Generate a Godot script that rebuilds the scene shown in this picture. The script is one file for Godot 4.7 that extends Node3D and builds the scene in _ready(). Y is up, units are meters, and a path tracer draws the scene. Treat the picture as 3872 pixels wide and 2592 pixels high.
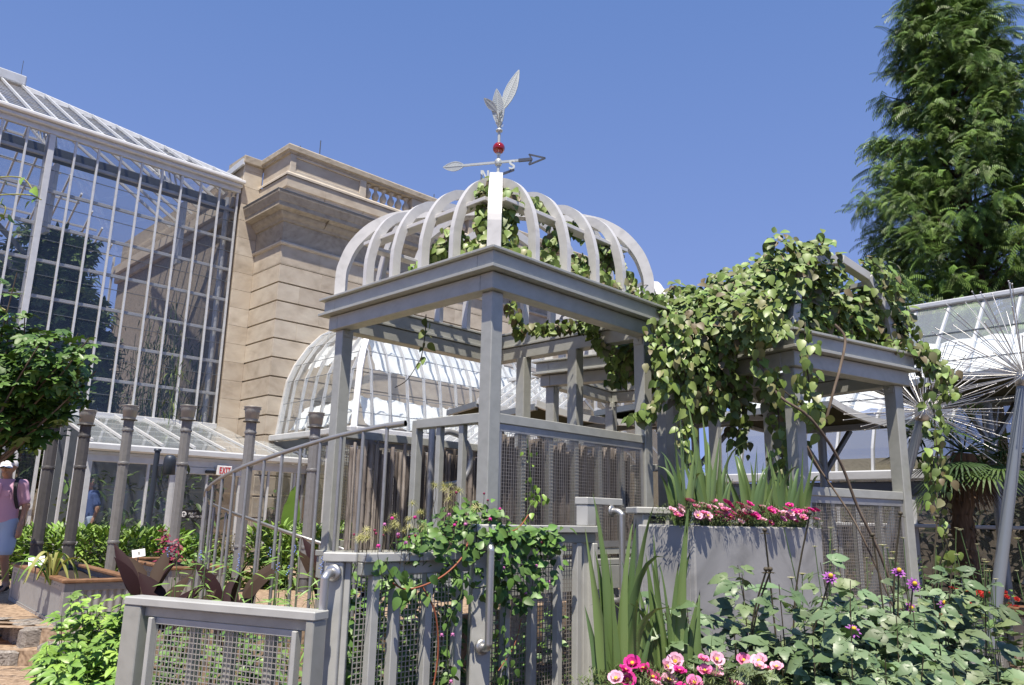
extends Node3D
# A garden court beside a conservatory: a grey metal play pavilion with a cupola and weather vane, vines, planters and glasshouses.

const UP := Vector3.UP
var rng := RandomNumberGenerator.new()
var taken := {}
var M := {}
var shared := {}

# ---------------------------------------------------------------- mesh collector
class MB:
	var v := PackedVector3Array()
	var n := PackedVector3Array()
	var c := PackedColorArray()
	var uv := PackedVector2Array()
	var ix := PackedInt32Array()
	var col := Color.WHITE
	func quad(a: Vector3, b: Vector3, d: Vector3, e: Vector3) -> void:
		var nn := (b - a).cross(d - a)
		if nn.length_squared() < 1e-16:
			nn = (d - a).cross(e - a)
		nn = nn.normalized()
		var k := v.size()
		v.append_array(PackedVector3Array([a, b, d, e]))
		n.append_array(PackedVector3Array([nn, nn, nn, nn]))
		c.append_array(PackedColorArray([col, col, col, col]))
		uv.append_array(PackedVector2Array([Vector2(0, 0), Vector2(1, 0), Vector2(1, 1), Vector2(0, 1)]))
		ix.append_array(PackedInt32Array([k, k + 2, k + 1, k, k + 3, k + 2]))
	func tri(a: Vector3, b: Vector3, d: Vector3) -> void:
		var nn := (b - a).cross(d - a).normalized()
		var k := v.size()
		v.append_array(PackedVector3Array([a, b, d]))
		n.append_array(PackedVector3Array([nn, nn, nn]))
		c.append_array(PackedColorArray([col, col, col]))
		uv.append_array(PackedVector2Array([Vector2(0, 0), Vector2(1, 0), Vector2(1, 1)]))
		ix.append_array(PackedInt32Array([k, k + 2, k + 1]))
	func poly(p: PackedVector3Array) -> void:   # convex fan
		for i in range(1, p.size() - 1):
			tri(p[0], p[i], p[i + 1])
	# a box given by a frame: centre, half axes; edges chamfered by ch
	func obox(o: Vector3, x: Vector3, y: Vector3, z: Vector3, ch := 0.0) -> void:
		if ch <= 0.0:
			var p := [o - x - y - z, o + x - y - z, o + x + y - z, o - x + y - z, o - x - y + z, o + x - y + z, o + x + y + z, o - x + y + z]
			quad(p[3], p[2], p[1], p[0]); quad(p[4], p[5], p[6], p[7])
			quad(p[0], p[1], p[5], p[4]); quad(p[2], p[3], p[7], p[6])
			quad(p[1], p[2], p[6], p[5]); quad(p[3], p[0], p[4], p[7])
			return
		var ax := [x, y, z]
		var hl := [x.length(), y.length(), z.length()]
		var un := [x / hl[0], y / hl[1], z / hl[2]]
		ch = minf(ch, 0.45 * minf(hl[0], minf(hl[1], hl[2])))
		# six faces
		for f in 3:
			var g := (f + 1) % 3
			var h := (f + 2) % 3
			var a: Vector3 = un[g] * (hl[g] - ch)
			var b: Vector3 = un[h] * (hl[h] - ch)
			for s in [1.0, -1.0]:
				var q: Vector3 = o + ax[f] * s
				if s > 0: quad(q - a - b, q + a - b, q + a + b, q - a + b)
				else: quad(q - a + b, q + a + b, q + a - b, q - a - b)
		# twelve edges
		for f in 3:
			var g := (f + 1) % 3
			var h := (f + 2) % 3
			var l: Vector3 = un[f] * (hl[f] - ch)
			for s in [1.0, -1.0]:
				for t in [1.0, -1.0]:
					var q1: Vector3 = o + ax[g] * s + un[h] * (t * (hl[h] - ch))
					var q2: Vector3 = o + ax[h] * t + un[g] * (s * (hl[g] - ch))
					if s * t > 0: quad(q1 - l, q1 + l, q2 + l, q2 - l)
					else: quad(q2 - l, q2 + l, q1 + l, q1 - l)
		for s in [1.0, -1.0]:
			for t in [1.0, -1.0]:
				for r in [1.0, -1.0]:
					var k1: Vector3 = o + x * s + un[1] * (t * (hl[1] - ch)) + un[2] * (r * (hl[2] - ch))
					var k2: Vector3 = o + y * t + un[0] * (s * (hl[0] - ch)) + un[2] * (r * (hl[2] - ch))
					var k3: Vector3 = o + z * r + un[1] * (t * (hl[1] - ch)) + un[0] * (s * (hl[0] - ch))
					if s * t * r > 0: tri(k1, k2, k3)
					else: tri(k3, k2, k1)
	func box(a: Vector3, b: Vector3, ch := 0.0) -> void:   # two opposite corners
		var h := (b - a).abs() * 0.5
		obox((a + b) * 0.5, Vector3(h.x, 0, 0), Vector3(0, h.y, 0), Vector3(0, 0, h.z), ch)
	func bar(a: Vector3, b: Vector3, w: float, h: float, up := Vector3.UP, ch := 0.0) -> void:   # w across, h along up
		var d := b - a
		var l := d.length()
		if l < 1e-5: return
		d /= l
		var s := d.cross(up)
		if s.length_squared() < 1e-6:
			s = d.cross(Vector3(0.1, 0.2, 1))
		s = s.normalized()
		var t := s.cross(d).normalized()
		obox((a + b) * 0.5, d * (l * 0.5), t * (h * 0.5), s * (w * 0.5), ch)
	func tube(p: PackedVector3Array, r, sides := 8, caps := true) -> void:
		var m := p.size()
		var k0 := v.size()
		var ref := Vector3(0.31, 0.92, 0.17)
		var d0 := (p[1] - p[0]).normalized()
		if absf(d0.dot(ref)) > 0.9: ref = Vector3(1, 0.1, 0.05)
		var s := d0.cross(ref).normalized()
		for i in m:
			var d := (p[mini(i + 1, m - 1)] - p[maxi(i - 1, 0)]).normalized()
			s = (s - d * s.dot(d)).normalized()
			var t := d.cross(s)
			var rr: float = r[i] if r is Array or r is PackedFloat32Array else r
			for j in sides:
				var a := TAU * j / sides
				var o := s * cos(a) + t * sin(a)
				v.append(p[i] + o * rr); n.append(o); c.append(col); uv.append(Vector2(float(j) / sides, float(i)))
		for i in m - 1:
			for j in sides:
				var a := k0 + i * sides + j
				var b := k0 + i * sides + (j + 1) % sides
				ix.append_array(PackedInt32Array([a, a + sides, b, b, a + sides, b + sides]))
		if caps:
			for e in 2:
				var i := 0 if e == 0 else m - 1
				var nn := (p[0] - p[1]).normalized() if e == 0 else (p[m - 1] - p[m - 2]).normalized()
				var kc := v.size()
				v.append(p[i]); n.append(nn); c.append(col); uv.append(Vector2(0.5, 0.5))
				for j in sides:
					v.append(v[k0 + i * sides + j]); n.append(nn); c.append(col); uv.append(Vector2(0.5, 0.5))
				for j in sides:
					ix.append_array(PackedInt32Array([kc, kc + 1 + j, kc + 1 + (j + 1) % sides] if e == 1 else [kc, kc + 1 + (j + 1) % sides, kc + 1 + j]))
	func lathe(o: Vector3, axis: Vector3, prof: Array, sides := 16) -> void:   # prof: [[r, h], ...]
		var ref := Vector3(1, 0.05, 0.02) if absf(axis.y) > 0.8 else Vector3.UP
		var s := axis.cross(ref).normalized()
		var t := axis.cross(s)
		var k0 := v.size()
		var m := prof.size()
		for i in m:
			var p0: Array = prof[maxi(i - 1, 0)]
			var p1: Array = prof[mini(i + 1, m - 1)]
			var dr: float = p1[0] - p0[0]
			var dh: float = p1[1] - p0[1]
			for j in sides:
				var a := TAU * j / sides
				var rad := s * cos(a) + t * sin(a)
				v.append(o + rad * prof[i][0] + axis * prof[i][1])
				n.append((rad * dh - axis * dr).normalized()); c.append(col); uv.append(Vector2(float(j) / sides, float(i) / m))
		for i in m - 1:
			for j in sides:
				var a := k0 + i * sides + j
				var b := k0 + i * sides + (j + 1) % sides
				ix.append_array(PackedInt32Array([a, a + sides, b, b, a + sides, b + sides]))
	func ball(o: Vector3, r: float, sides := 12, rings := 8, sq := Vector3.ONE) -> void:
		var k0 := v.size()
		for i in rings + 1:
			var th := PI * i / rings
			for j in sides:
				var a := TAU * j / sides
				var d := Vector3(sin(th) * cos(a), cos(th), sin(th) * sin(a))
				v.append(o + d * r * sq); n.append((d / sq).normalized()); c.append(col); uv.append(Vector2(float(j) / sides, float(i) / rings))
		for i in rings:
			for j in sides:
				var a := k0 + i * sides + j
				var b := k0 + i * sides + (j + 1) % sides
				ix.append_array(PackedInt32Array([a, a + sides, b, b, a + sides, b + sides]))
	# a smooth sheet from rows of points
	func sheet(rows: Array) -> void:
		var m: int = rows.size()
		var w: int = rows[0].size()
		var k0 := v.size()
		for i in m:
			for j in w:
				var dx: Vector3 = rows[i][mini(j + 1, w - 1)] - rows[i][maxi(j - 1, 0)]
				var dy: Vector3 = rows[mini(i + 1, m - 1)][j] - rows[maxi(i - 1, 0)][j]
				v.append(rows[i][j]); n.append(dy.cross(dx).normalized()); c.append(col); uv.append(Vector2(float(j) / (w - 1), float(i) / (m - 1)))
		for i in m - 1:
			for j in w - 1:
				var a := k0 + i * w + j
				ix.append_array(PackedInt32Array([a, a + 1, a + w, a + 1, a + w + 1, a + w]))
	func mesh() -> ArrayMesh:
		var a := []
		a.resize(Mesh.ARRAY_MAX)
		a[Mesh.ARRAY_VERTEX] = v
		a[Mesh.ARRAY_NORMAL] = n
		a[Mesh.ARRAY_COLOR] = c
		a[Mesh.ARRAY_TEX_UV] = uv
		a[Mesh.ARRAY_INDEX] = ix
		var m := ArrayMesh.new()
		m.add_surface_from_arrays(Mesh.PRIMITIVE_TRIANGLES, a)
		return m

# ---------------------------------------------------------------- scene helpers
func numbered(s: String) -> String:
	if not taken.has(s):
		taken[s] = 0
		return s
	taken[s] += 1
	return "%s_%03d" % [s, taken[s]]

func tag(o: Node, label: String, category: String, group := "", kind := "") -> Node:
	if label: o.set_meta("label", label)
	if category: o.set_meta("category", category)
	if group: o.set_meta("group", group)
	if kind: o.set_meta("kind", kind)
	return o

func thing(called: String, label: String, category: String, at := Vector3.ZERO, turn := 0.0, group := "") -> Node3D:
	var o := Node3D.new()
	o.name = numbered(called)
	add_child(o)
	o.position = at
	o.rotation.y = turn
	tag(o, label, category, group)
	return o

func part(mb, called: String, mat: Material, parent: Node) -> MeshInstance3D:
	var o := MeshInstance3D.new()
	o.name = called
	o.mesh = mb.mesh() if mb is MB else mb
	o.material_override = mat
	parent.add_child(o, true)
	return o

func solo(mb: MB, called: String, mat: Material, label: String, category: String, group := "", kind := "") -> MeshInstance3D:
	var o := MeshInstance3D.new()
	o.name = numbered(called)
	o.mesh = mb.mesh()
	o.material_override = mat
	add_child(o)
	tag(o, label, category, group, kind)
	return o

func place(mesh: Mesh, called: String, mat: Material, parent: Node, xf: Transform3D) -> MeshInstance3D:
	var o := MeshInstance3D.new()
	o.name = called
	o.mesh = mesh
	o.material_override = mat
	o.transform = xf
	parent.add_child(o, true)
	return o

func scatter(mesh: Mesh, called: String, mat: Material, parent: Node, xfs: Array, cols: Array) -> void:
	if xfs.is_empty(): return
	var mm := MultiMesh.new()
	mm.transform_format = MultiMesh.TRANSFORM_3D
	mm.use_colors = true
	mm.mesh = mesh
	mm.instance_count = xfs.size()
	for i in xfs.size():
		mm.set_instance_transform(i, xfs[i])
		mm.set_instance_color(i, cols[i % cols.size()])
	var o := MultiMeshInstance3D.new()
	o.name = called
	o.multimesh = mm
	o.material_override = mat
	o.set_meta("kind", "stuff")
	parent.add_child(o, true)

# leaves: the ones nearest the visitor stand as parts of their own, the rest as one mass
func leaves(mesh: Mesh, parent: Node, xfs: Array, cols: Array, mats: Array, single: int, called := "leaf", massed := "foliage") -> void:
	var far := []
	var order := []
	for i in xfs.size():
		order.append([(parent.transform * xfs[i].origin - Vector3(0, 1.6, 0)).length(), i])
	order.sort_custom(func(a, b): return a[0] < b[0])
	for k in order.size():
		var xf: Transform3D = xfs[order[k][1]]
		if k < single: place(mesh, called, mats[k % mats.size()], parent, xf)
		else: far.append(xf)
	scatter(mesh, massed, M.leaf_mass, parent, far, cols)

func rnd(a: float, b: float) -> float:
	return rng.randf_range(a, b)

func rv(s: float) -> Vector3:
	return Vector3(rnd(-s, s), rnd(-s, s), rnd(-s, s))

func lin(r: float, g: float, b: float) -> Color:   # real-world base colour to the sRGB value that albedo wants
	return Color(r, g, b).linear_to_srgb()

func smooth_path(p: Array, steps := 6) -> PackedVector3Array:
	var out := PackedVector3Array()
	for i in p.size() - 1:
		var a: Vector3 = p[maxi(i - 1, 0)]
		var b: Vector3 = p[i]
		var cc: Vector3 = p[i + 1]
		var d: Vector3 = p[mini(i + 2, p.size() - 1)]
		for k in steps:
			out.append(b.cubic_interpolate(cc, a, d, float(k) / steps))
	out.append(p[-1])
	return out

# ---------------------------------------------------------------- materials
func noise_tex(freq: float, seed_: int, ramp: Array, size := 512, octaves := 4, stretch := false, kind := FastNoiseLite.TYPE_SIMPLEX_SMOOTH) -> ImageTexture:
	var f := FastNoiseLite.new()
	f.seed = seed_
	f.noise_type = kind
	f.frequency = freq
	f.fractal_octaves = octaves
	var im := Image.create(size, size, false, Image.FORMAT_RGB8)
	var g := Gradient.new()
	g.offsets = PackedFloat32Array()
	g.colors = PackedColorArray()
	var off := PackedFloat32Array()
	var cl := PackedColorArray()
	for r in ramp:
		off.append(r[0]); cl.append(r[1])
	g.offsets = off
	g.colors = cl
	for y in size:
		for x in size:
			# wrap by laying the plane on a torus in noise space
			var ax := TAU * x / size
			var ay := TAU * y / size
			var rr := size / TAU
			var ry := rr * (0.15 if stretch else 1.0)
			var s := f.get_noise_3d(cos(ax) * rr + cos(ay) * ry * 0.37, sin(ax) * rr + sin(ay) * ry * 0.93, cos(ay) * ry * 0.93 - sin(ay) * ry * 0.37)
			im.set_pixel(x, y, g.sample(clampf(0.5 + s * 0.75, 0.0, 1.0)))
	return ImageTexture.create_from_image(im)

func mat(name_: String, col: Color, rough := 0.7, metal := 0.0) -> StandardMaterial3D:
	var m := StandardMaterial3D.new()
	m.resource_name = name_
	m.albedo_color = col
	m.roughness = rough
	m.metallic = metal
	m.cull_mode = BaseMaterial3D.CULL_DISABLED
	M[name_] = m
	return m

func tex_mat(name_: String, tex: Texture2D, scale: float, rough := 0.7, metal := 0.0, tint := Color.WHITE) -> StandardMaterial3D:
	var m := mat(name_, tint, rough, metal)
	m.albedo_texture = tex
	m.uv1_triplanar = true
	m.uv1_world_triplanar = true
	m.uv1_scale = Vector3.ONE * scale
	return m

func bump(m: StandardMaterial3D, tex: Texture2D, depth: float) -> void:
	var im: Image = tex.get_image().duplicate()
	im.bump_map_to_normal_map(4.0)
	m.normal_enabled = true
	m.normal_texture = ImageTexture.create_from_image(im)
	m.normal_scale = depth

func leaf_mat(name_: String, col: Color, rough := 0.5, through := 0.35) -> StandardMaterial3D:
	var m := mat(name_, col, rough)
	m.backlight_enabled = true
	m.backlight = Color(col.r * through * 1.3, col.g * through * 1.5, col.b * through * 0.6)
	return m

func glass_mat(name_: String, col: Color, alpha: float, rough := 0.03) -> StandardMaterial3D:
	var m := mat(name_, Color(col.r, col.g, col.b, alpha), rough)
	m.transparency = BaseMaterial3D.TRANSPARENCY_ALPHA
	return m

func build_materials() -> void:
	var g1 := noise_tex(0.03, 3, [[0.0, Color(0.90, 0.90, 0.895)], [0.5, Color(0.97, 0.97, 0.97)], [1.0, Color(1, 1, 1)]], 256)
	var fine := noise_tex(0.22, 5, [[0.0, Color(0.72, 0.72, 0.72)], [1.0, Color(1, 1, 1)]], 256, 3)
	tex_mat("galv", g1, 1.3, 0.42, 0.25, lin(0.47, 0.475, 0.43))
	tex_mat("galv_light", g1, 0.9, 0.45, 0.15, lin(0.56, 0.56, 0.525))
	tex_mat("rail_steel", g1, 1.7, 0.36, 0.55, lin(0.43, 0.425, 0.41))
	mat("brushed", lin(0.62, 0.61, 0.585), 0.38, 0.85)
	mat("wire", lin(0.33, 0.30, 0.27), 0.45, 0.5)
	mat("wire_light", lin(0.52, 0.50, 0.47), 0.4, 0.5)
	tex_mat("cupola_white", g1, 1.1, 0.4, 0.1, lin(0.70, 0.69, 0.67))
	tex_mat("greenhouse_frame", g1, 0.7, 0.4, 0.2, lin(0.68, 0.69, 0.69))
	tex_mat("frame_dark", g1, 0.7, 0.45, 0.3, lin(0.13, 0.145, 0.16))
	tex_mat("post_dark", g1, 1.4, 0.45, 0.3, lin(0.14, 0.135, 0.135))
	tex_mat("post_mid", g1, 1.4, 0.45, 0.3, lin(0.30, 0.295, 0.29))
	mat("vane_silver", lin(0.55, 0.58, 0.56), 0.45, 0.35)
	mat("vane_dark", lin(0.12, 0.13, 0.15), 0.4, 0.5)
	glass_mat("pane", lin(0.75, 0.82, 0.86), 0.10)
	glass_mat("pane_tinted", lin(0.03, 0.045, 0.07), 0.27)
	glass_mat("pane_roof", lin(0.16, 0.22, 0.32), 0.42)
	glass_mat("pane_hazy", lin(0.72, 0.78, 0.80), 0.22)
	glass_mat("pane_dusty", lin(0.20, 0.19, 0.13), 0.5, 0.12)
	var red := mat("red_glass", Color(lin(0.30, 0.004, 0.006), 0.35), 0.04)
	red.clearcoat_enabled = true
	red.clearcoat_roughness = 0.02
	# limestone: blotches, fine grain, dark rain streaks
	var st := noise_tex(0.018, 11, [[0.0, Color(0.80, 0.78, 0.75)], [0.35, Color(0.92, 0.90, 0.88)], [0.6, Color(0.97, 0.96, 0.95)], [1.0, Color(1.0, 1.0, 0.99)]], 512, 5)
	var lime := tex_mat("limestone", st, 0.22, 0.88, 0.0, lin(0.585, 0.525, 0.43))
	bump(lime, noise_tex(0.1, 8, [[0.0, Color.BLACK], [1.0, Color.WHITE]], 256, 5), 0.07)
	var lime2 := tex_mat("limestone_dark", st, 0.31, 0.9, 0.0, lin(0.52, 0.46, 0.375))
	lime2.normal_enabled = true; lime2.normal_texture = lime.normal_texture; lime2.normal_scale = 0.07
	var lime3 := tex_mat("limestone_pale", st, 0.27, 0.88, 0.0, lin(0.645, 0.59, 0.495))
	lime3.normal_enabled = true; lime3.normal_texture = lime.normal_texture; lime3.normal_scale = 0.07
	var stain := noise_tex(0.03, 21, [[0.0, Color(0.66, 0.65, 0.64)], [0.3, Color(0.86, 0.845, 0.82)], [0.7, Color(0.95, 0.94, 0.92)], [1.0, Color(1, 0.99, 0.98)]], 512, 5)
	tex_mat("limestone_stained", stain, 0.35, 0.9, 0.0, lin(0.50, 0.45, 0.375))
	var mortar := tex_mat("mortar", st, 0.5, 0.95, 0.0, lin(0.36, 0.30, 0.23)); mortar.roughness = 0.95
	var brick := tex_mat("inner_brick", stain, 0.8, 0.9, 0.0, lin(0.40, 0.35, 0.285)); brick.roughness = 0.9
	# concrete planter
	var cn := noise_tex(0.02, 31, [[0.0, Color(0.80, 0.80, 0.80)], [0.5, Color(0.95, 0.95, 0.95)], [1.0, Color(1, 1, 1)]], 256, 5)
	var con := tex_mat("concrete", cn, 0.8, 0.75, 0.0, lin(0.41, 0.405, 0.39)); bump(con, fine, 0.08)
	# ground
	var gn := noise_tex(0.06, 41, [[0.0, Color(0.55, 0.5, 0.45)], [0.5, Color(0.85, 0.8, 0.74)], [1.0, Color(1, 0.97, 0.92)]], 512, 5)
	var gr := tex_mat("ground_soil", gn, 0.5, 0.95, 0.0, lin(0.075, 0.058, 0.042)); bump(gr, gn, 0.8)
	var pv := tex_mat("paving", gn, 0.6, 0.85, 0.0, lin(0.52, 0.42, 0.33)); bump(pv, fine, 0.15)
	var pv2 := tex_mat("paving_grey", gn, 0.6, 0.85, 0.0, lin(0.34, 0.31, 0.29)); bump(pv2, fine, 0.15)
	var gran := tex_mat("granite", noise_tex(0.12, 43, [[0.0, Color(0.35, 0.33, 0.32)], [0.45, Color(0.8, 0.78, 0.75)], [1.0, Color(1, 0.99, 0.97)]], 256, 4), 1.1, 0.9, 0.0, lin(0.45, 0.425, 0.40)); bump(gran, fine, 0.9)
	var soil := tex_mat("soil", gn, 1.4, 1.0, 0.0, lin(0.055, 0.042, 0.032)); bump(soil, fine, 1.0)
	var mulch := tex_mat("mulch", gn, 2.0, 1.0, 0.0, lin(0.15, 0.10, 0.07)); bump(mulch, fine, 1.0)
	# corrugated planter and its timber rim
	tex_mat("zinc", g1, 1.0, 0.45, 0.35, lin(0.40, 0.395, 0.38))
	var wood := noise_tex(0.05, 51, [[0.0, Color(0.62, 0.55, 0.48)], [1.0, Color(1, 0.97, 0.93)]], 256, 4, true)
	tex_mat("rim_wood", wood, 1.2, 0.65, 0.0, lin(0.36, 0.215, 0.125))
	# bamboo culms
	var bam := noise_tex(0.09, 61, [[0.0, Color(0.58, 0.55, 0.52)], [0.6, Color(0.92, 0.9, 0.88)], [1.0, Color(1, 1, 1)]], 256, 4, true)
	tex_mat("bamboo", bam, 1.1, 0.7, 0.0, lin(0.34, 0.305, 0.285))
	tex_mat("bamboo_dark", bam, 1.3, 0.75, 0.0, lin(0.15, 0.13, 0.12))
	tex_mat("bamboo_pale", bam, 1.2, 0.7, 0.0, lin(0.43, 0.39, 0.36))
	tex_mat("bark", wood, 1.0, 0.95, 0.0, lin(0.15, 0.11, 0.08))
	tex_mat("bark_grey", wood, 1.6, 0.95, 0.0, lin(0.22, 0.19, 0.165))
	tex_mat("palm_fibre", wood, 2.5, 1.0, 0.0, lin(0.20, 0.15, 0.11))
	mat("stem_green", lin(0.10, 0.16, 0.05), 0.6)
	mat("stem_red", lin(0.32, 0.10, 0.05), 0.6)
	mat("stem_dark", lin(0.075, 0.06, 0.035), 0.65)
	mat("canvas_olive", lin(0.035, 0.034, 0.011), 0.95)
	var cl := leaf_mat("shade_cloth", lin(0.78, 0.82, 0.83), 0.8, 0.25)
	cl.roughness = 0.85
	mat("black", lin(0.016, 0.016, 0.018), 0.45)
	mat("black_gloss", lin(0.012, 0.012, 0.016), 0.15)
	mat("navy_metal", lin(0.045, 0.055, 0.075), 0.45, 0.3)
	mat("white_paint", lin(0.78, 0.78, 0.77), 0.5)
	mat("sign_red", lin(0.55, 0.03, 0.03), 0.5)
	mat("cream_panel", lin(0.62, 0.56, 0.44), 0.7)
	mat("pole_grey", lin(0.27, 0.30, 0.33), 0.4, 0.35)
	var lm := mat("leaf_mass", Color.WHITE, 0.5)
	lm.vertex_color_use_as_albedo = true
	lm.backlight_enabled = true
	lm.backlight = Color(0.10, 0.13, 0.03)
	for a in [["vine_a", 0.16, 0.235, 0.05], ["vine_b", 0.22, 0.29, 0.075], ["vine_c", 0.11, 0.175, 0.04], ["vine_d", 0.24, 0.24, 0.10],
			["glad_a", 0.13, 0.20, 0.065], ["glad_b", 0.17, 0.245, 0.08], ["glad_c", 0.095, 0.16, 0.055],
			["dahlia_a", 0.14, 0.205, 0.10], ["dahlia_b", 0.18, 0.25, 0.13], ["dahlia_c", 0.105, 0.165, 0.07],
			["clem_a", 0.11, 0.21, 0.045], ["clem_b", 0.15, 0.26, 0.06], ["clem_c", 0.075, 0.15, 0.035],
			["fig_a", 0.10, 0.19, 0.035], ["fig_b", 0.07, 0.14, 0.03], ["herb_a", 0.22, 0.36, 0.06], ["herb_b", 0.17, 0.30, 0.055],
			["banana", 0.20, 0.32, 0.06], ["palm_a", 0.045, 0.085, 0.03], ["palm_b", 0.07, 0.12, 0.03]]:
		leaf_mat(a[0], lin(a[1], a[2], a[3]), 0.42)
	leaf_mat("canna_a", lin(0.030, 0.014, 0.016), 0.4, 0.2)
	leaf_mat("canna_b", lin(0.055, 0.036, 0.026), 0.4, 0.2)
	M.canna_a.roughness = 0.65
	M.canna_b.roughness = 0.65
	M.canna_a.metallic_specular = 0.25
	M.canna_b.metallic_specular = 0.25
	leaf_mat("dry_leaf", lin(0.13, 0.075, 0.05), 0.7)
	leaf_mat("wilted", lin(0.33, 0.33, 0.10), 0.6)
	leaf_mat("magenta", lin(0.62, 0.03, 0.28), 0.6)
	leaf_mat("rose_pink", lin(0.78, 0.24, 0.48), 0.6)
	leaf_mat("pale_pink", lin(0.82, 0.48, 0.62), 0.6)
	leaf_mat("purple", lin(0.36, 0.10, 0.42), 0.6)
	leaf_mat("wine", lin(0.22, 0.015, 0.06), 0.5)
	leaf_mat("clem_pink", lin(0.60, 0.20, 0.45), 0.5)
	leaf_mat("seed_gold", lin(0.50, 0.47, 0.22), 0.7)
	leaf_mat("cream", lin(0.72, 0.68, 0.40), 0.7)
	leaf_mat("yellow", lin(0.70, 0.48, 0.03), 0.6)
	leaf_mat("blue_flower", lin(0.20, 0.28, 0.62), 0.6)
	leaf_mat("violet_dark", lin(0.05, 0.03, 0.12), 0.6)
	leaf_mat("red_flower", lin(0.50, 0.03, 0.02), 0.6)
	leaf_mat("amaranth", lin(0.20, 0.015, 0.045), 0.6)

# ---------------------------------------------------------------- the scene
func _ready() -> void:
	rng.seed = 20260
	# camera: eye height 1.6 m, tilted up, slightly rolled
	var cam := Camera3D.new()
	cam.name = "camera"
	cam.fov = 47.39
	cam.near = 0.05
	cam.far = 900.0
	cam.basis = Basis(Vector3.RIGHT, deg_to_rad(12.65)) * Basis(Vector3.BACK, deg_to_rad(1.235))
	cam.position = Vector3(0, 1.6, 0)
	add_child(cam)
	cam.current = true
	# clear early-summer sky
	var env := Environment.new()
	env.background_mode = Environment.BG_SKY
	var sky := Sky.new()
	var sm := ProceduralSkyMaterial.new()
	sm.sky_top_color = Color(0.295, 0.42, 0.635)
	sm.sky_horizon_color = Color(0.53, 0.605, 0.815)
	sm.sky_curve = 0.30
	sm.ground_bottom_color = Color(0.30, 0.28, 0.25)
	sm.ground_horizon_color = Color(0.55, 0.58, 0.62)
	sm.sun_angle_max = 1.0
	sky.sky_material = sm
	env.sky = sky
	env.tonemap_mode = Environment.TONE_MAPPER_LINEAR
	env.tonemap_exposure = 1.45
	env.sdfgi_enabled = true
	env.ssao_enabled = true
	env.ssil_enabled = true
	var we := WorldEnvironment.new()
	we.name = "world"
	we.environment = env
	add_child(we)
	# high sun behind the visitor
	var sun := DirectionalLight3D.new()
	sun.name = "sun"
	sun.light_energy = 1.5
	sun.light_color = Color(1.0, 0.965, 0.91)
	sun.light_angular_distance = 0.53
	sun.shadow_enabled = true
	add_child(sun)
	sun.look_at_from_position(Vector3(-0.03, 0.915, 0.404) * 50.0, Vector3.ZERO, Vector3.UP)
	build_materials()
	build_ground()
	build_conservatory()
	build_stone_building()
	build_entrance_house()
	build_curved_glasshouse()
	build_court_glasshouse()
	build_pavilions()
	build_fences()
	build_stair_rail()
	build_posts()
	build_planters()
	build_court_features()
	rng.seed = 501
	build_plants()
	rng.seed = 502
	build_vines()
	rng.seed = 503
	build_people()
	rng.seed = 504
	build_trees()

# ---------------------------------------------------------------- ground
const YB := 44.5      # turn of the buildings round the court
const YG := 45.7      # turn of the play pavilion and its fence

func W(u: float, y: float, v: float) -> Vector3:   # court grid: u to the right and back, v to the left and back
	return Vector3(u, y, -v)

func structure(mb: MB, called: String, m: Material) -> MeshInstance3D:
	var o := solo(mb, called, m, "", "", "", "structure")
	return o

func slab(poly: Array, y0: float, y1: float, mb: MB) -> void:   # plan polygon (x, z), counter-clockwise seen from above
	var top := PackedVector3Array()
	for p in poly: top.append(Vector3(p[0], y1, p[1]))
	mb.poly(top)
	for i in poly.size():
		var a: Array = poly[i]
		var b: Array = poly[(i + 1) % poly.size()]
		mb.quad(Vector3(a[0], y0, a[1]), Vector3(b[0], y0, b[1]), Vector3(b[0], y1, b[1]), Vector3(a[0], y1, a[1]))

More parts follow.
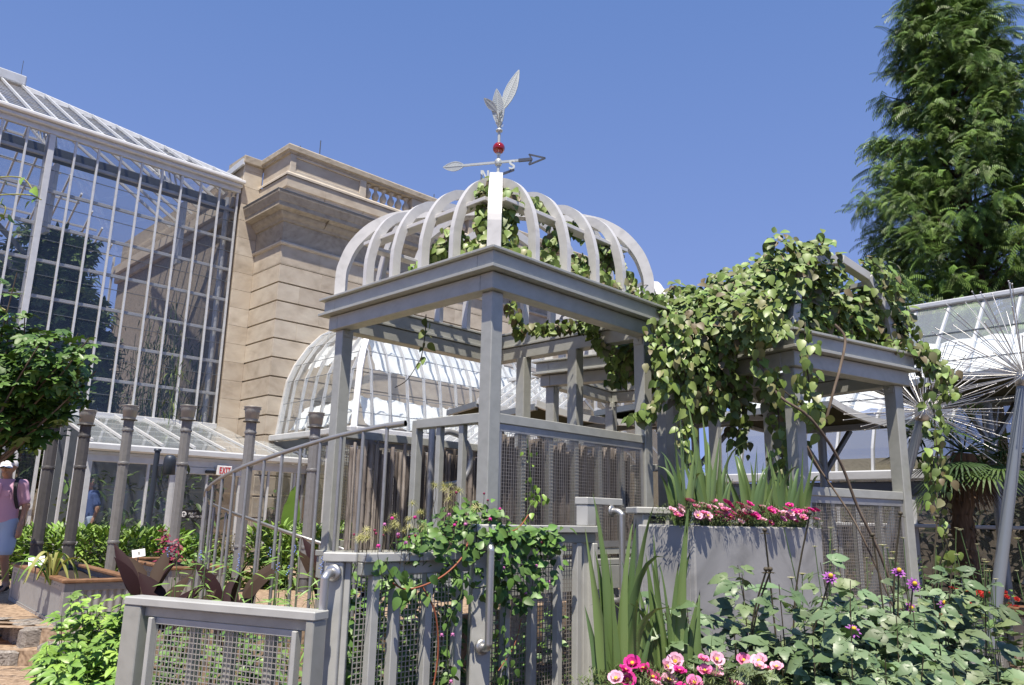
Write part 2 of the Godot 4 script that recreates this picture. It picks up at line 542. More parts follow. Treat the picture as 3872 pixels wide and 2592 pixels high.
func build_ground() -> void:
	var g := MB.new()
	g.quad(Vector3(-250, -0.14, 60), Vector3(250, -0.14, 60), Vector3(250, -0.14, -420), Vector3(-250, -0.14, -420))
	structure(g, "ground", M.ground_soil)
	# paved terrace in front of the glasshouses, reached by two low steps
	var t := MB.new()
	slab([[-30, -8.62], [-5.05, -8.62], [-4.5, -8.02], [-3.75, -8.0], [-2.9, -8.3], [-1.5, -8.5], [0.8, -11.5], [3.2, -14.5], [9, -20], [-4, -34], [-30, -34]], -0.14, 0.455, t)
	structure(t, "terrace", M.paving)
	t = MB.new()
	slab([[-30, -7.82], [-4.3, -7.82], [-4.49, -8.01], [-5.04, -8.61], [-30, -8.61]], -0.14, 0.285, t)
	structure(t, "lower_step", M.paving)
	t = MB.new()
	slab([[-30, 5], [-3.4, 5], [-3.3, -6.0], [-3.8, -7.0], [-4.2, -7.81], [-30, -7.81]], -0.139, 0.15, t)
	structure(t, "path", M.paving)
	# rough granite blocks edging the steps
	var blocks := [MB.new(), MB.new(), MB.new()]
	for k in 3:
		var b: MB = blocks[k]
		b.box(Vector3(-0.5, -0.5, -0.5), Vector3(0.5, 0.5, 0.5), 0.12)
		for i in b.v.size():
			var p := b.v[i]
			b.v[i] = p + Vector3(sin(p.y * 9 + k * 2) * 0.03, sin(p.x * 7 + k) * 0.03 + sin(p.z * 11 + k) * 0.02, cos(p.x * 8 + p.y * 6 + k) * 0.04)
	var bm := [blocks[0].mesh(), blocks[1].mesh(), blocks[2].mesh()]
	var steps: Node3D = thing("step_kerb", "row of rough grey granite blocks edging the lower garden step", "kerb", Vector3(0, 0, 0))
	var x := -8.2
	var k := 0
	while x < -4.75:
		var l := 0.36 + 0.2 * rng.randf()
		place(bm[k % 3], "block", M.granite, steps, Transform3D(Basis.from_scale(Vector3(l - 0.015, 0.15, 0.22)), Vector3(x + l / 2, 0.213, -7.88 + rnd(-0.015, 0.015))))
		x += l; k += 1
	var curve: Node3D = thing("bed_kerb", "short curved kerb of granite blocks below the corner of the corrugated planter", "kerb", Vector3(0, 0, 0))
	for i in 6:
		var p := [[-4.14, -7.72, 0.5], [-4.28, -7.96, 0.3], [-4.58, -8.10, 0.75], [-4.79, -8.32, 0.8], [-4.98, -8.54, 0.8], [-4.02, -8.0, 0.2]][i] as Array
		place(bm[i % 3], "block", M.granite, curve, Transform3D(Basis(UP, p[2] as float) * Basis.from_scale(Vector3(0.32, 0.2, 0.2)), Vector3(p[0], 0.25 if i < 2 else 0.365, p[1])))
	steps = thing("upper_step_kerb", "row of rough granite blocks edging the upper garden step", "kerb", Vector3(0, 0, 0))
	x = -9.2
	while x < -5.4:
		var l := 0.38 + 0.2 * rng.randf()
		place(bm[k % 3], "block", M.granite, steps, Transform3D(Basis.from_scale(Vector3(l - 0.015, 0.165, 0.24)), Vector3(x + l / 2, 0.378, -8.66 + rnd(-0.015, 0.015))))
		x += l; k += 1
	# grey paving and mulch on the far side of the dahlias
	var r := MB.new()
	slab([[3.0, -3.0], [14, -3.0], [14, -10.2], [4.2, -9.6]], -0.14, 0.008, r)
	structure(r, "side_pavement", M.paving_grey)
	r = MB.new()
	slab([[4.6, -9.7], [14, -10.3], [12.8, -13], [4.6, -12.6]], -0.14, 0.02, r)
	structure(r, "mulch_bed", M.mulch)

# ---------------------------------------------------------------- the tall glasshouse
func quad_mesh(w: float, h: float) -> ArrayMesh:
	var key := "q%.3f_%.3f" % [w, h]
	if not shared.has(key):
		var b := MB.new()
		b.quad(Vector3(-w / 2, -h / 2, 0), Vector3(w / 2, -h / 2, 0), Vector3(w / 2, h / 2, 0), Vector3(-w / 2, h / 2, 0))
		shared[key] = b.mesh()
	return shared[key]

func build_conservatory() -> void:
	var o := thing("tall_glasshouse", "tall glass conservatory hall with white glazing bars and a hipped glass roof", "glasshouse", Vector3.ZERO, deg_to_rad(YB))
	var v0 := 19.6
	var ys := 3.79
	var yt := 10.10
	var rows := 15
	var dy := (yt - ys) / rows
	var us := []
	for i in 19: us.append(8.59 - 0.505 * i)
	# glazing bars
	for i in us.size():
		var b := MB.new()
		var thick: bool = i % 9 == 0 and i > 0
		var w := 0.13 if thick else 0.045
		b.bar(W(us[i], ys, v0 - 0.035), W(us[i], yt, v0 - 0.035), 0.07, w, Vector3(1, 0, 0), 0.006)
		if thick: b.bar(W(us[i], 0.46, v0 + 0.12), W(us[i], yt, v0 + 0.12), 0.2, 0.16, Vector3(1, 0, 0), 0.01)
		part(b, "glazing_bar", M.greenhouse_frame, o)
	# panes, each a hair out of true
	var q := quad_mesh(0.485, dy + 0.012)
	for i in us.size() - 1:
		for r in rows:
			var tilt := Basis(Vector3.RIGHT, -0.03 + rnd(-0.006, 0.006)) * Basis(UP, rnd(-0.008, 0.008))
			place(q, "pane", M.pane_tinted, o, Transform3D(tilt, W(us[i] - 0.2525, ys + dy * (r + 0.5), v0)))
	# thin lap line under every pane row and inner purlins
	for r in range(1, rows):
		var b := MB.new()
		if r % 2 == 0:
			b.bar(W(us[-1], ys + dy * r - 0.06, v0 + 0.09), W(8.6, ys + dy * r - 0.06, v0 + 0.09), 0.07, 0.075, UP, 0.006)
			part(b, "purlin", M.greenhouse_frame, o)
		else:
			b.bar(W(us[-1], ys + dy * r, v0 - 0.004), W(8.59, ys + dy * r, v0 - 0.004), 0.012, 0.016)
			part(b, "lap_strip", M.frame_dark, o)
	var b := MB.new()
	b.bar(W(us[-1], ys - 0.07, v0 - 0.05), W(8.64, ys - 0.07, v0 - 0.05), 0.16, 0.13, UP, 0.01)
	part(b, "sill", M.greenhouse_frame, o)
	b = MB.new()
	b.bar(W(us[-1], yt + 0.12, v0 - 0.02), W(8.66, yt + 0.12, v0 - 0.02), 0.10, 0.22, UP, 0.01)
	b.bar(W(us[-1], yt + 0.19, v0 - 0.12), W(8.66, yt + 0.19, v0 - 0.12), 0.10, 0.10, UP, 0.02)
	part(b, "fascia", M.greenhouse_frame, o)
	b = MB.new()
	b.bar(W(us[-1], yt + 0.29, v0 - 0.16), W(8.70, yt + 0.29, v0 - 0.16), 0.2, 0.09, UP, 0.02)
	part(b, "gutter", M.white_paint, o)
	b = MB.new()
	b.bar(W(us[-1], yt - 0.32, v0 + 0.35), W(8.6, yt - 0.32, v0 + 0.35), 0.25, 0.3, UP, 0.02)
	part(b, "eaves_beam", M.frame_dark, o)
	# hipped roof: front slope, right slope and back slope
	var ye := 10.42
	var pitch := 0.6
	var ridge := 4.7
	for i in 19:
		var u: float = us[i]
		var t := minf(8.67 - u, ridge)
		if t < 0.2: continue
		b = MB.new()
		b.bar(W(u, ye, v0 - 0.2), W(u, ye + pitch * (t + 0.2), v0 + t), 0.05, 0.06)
		part(b, "roof_bar", M.greenhouse_frame, o)
		if i > 0:
			var u1: float = us[i - 1]
			var t1 := minf(8.67 - u1, ridge)
			var segs := 6
			for s in segs:
				b = MB.new()
				var f0 := float(s) / segs
				var f1 := float(s + 1) / segs
				b.quad(W(u, ye + pitch * t * f0, v0 + t * f0), W(u1, ye + pitch * t1 * f0, v0 + t1 * f0), W(u1, ye + pitch * t1 * f1 + 0.02, v0 + t1 * f1), W(u, ye + pitch * t * f1 + 0.02, v0 + t * f1))
				part(b, "roof_pane", M.pane_roof, o)
	for s in range(1, 16):
		b = MB.new()
		var f := ridge * s / 16.0
		b.bar(W(us[-1], ye + pitch * f + 0.03, v0 + f), W(8.67 - f, ye + pitch * f + 0.03, v0 + f), 0.035, 0.012)
		part(b, "roof_lap", M.greenhouse_frame, o)
	b = MB.new()
	b.bar(W(8.67, ye + 0.05, v0), W(8.67 - ridge, ye + 0.05 + pitch * ridge, v0 + ridge), 0.10, 0.16, UP, 0.015)
	part(b, "hip_cap", M.greenhouse_frame, o)
	b = MB.new()
	b.bar(W(us[-1], ye + pitch * ridge + 0.15, v0 + ridge), W(8.67 - ridge + 0.15, ye + pitch * ridge + 0.15, v0 + ridge), 0.5, 0.3, UP, 0.03)
	part(b, "ridge_cap", M.greenhouse_frame, o)
	b = MB.new()
	b.bar(W(4.0, ye + pitch * ridge + 0.28, v0 + ridge), W(4.0, ye + pitch * ridge + 0.85, v0 + ridge), 0.012, 0.012)
	part(b, "lightning_rod", M.frame_dark, o)
	b = MB.new()
	b.quad(W(8.67, ye, v0), W(8.67, ye, v0 + 9.4), W(8.67 - ridge, ye + pitch * ridge, v0 + ridge), W(8.67 - ridge, ye + pitch * ridge, v0 + ridge))
	b.quad(W(us[-1], ye + pitch * ridge, v0 + ridge), W(8.67 - ridge, ye + pitch * ridge, v0 + ridge), W(8.67, ye, v0 + 9.4), W(us[-1], ye, v0 + 9.4))
	part(b, "rear_glazing", M.pane, o)
	b = MB.new()
	for i in 16:
		var u := 8.2 - 0.52 * i
		var t := minf(8.67 - u, ridge)
		b.bar(W(u, ye, v0 + 9.4), W(u, ye + pitch * t, v0 + 9.4 - t), 0.05, 0.08)
		if t < ridge: b.bar(W(8.67, ye, v0 + 0.5 + i * 0.55), W(8.67 - minf(0.5 + i * 0.55, ridge), ye + pitch * minf(0.5 + i * 0.55, ridge), v0 + 0.5 + i * 0.55), 0.05, 0.08)
	for i in 5:
		b.bar(W(us[-1], ye + 0.5 * i, v0 + 9.4 - 0.85 * i), W(8.4 - 0.85 * i, ye + 0.5 * i, v0 + 9.4 - 0.85 * i), 0.06, 0.06)
	part(b, "rear_roof_bars", M.greenhouse_frame, o).set_meta("kind", "stuff")
	# light trusses and a catwalk ladder inside
	for i in 3:
		b = MB.new()
		var u := 7.3 - 3.03 * i
		for s in 9:
			var f := float(s) / 9.0
			var g := float(s + 1) / 9.0
			var a0 := W(u, ye - 0.15 + pitch * ridge * f * 0.95, v0 + 0.35 + ridge * f * 0.95)
			var a1 := W(u, ye - 0.15 + pitch * ridge * g * 0.95, v0 + 0.35 + ridge * g * 0.95)
			var d0 := a0 - Vector3(0, 0.55, 0)
			var d1 := a1 - Vector3(0, 0.55, 0)
			b.bar(a0, a1, 0.08, 0.06); b.bar(d0, d1, 0.08, 0.06); b.bar(d0, a1, 0.04, 0.04)
		b.bar(W(u, ye - 0.9, v0 + 0.3), W(u, ye - 2.6, v0 + 0.3), 0.08, 0.3)
		part(b, "roof_truss", M.greenhouse_frame, o)
	b = MB.new()
	for s in 2:
		b.bar(W(1.2 + 0.7 * s, 9.9, v0 + 2.2), W(4.6 + 0.7 * s, 6.9, v0 + 2.2), 0.06, 0.12)
	for s in 16:
		b.bar(W(1.3 + 0.21 * s, 9.8 - 0.19 * s, v0 + 2.2), W(1.9 + 0.21 * s, 9.8 - 0.19 * s, v0 + 2.2), 0.05, 0.04)
	part(b, "service_ladder", M.frame_dark, o)
	# inner wall of the stone range with its cornice, and the floor line walls
	b = MB.new()
	b.box(W(8.74, 0.4, v0 + 0.05), W(9.2, 11.0, v0 + 9.5))
	part(b, "inner_wall", M.inner_brick, o)
	b = MB.new()
	b.box(W(8.5, 9.7, v0 + 0.1), W(8.74, 10.05, v0 + 9.5), 0.03); b.box(W(8.6, 9.45, v0 + 0.1), W(8.74, 9.70, v0 + 9.5), 0.02)
	part(b, "inner_cornice", M.limestone, o)
	b = MB.new()
	b.tube(PackedVector3Array([W(8.45, 3.8, v0 + 0.25), W(8.45, 10.0, v0 + 0.25)]), 0.07, 10)
	part(b, "downpipe", M.greenhouse_frame, o)
	b = MB.new()
	b.box(W(us[-1], 0.4, v0 + 9.5), W(8.7, 3.0, v0 + 9.7))
	part(b, "rear_wall", M.inner_brick, o)
	b = MB.new()
	for i in 10: b.bar(W(8.5 - i, 3.0, v0 + 9.5), W(8.5 - i, ye, v0 + 9.5), 0.06, 0.08)
	part(b, "rear_mullions", M.greenhouse_frame, o).set_meta("kind", "stuff")
	# lower wall left of the entrance house
	for i in 9:
		var u := 4.75 - 0.42 * i
		b = MB.new()
		b.bar(W(u, 0.46, v0 - 0.02), W(u, 3.66, v0 - 0.02), 0.08, 0.06, Vector3(1, 0, 0))
		part(b, "lower_mullion", M.greenhouse_frame, o)
		for r in 3:
			b = MB.new()
			var h0: float = [0.5, 1.62, 2.7][r]
			var h1: float = [1.56, 2.69, 3.66][r]
			b.quad(W(u - 0.39, h0, v0), W(u - 0.03, h0, v0), W(u - 0.03, h1, v0), W(u - 0.39, h1, v0))
			part(b, "lower_pane", M.pane_tinted, o)
	b = MB.new()
	b.bar(W(0.8, 1.59, v0 - 0.04), W(4.75, 1.59, v0 - 0.04), 0.12, 0.07)
	part(b, "lower_sill", M.greenhouse_frame, o)

# ---------------------------------------------------------------- the limestone range
func mould(mb: MB, prof: Array, ua: float, ub: float, corner: bool, vend := 19.55) -> void:
	# prof: [out, y]; runs along the front (v = 18) from ua to ub, turning the corner at u = 9.21 when asked
	for i in prof.size() - 1:
		var a: Array = prof[i]
		var b: Array = prof[i + 1]
		var la: float = ua - (a[0] if corner else 0.0)
		var lb: float = ua - (b[0] if corner else 0.0)
		mb.quad(W(la, a[1], 18.0 - a[0]), W(ub, a[1], 18.0 - a[0]), W(ub, b[1], 18.0 - b[0]), W(lb, b[1], 18.0 - b[0]))
		if corner:
			mb.quad(W(ua - a[0], a[1], vend), W(ua - a[0], a[1], 18.0 - a[0]), W(ua - b[0], b[1], 18.0 - b[0]), W(ua - b[0], b[1], vend))
	if not corner:
		var e0 := PackedVector3Array()
		for p in prof: e0.append(W(ua, p[1], 18.0 - p[0]))
		mb.poly(e0)

func build_stone_building() -> void:
	var o := thing("stone_building", "pale limestone building with rusticated courses, deep cornice and balustraded parapet", "building", Vector3.ZERO, deg_to_rad(YB))
	var stones := [M.limestone, M.limestone_pale, M.limestone, M.limestone_dark]
	var b := MB.new()
	b.box(W(9.26, 0.3, 18.06), W(26, 10.4, 30))
	part(b, "core", M.mortar, o)
	b = MB.new()
	b.box(W(8.68, 0.3, 19.56), W(9.25, 11.1, 20.4))
	part(b, "pier_core", M.mortar, o)
	# rusticated courses
	var y := 2.98
	var row := 0
	while y < 7.9:
		var top := minf(y + 0.492, 7.92)
		var u := 9.21
		var l: float = 0.62 if row % 2 == 0 else 1.25
		while u < 21.0:
			b = MB.new()
			var vb := 19.55 if u < 9.3 else 18.09
			b.box(W(u + (0.001 if u > 9.3 else 0.0), y + 0.02, 18.0), W(u + l - 0.001, top - 0.02, 18.09), 0.004)
			if u < 9.3:
				b.box(W(9.21, y + 0.02, 18.091), W(9.3, top - 0.02, 19.55), 0.004)
			part(b, "block", stones[rng.randi() % 4], o)
			u += l
			l = rnd(1.05, 1.4)
		y = top
		row += 1
	# ashlar pier against the glass
	y = 2.98
	while y < 11.0:
		b = MB.new()
		b.box(W(8.68, y + 0.003, 19.5), W(9.208, minf(y + 0.49, 11.0) - 0.003, 19.57), 0.004)
		part(b, "pier_block", stones[rng.randi() % 4], o)
		y += 0.49
	# architrave, astragal, frieze
	var u0 := 9.21
	var cuts := [9.21, 10.35, 11.6, 12.75, 14.0, 15.3, 16.5, 17.8, 19.0, 20.2, 21.5]
	for i in cuts.size() - 1:
		var c := i == 0
		var bands := [
			["architrave_stone", [[0.0, 7.925], [0.0, 8.42]], M.limestone],
			["astragal", [[0.0, 8.42], [0.055, 8.43], [0.075, 8.47], [0.055, 8.51], [0.0, 8.53]], M.limestone_pale],
			["frieze_stone", [[0.0, 8.53], [0.0, 9.06]], M.limestone_stained],
			["cornice_stone", [[0.0, 9.06], [0.05, 9.07], [0.07, 9.13], [0.15, 9.20], [0.18, 9.26], [0.18, 9.29], [0.36, 9.33], [0.36, 9.45], [0.38, 9.47], [0.42, 9.58], [0.45, 9.64], [0.45, 9.70], [0.02, 9.78]], M.limestone_stained],
			["blocking_stone", [[0.0, 9.76], [0.0, 10.02], [0.035, 10.05], [0.035, 10.36]], M.limestone],
			["parapet_base", [[0.07, 10.36], [0.07, 10.42], [0.03, 10.47], [-0.3, 10.47]], M.limestone_pale],
			["coping", [[-0.35, 11.0], [0.03, 11.0], [0.05, 11.05], [0.10, 11.07], [0.10, 11.2], [0.07, 11.24], [-0.4, 11.27]], M.limestone_stained],
		]
		for s in bands:
			b = MB.new()
			mould(b, s[1], cuts[i] + (0.0 if c else 0.003), cuts[i + 1], c)
			part(b, s[0], s[2], o)
	b = MB.new()
	b.bar(W(8.78, 9.715, 17.55), W(21.5, 9.715, 17.55), 0.03, 0.03)
	b.bar(W(8.76, 9.715, 17.55), W(8.76, 9.715, 19.5), 0.03, 0.03)
	part(b, "cornice_flashing", M.frame_dark, o)
	# parapet: corner pier with a sunk panel, then balusters between piers
	b = MB.new()
	b.box(W(9.24, 10.47, 18.03), W(11.66, 11.0, 18.4))
	b.box(W(9.24, 10.47, 18.4), W(9.6, 11.0, 19.5))
	part(b, "corner_pier", M.limestone, o)
	b = MB.new()
	b.box(W(9.24, 10.47, 17.985), W(9.42, 11.0, 18.03), 0.01); b.box(W(11.44, 10.47, 17.985), W(11.66, 11.0, 18.03), 0.01)
	b.box(W(9.42, 10.47, 17.985), W(11.44, 10.56, 18.03), 0.01); b.box(W(9.42, 10.93, 17.985), W(11.44, 11.0, 18.03), 0.01)
	part(b, "panel_frame", M.limestone_pale, o)
	var bal := MB.new()
	bal.lathe(Vector3.ZERO, UP, [[0.0, 0.0], [0.085, 0.0], [0.085, 0.05], [0.055, 0.07], [0.05, 0.085], [0.088, 0.14], [0.108, 0.21], [0.095, 0.28], [0.05, 0.36], [0.042, 0.41], [0.06, 0.43], [0.06, 0.45], [0.085, 0.48], [0.09, 0.53], [0.0, 0.53]], 14)
	var bmesh := bal.mesh()
	for g in 4:
		var s := 11.66 + g * 2.30
		for k in 6:
			place(bmesh, "baluster", M.limestone_pale, o, Transform3D(Basis(), W(s + 0.15 + k * 0.275, 10.47, 18.15)))
		b = MB.new()
		b.box(W(s + 1.66, 10.47, 18.0), W(s + 2.30, 11.0, 18.32), 0.01)
		part(b, "parapet_pier", M.limestone, o)
	# the low return over the ashlar pier
	b = MB.new()
	b.box(W(8.62, 11.0, 19.42), W(9.35, 11.22, 20.4), 0.02)
	part(b, "pier_coping", M.limestone_stained, o)
	b = MB.new()
	b.bar(W(8.62, 11.02, 19.45), W(8.62, 10.75, 22.5), 0.06, 0.18)
	part(b, "roof_flashing", M.greenhouse_frame, o)
	b = MB.new()
	for p in [[10.2, 18.2, 0.55], [9.65, 18.3, 0.22], [14.3, 18.2, 0.25]]:
		b.tube(PackedVector3Array([W(p[0], 11.2, p[1]), W(p[0], 11.25 + p[2], p[1])]), 0.014, 6)
	part(b, "lightning_rods", M.frame_dark, o)

# ---------------------------------------------------------------- low entrance house with the exit
func text_mesh(s: String, size: float, depth := 0.004, bold := false) -> TextMesh:
	var t := TextMesh.new()
	t.text = s
	var f := SystemFont.new()
	f.font_names = PackedStringArray(["Droid Sans"])
	f.font_weight = 700 if bold else 400
	t.font = f
	t.font_size = 32
	t.pixel_size = size / 32.0
	t.depth = depth
	return t

func build_entrance_house() -> void:
	var o := thing("entrance_house", "low glass entrance house with sloping glazed roof and white gutter", "glasshouse", Vector3.ZERO, deg_to_rad(YB))
	var v0 := 16.46
	var yg := 2.79
	var u0 := 4.85
	var u1 := 13.5
	# roof
	var n := 13
	var du := (u1 - u0) / n
	for i in n + 1:
		var u := u0 + du * i
		var vt := 19.55 if u < 8.6 else 17.98
		var f: float = (vt - v0) / 3.09
		var b := MB.new()
		b.bar(W(u, yg + 0.10, v0 - 0.08), W(u, yg + 0.10 + 0.86 * f, vt), 0.045, 0.05)
		part(b, "roof_bar", M.greenhouse_frame, o)
		if i < n:
			for r in 6:
				var a0: float = f * r / 6.0
				var a1: float = f * (r + 1) / 6.0 + 0.01
				b = MB.new()
				b.quad(W(u + 0.02, yg + 0.07 + 0.86 * a0, v0 + 3.09 * a0), W(u + du - 0.02, yg + 0.07 + 0.86 * a0, v0 + 3.09 * a0), W(u + du - 0.02, yg + 0.085 + 0.86 * a1, v0 + 3.09 * a1), W(u + 0.02, yg + 0.085 + 0.86 * a1, v0 + 3.09 * a1))
				part(b, "roof_pane", M.pane_hazy, o)
	var b := MB.new()
	b.bar(W(u0 - 0.1, yg - 0.02, v0 - 0.12), W(u1, yg - 0.02, v0 - 0.12), 0.16, 0.15, UP, 0.03)
	part(b, "gutter", M.greenhouse_frame, o)
	b = MB.new()
	b.bar(W(u0 - 0.05, yg - 0.2, v0), W(u1, yg - 0.2, v0), 0.08, 0.19, UP, 0.01)
	b.bar(W(u0 - 0.05, yg - 0.13, v0 - 0.05), W(u1, yg - 0.13, v0 - 0.05), 0.05, 0.05)
	part(b, "fascia", M.greenhouse_frame, o)
	# front wall
	var ms := [4.87, 5.42, 5.98, 6.47, 6.52, 7.20, 7.92, 7.98, 8.6, 9.25, 9.85, 10.5, 11.2, 11.9, 12.6]
	for i in ms.size():
		b = MB.new()
		var w := 0.10 if i in [0, 3, 7] else 0.045
		b.bar(W(ms[i], 0.46, v0), W(ms[i], yg - 0.29, v0), 0.07, w, Vector3(1, 0, 0), 0.005)
		part(b, "mullion", M.greenhouse_frame, o)
	for i in ms.size() - 1:
		if ms[i + 1] - ms[i] < 0.1: continue
		for r in 3:
			var h0: float = [0.5, 1.22, 2.0][r]
			var h1: float = [1.18, 1.97, 2.49][r]
			b = MB.new()
			b.quad(W(ms[i] + 0.02, h0, v0), W(ms[i + 1] - 0.02, h0, v0), W(ms[i + 1] - 0.02, h1, v0 + 0.004), W(ms[i] + 0.02, h1, v0 + 0.004))
			part(b, "pane", M.pane_tinted, o)
	b = MB.new()
	b.bar(W(4.87, 1.2, v0), W(6.47, 1.2, v0), 0.06, 0.055); b.bar(W(8.0, 1.2, v0), W(12.6, 1.2, v0), 0.06, 0.055)
	part(b, "mid_rail", M.greenhouse_frame, o)
	b = MB.new()
	b.bar(W(6.5, 2.42, v0 - 0.03), W(8.0, 2.42, v0 - 0.03), 0.06, 0.14, UP, 0.01)
	part(b, "door_header", M.greenhouse_frame, o)
	b = MB.new()
	b.box(W(7.12, 2.38, v0 - 0.11), W(7.45, 2.44, v0 - 0.06), 0.01)
	part(b, "door_sensor", M.black, o)
	# end wall and inner wall
	b = MB.new()
	for k in 5: b.bar(W(u0, 0.46, v0 + k * 0.75), W(u0, yg + 0.21 * k * 1.0, v0 + k * 0.75), 0.05, 0.05)
	part(b, "end_frame", M.greenhouse_frame, o)
	b = MB.new()
	b.box(W(8.9, 0.4, 17.85), W(13.4, 3.1, 17.95))
	part(b, "inner_wall", M.limestone_pale, o)
	b = MB.new()
	b.box(W(4.9, 0.4, 19.35), W(8.6, 3.55, 19.45))
	part(b, "dark_wall", M.frame_dark, o)
	for k in 5:
		for j in 3:
			b = MB.new()
			b.box(W(8.95 + j * 1.2, 0.48 + k * 0.5, 17.80), W(10.1 + j * 1.2, 0.95 + k * 0.5, 17.85), 0.012)
			part(b, "block", M.limestone_pale, o)
	# exit sign and the black direction sign
	var s := thing("exit_sign", "white exit sign with red letters on the glass entrance house", "sign", (Basis(UP, deg_to_rad(YB)) * W(7.50, 2.45, v0 - 0.14)), deg_to_rad(YB))
	b = MB.new()
	b.box(Vector3(-0.16, -0.10, -0.03), Vector3(0.16, 0.10, 0.03), 0.008)
	part(b, "housing", M.white_paint, s)
	place(text_mesh("EXIT", 0.165, 0.004, true), "lettering", M.sign_red, s, Transform3D(Basis.from_scale(Vector3(0.72, 1.15, 1)), Vector3(0, 0, 0.034)))
	s = thing("direction_sign", "small black sign with white arrow reading plant adaptations on the entrance door", "sign", (Basis(UP, deg_to_rad(YB)) * W(7.0, 1.53, v0 - 0.05)), deg_to_rad(YB))
	b = MB.new()
	b.box(Vector3(-0.31, -0.085, -0.008), Vector3(0.31, 0.085, 0.008), 0.006)
	part(b, "plate", M.black, s)
	b = MB.new()
	b.lathe(Vector3(-0.23, 0, 0.009), Vector3.BACK, [[0.0, 0.0], [0.058, 0.0], [0.058, 0.003], [0.0, 0.003]], 20)
	part(b, "disc", M.white_paint, s)
	b = MB.new()
	b.bar(Vector3(-0.23, -0.035, 0.0135), Vector3(-0.23, 0.03, 0.0135), 0.014, 0.002, Vector3.BACK)
	b.bar(Vector3(-0.23, 0.034, 0.0138), Vector3(-0.255, 0.006, 0.0138), 0.012, 0.002, Vector3.BACK)
	b.bar(Vector3(-0.23, 0.034, 0.0142), Vector3(-0.205, 0.006, 0.0142), 0.012, 0.002, Vector3.BACK)
	part(b, "arrow", M.black, s)
	place(text_mesh("PLANT", 0.055), "lettering", M.white_paint, s, Transform3D(Basis(), Vector3(-0.05, 0.012, 0.011)))
	place(text_mesh("ADAPTATIONS", 0.055), "lettering", M.white_paint, s, Transform3D(Basis(), Vector3(0.08, -0.045, 0.011)))

# ---------------------------------------------------------------- curved glasshouse against the stone range
const DOME := [[0.0, 3.46], [0.05, 3.9], [0.09, 4.26], [0.17, 4.83], [0.35, 5.28], [0.68, 5.80], [1.05, 6.20], [1.56, 6.54], [2.3, 6.85], [3.46, 7.05]]

func dome_y(t: float) -> float:
	for i in DOME.size() - 1:
		if t <= DOME[i + 1][0]:
			return lerpf(DOME[i][1], DOME[i + 1][1], (t - DOME[i][0]) / (DOME[i + 1][0] - DOME[i][0]))
	return 7.05

func sweep(mb: MB, p: PackedVector3Array, side: Vector3, w: float, d: float) -> void:   # rectangular section, w across side, d inward
	var m := p.size()
	var ring := []
	for i in m:
		var t := (p[mini(i + 1, m - 1)] - p[maxi(i - 1, 0)]).normalized()
		var nn := side.cross(t).normalized()
		ring.append([p[i] + side * w / 2, p[i] - side * w / 2, p[i] - side * w / 2 - nn * d, p[i] + side * w / 2 - nn * d])
	for i in m - 1:
		for k in 4:
			mb.quad(ring[i][k], ring[i][(k + 1) % 4], ring[i + 1][(k + 1) % 4], ring[i + 1][k])
	mb.quad(ring[0][3], ring[0][2], ring[0][1], ring[0][0])
	mb.quad(ring[m - 1][0], ring[m - 1][1], ring[m - 1][2], ring[m - 1][3])

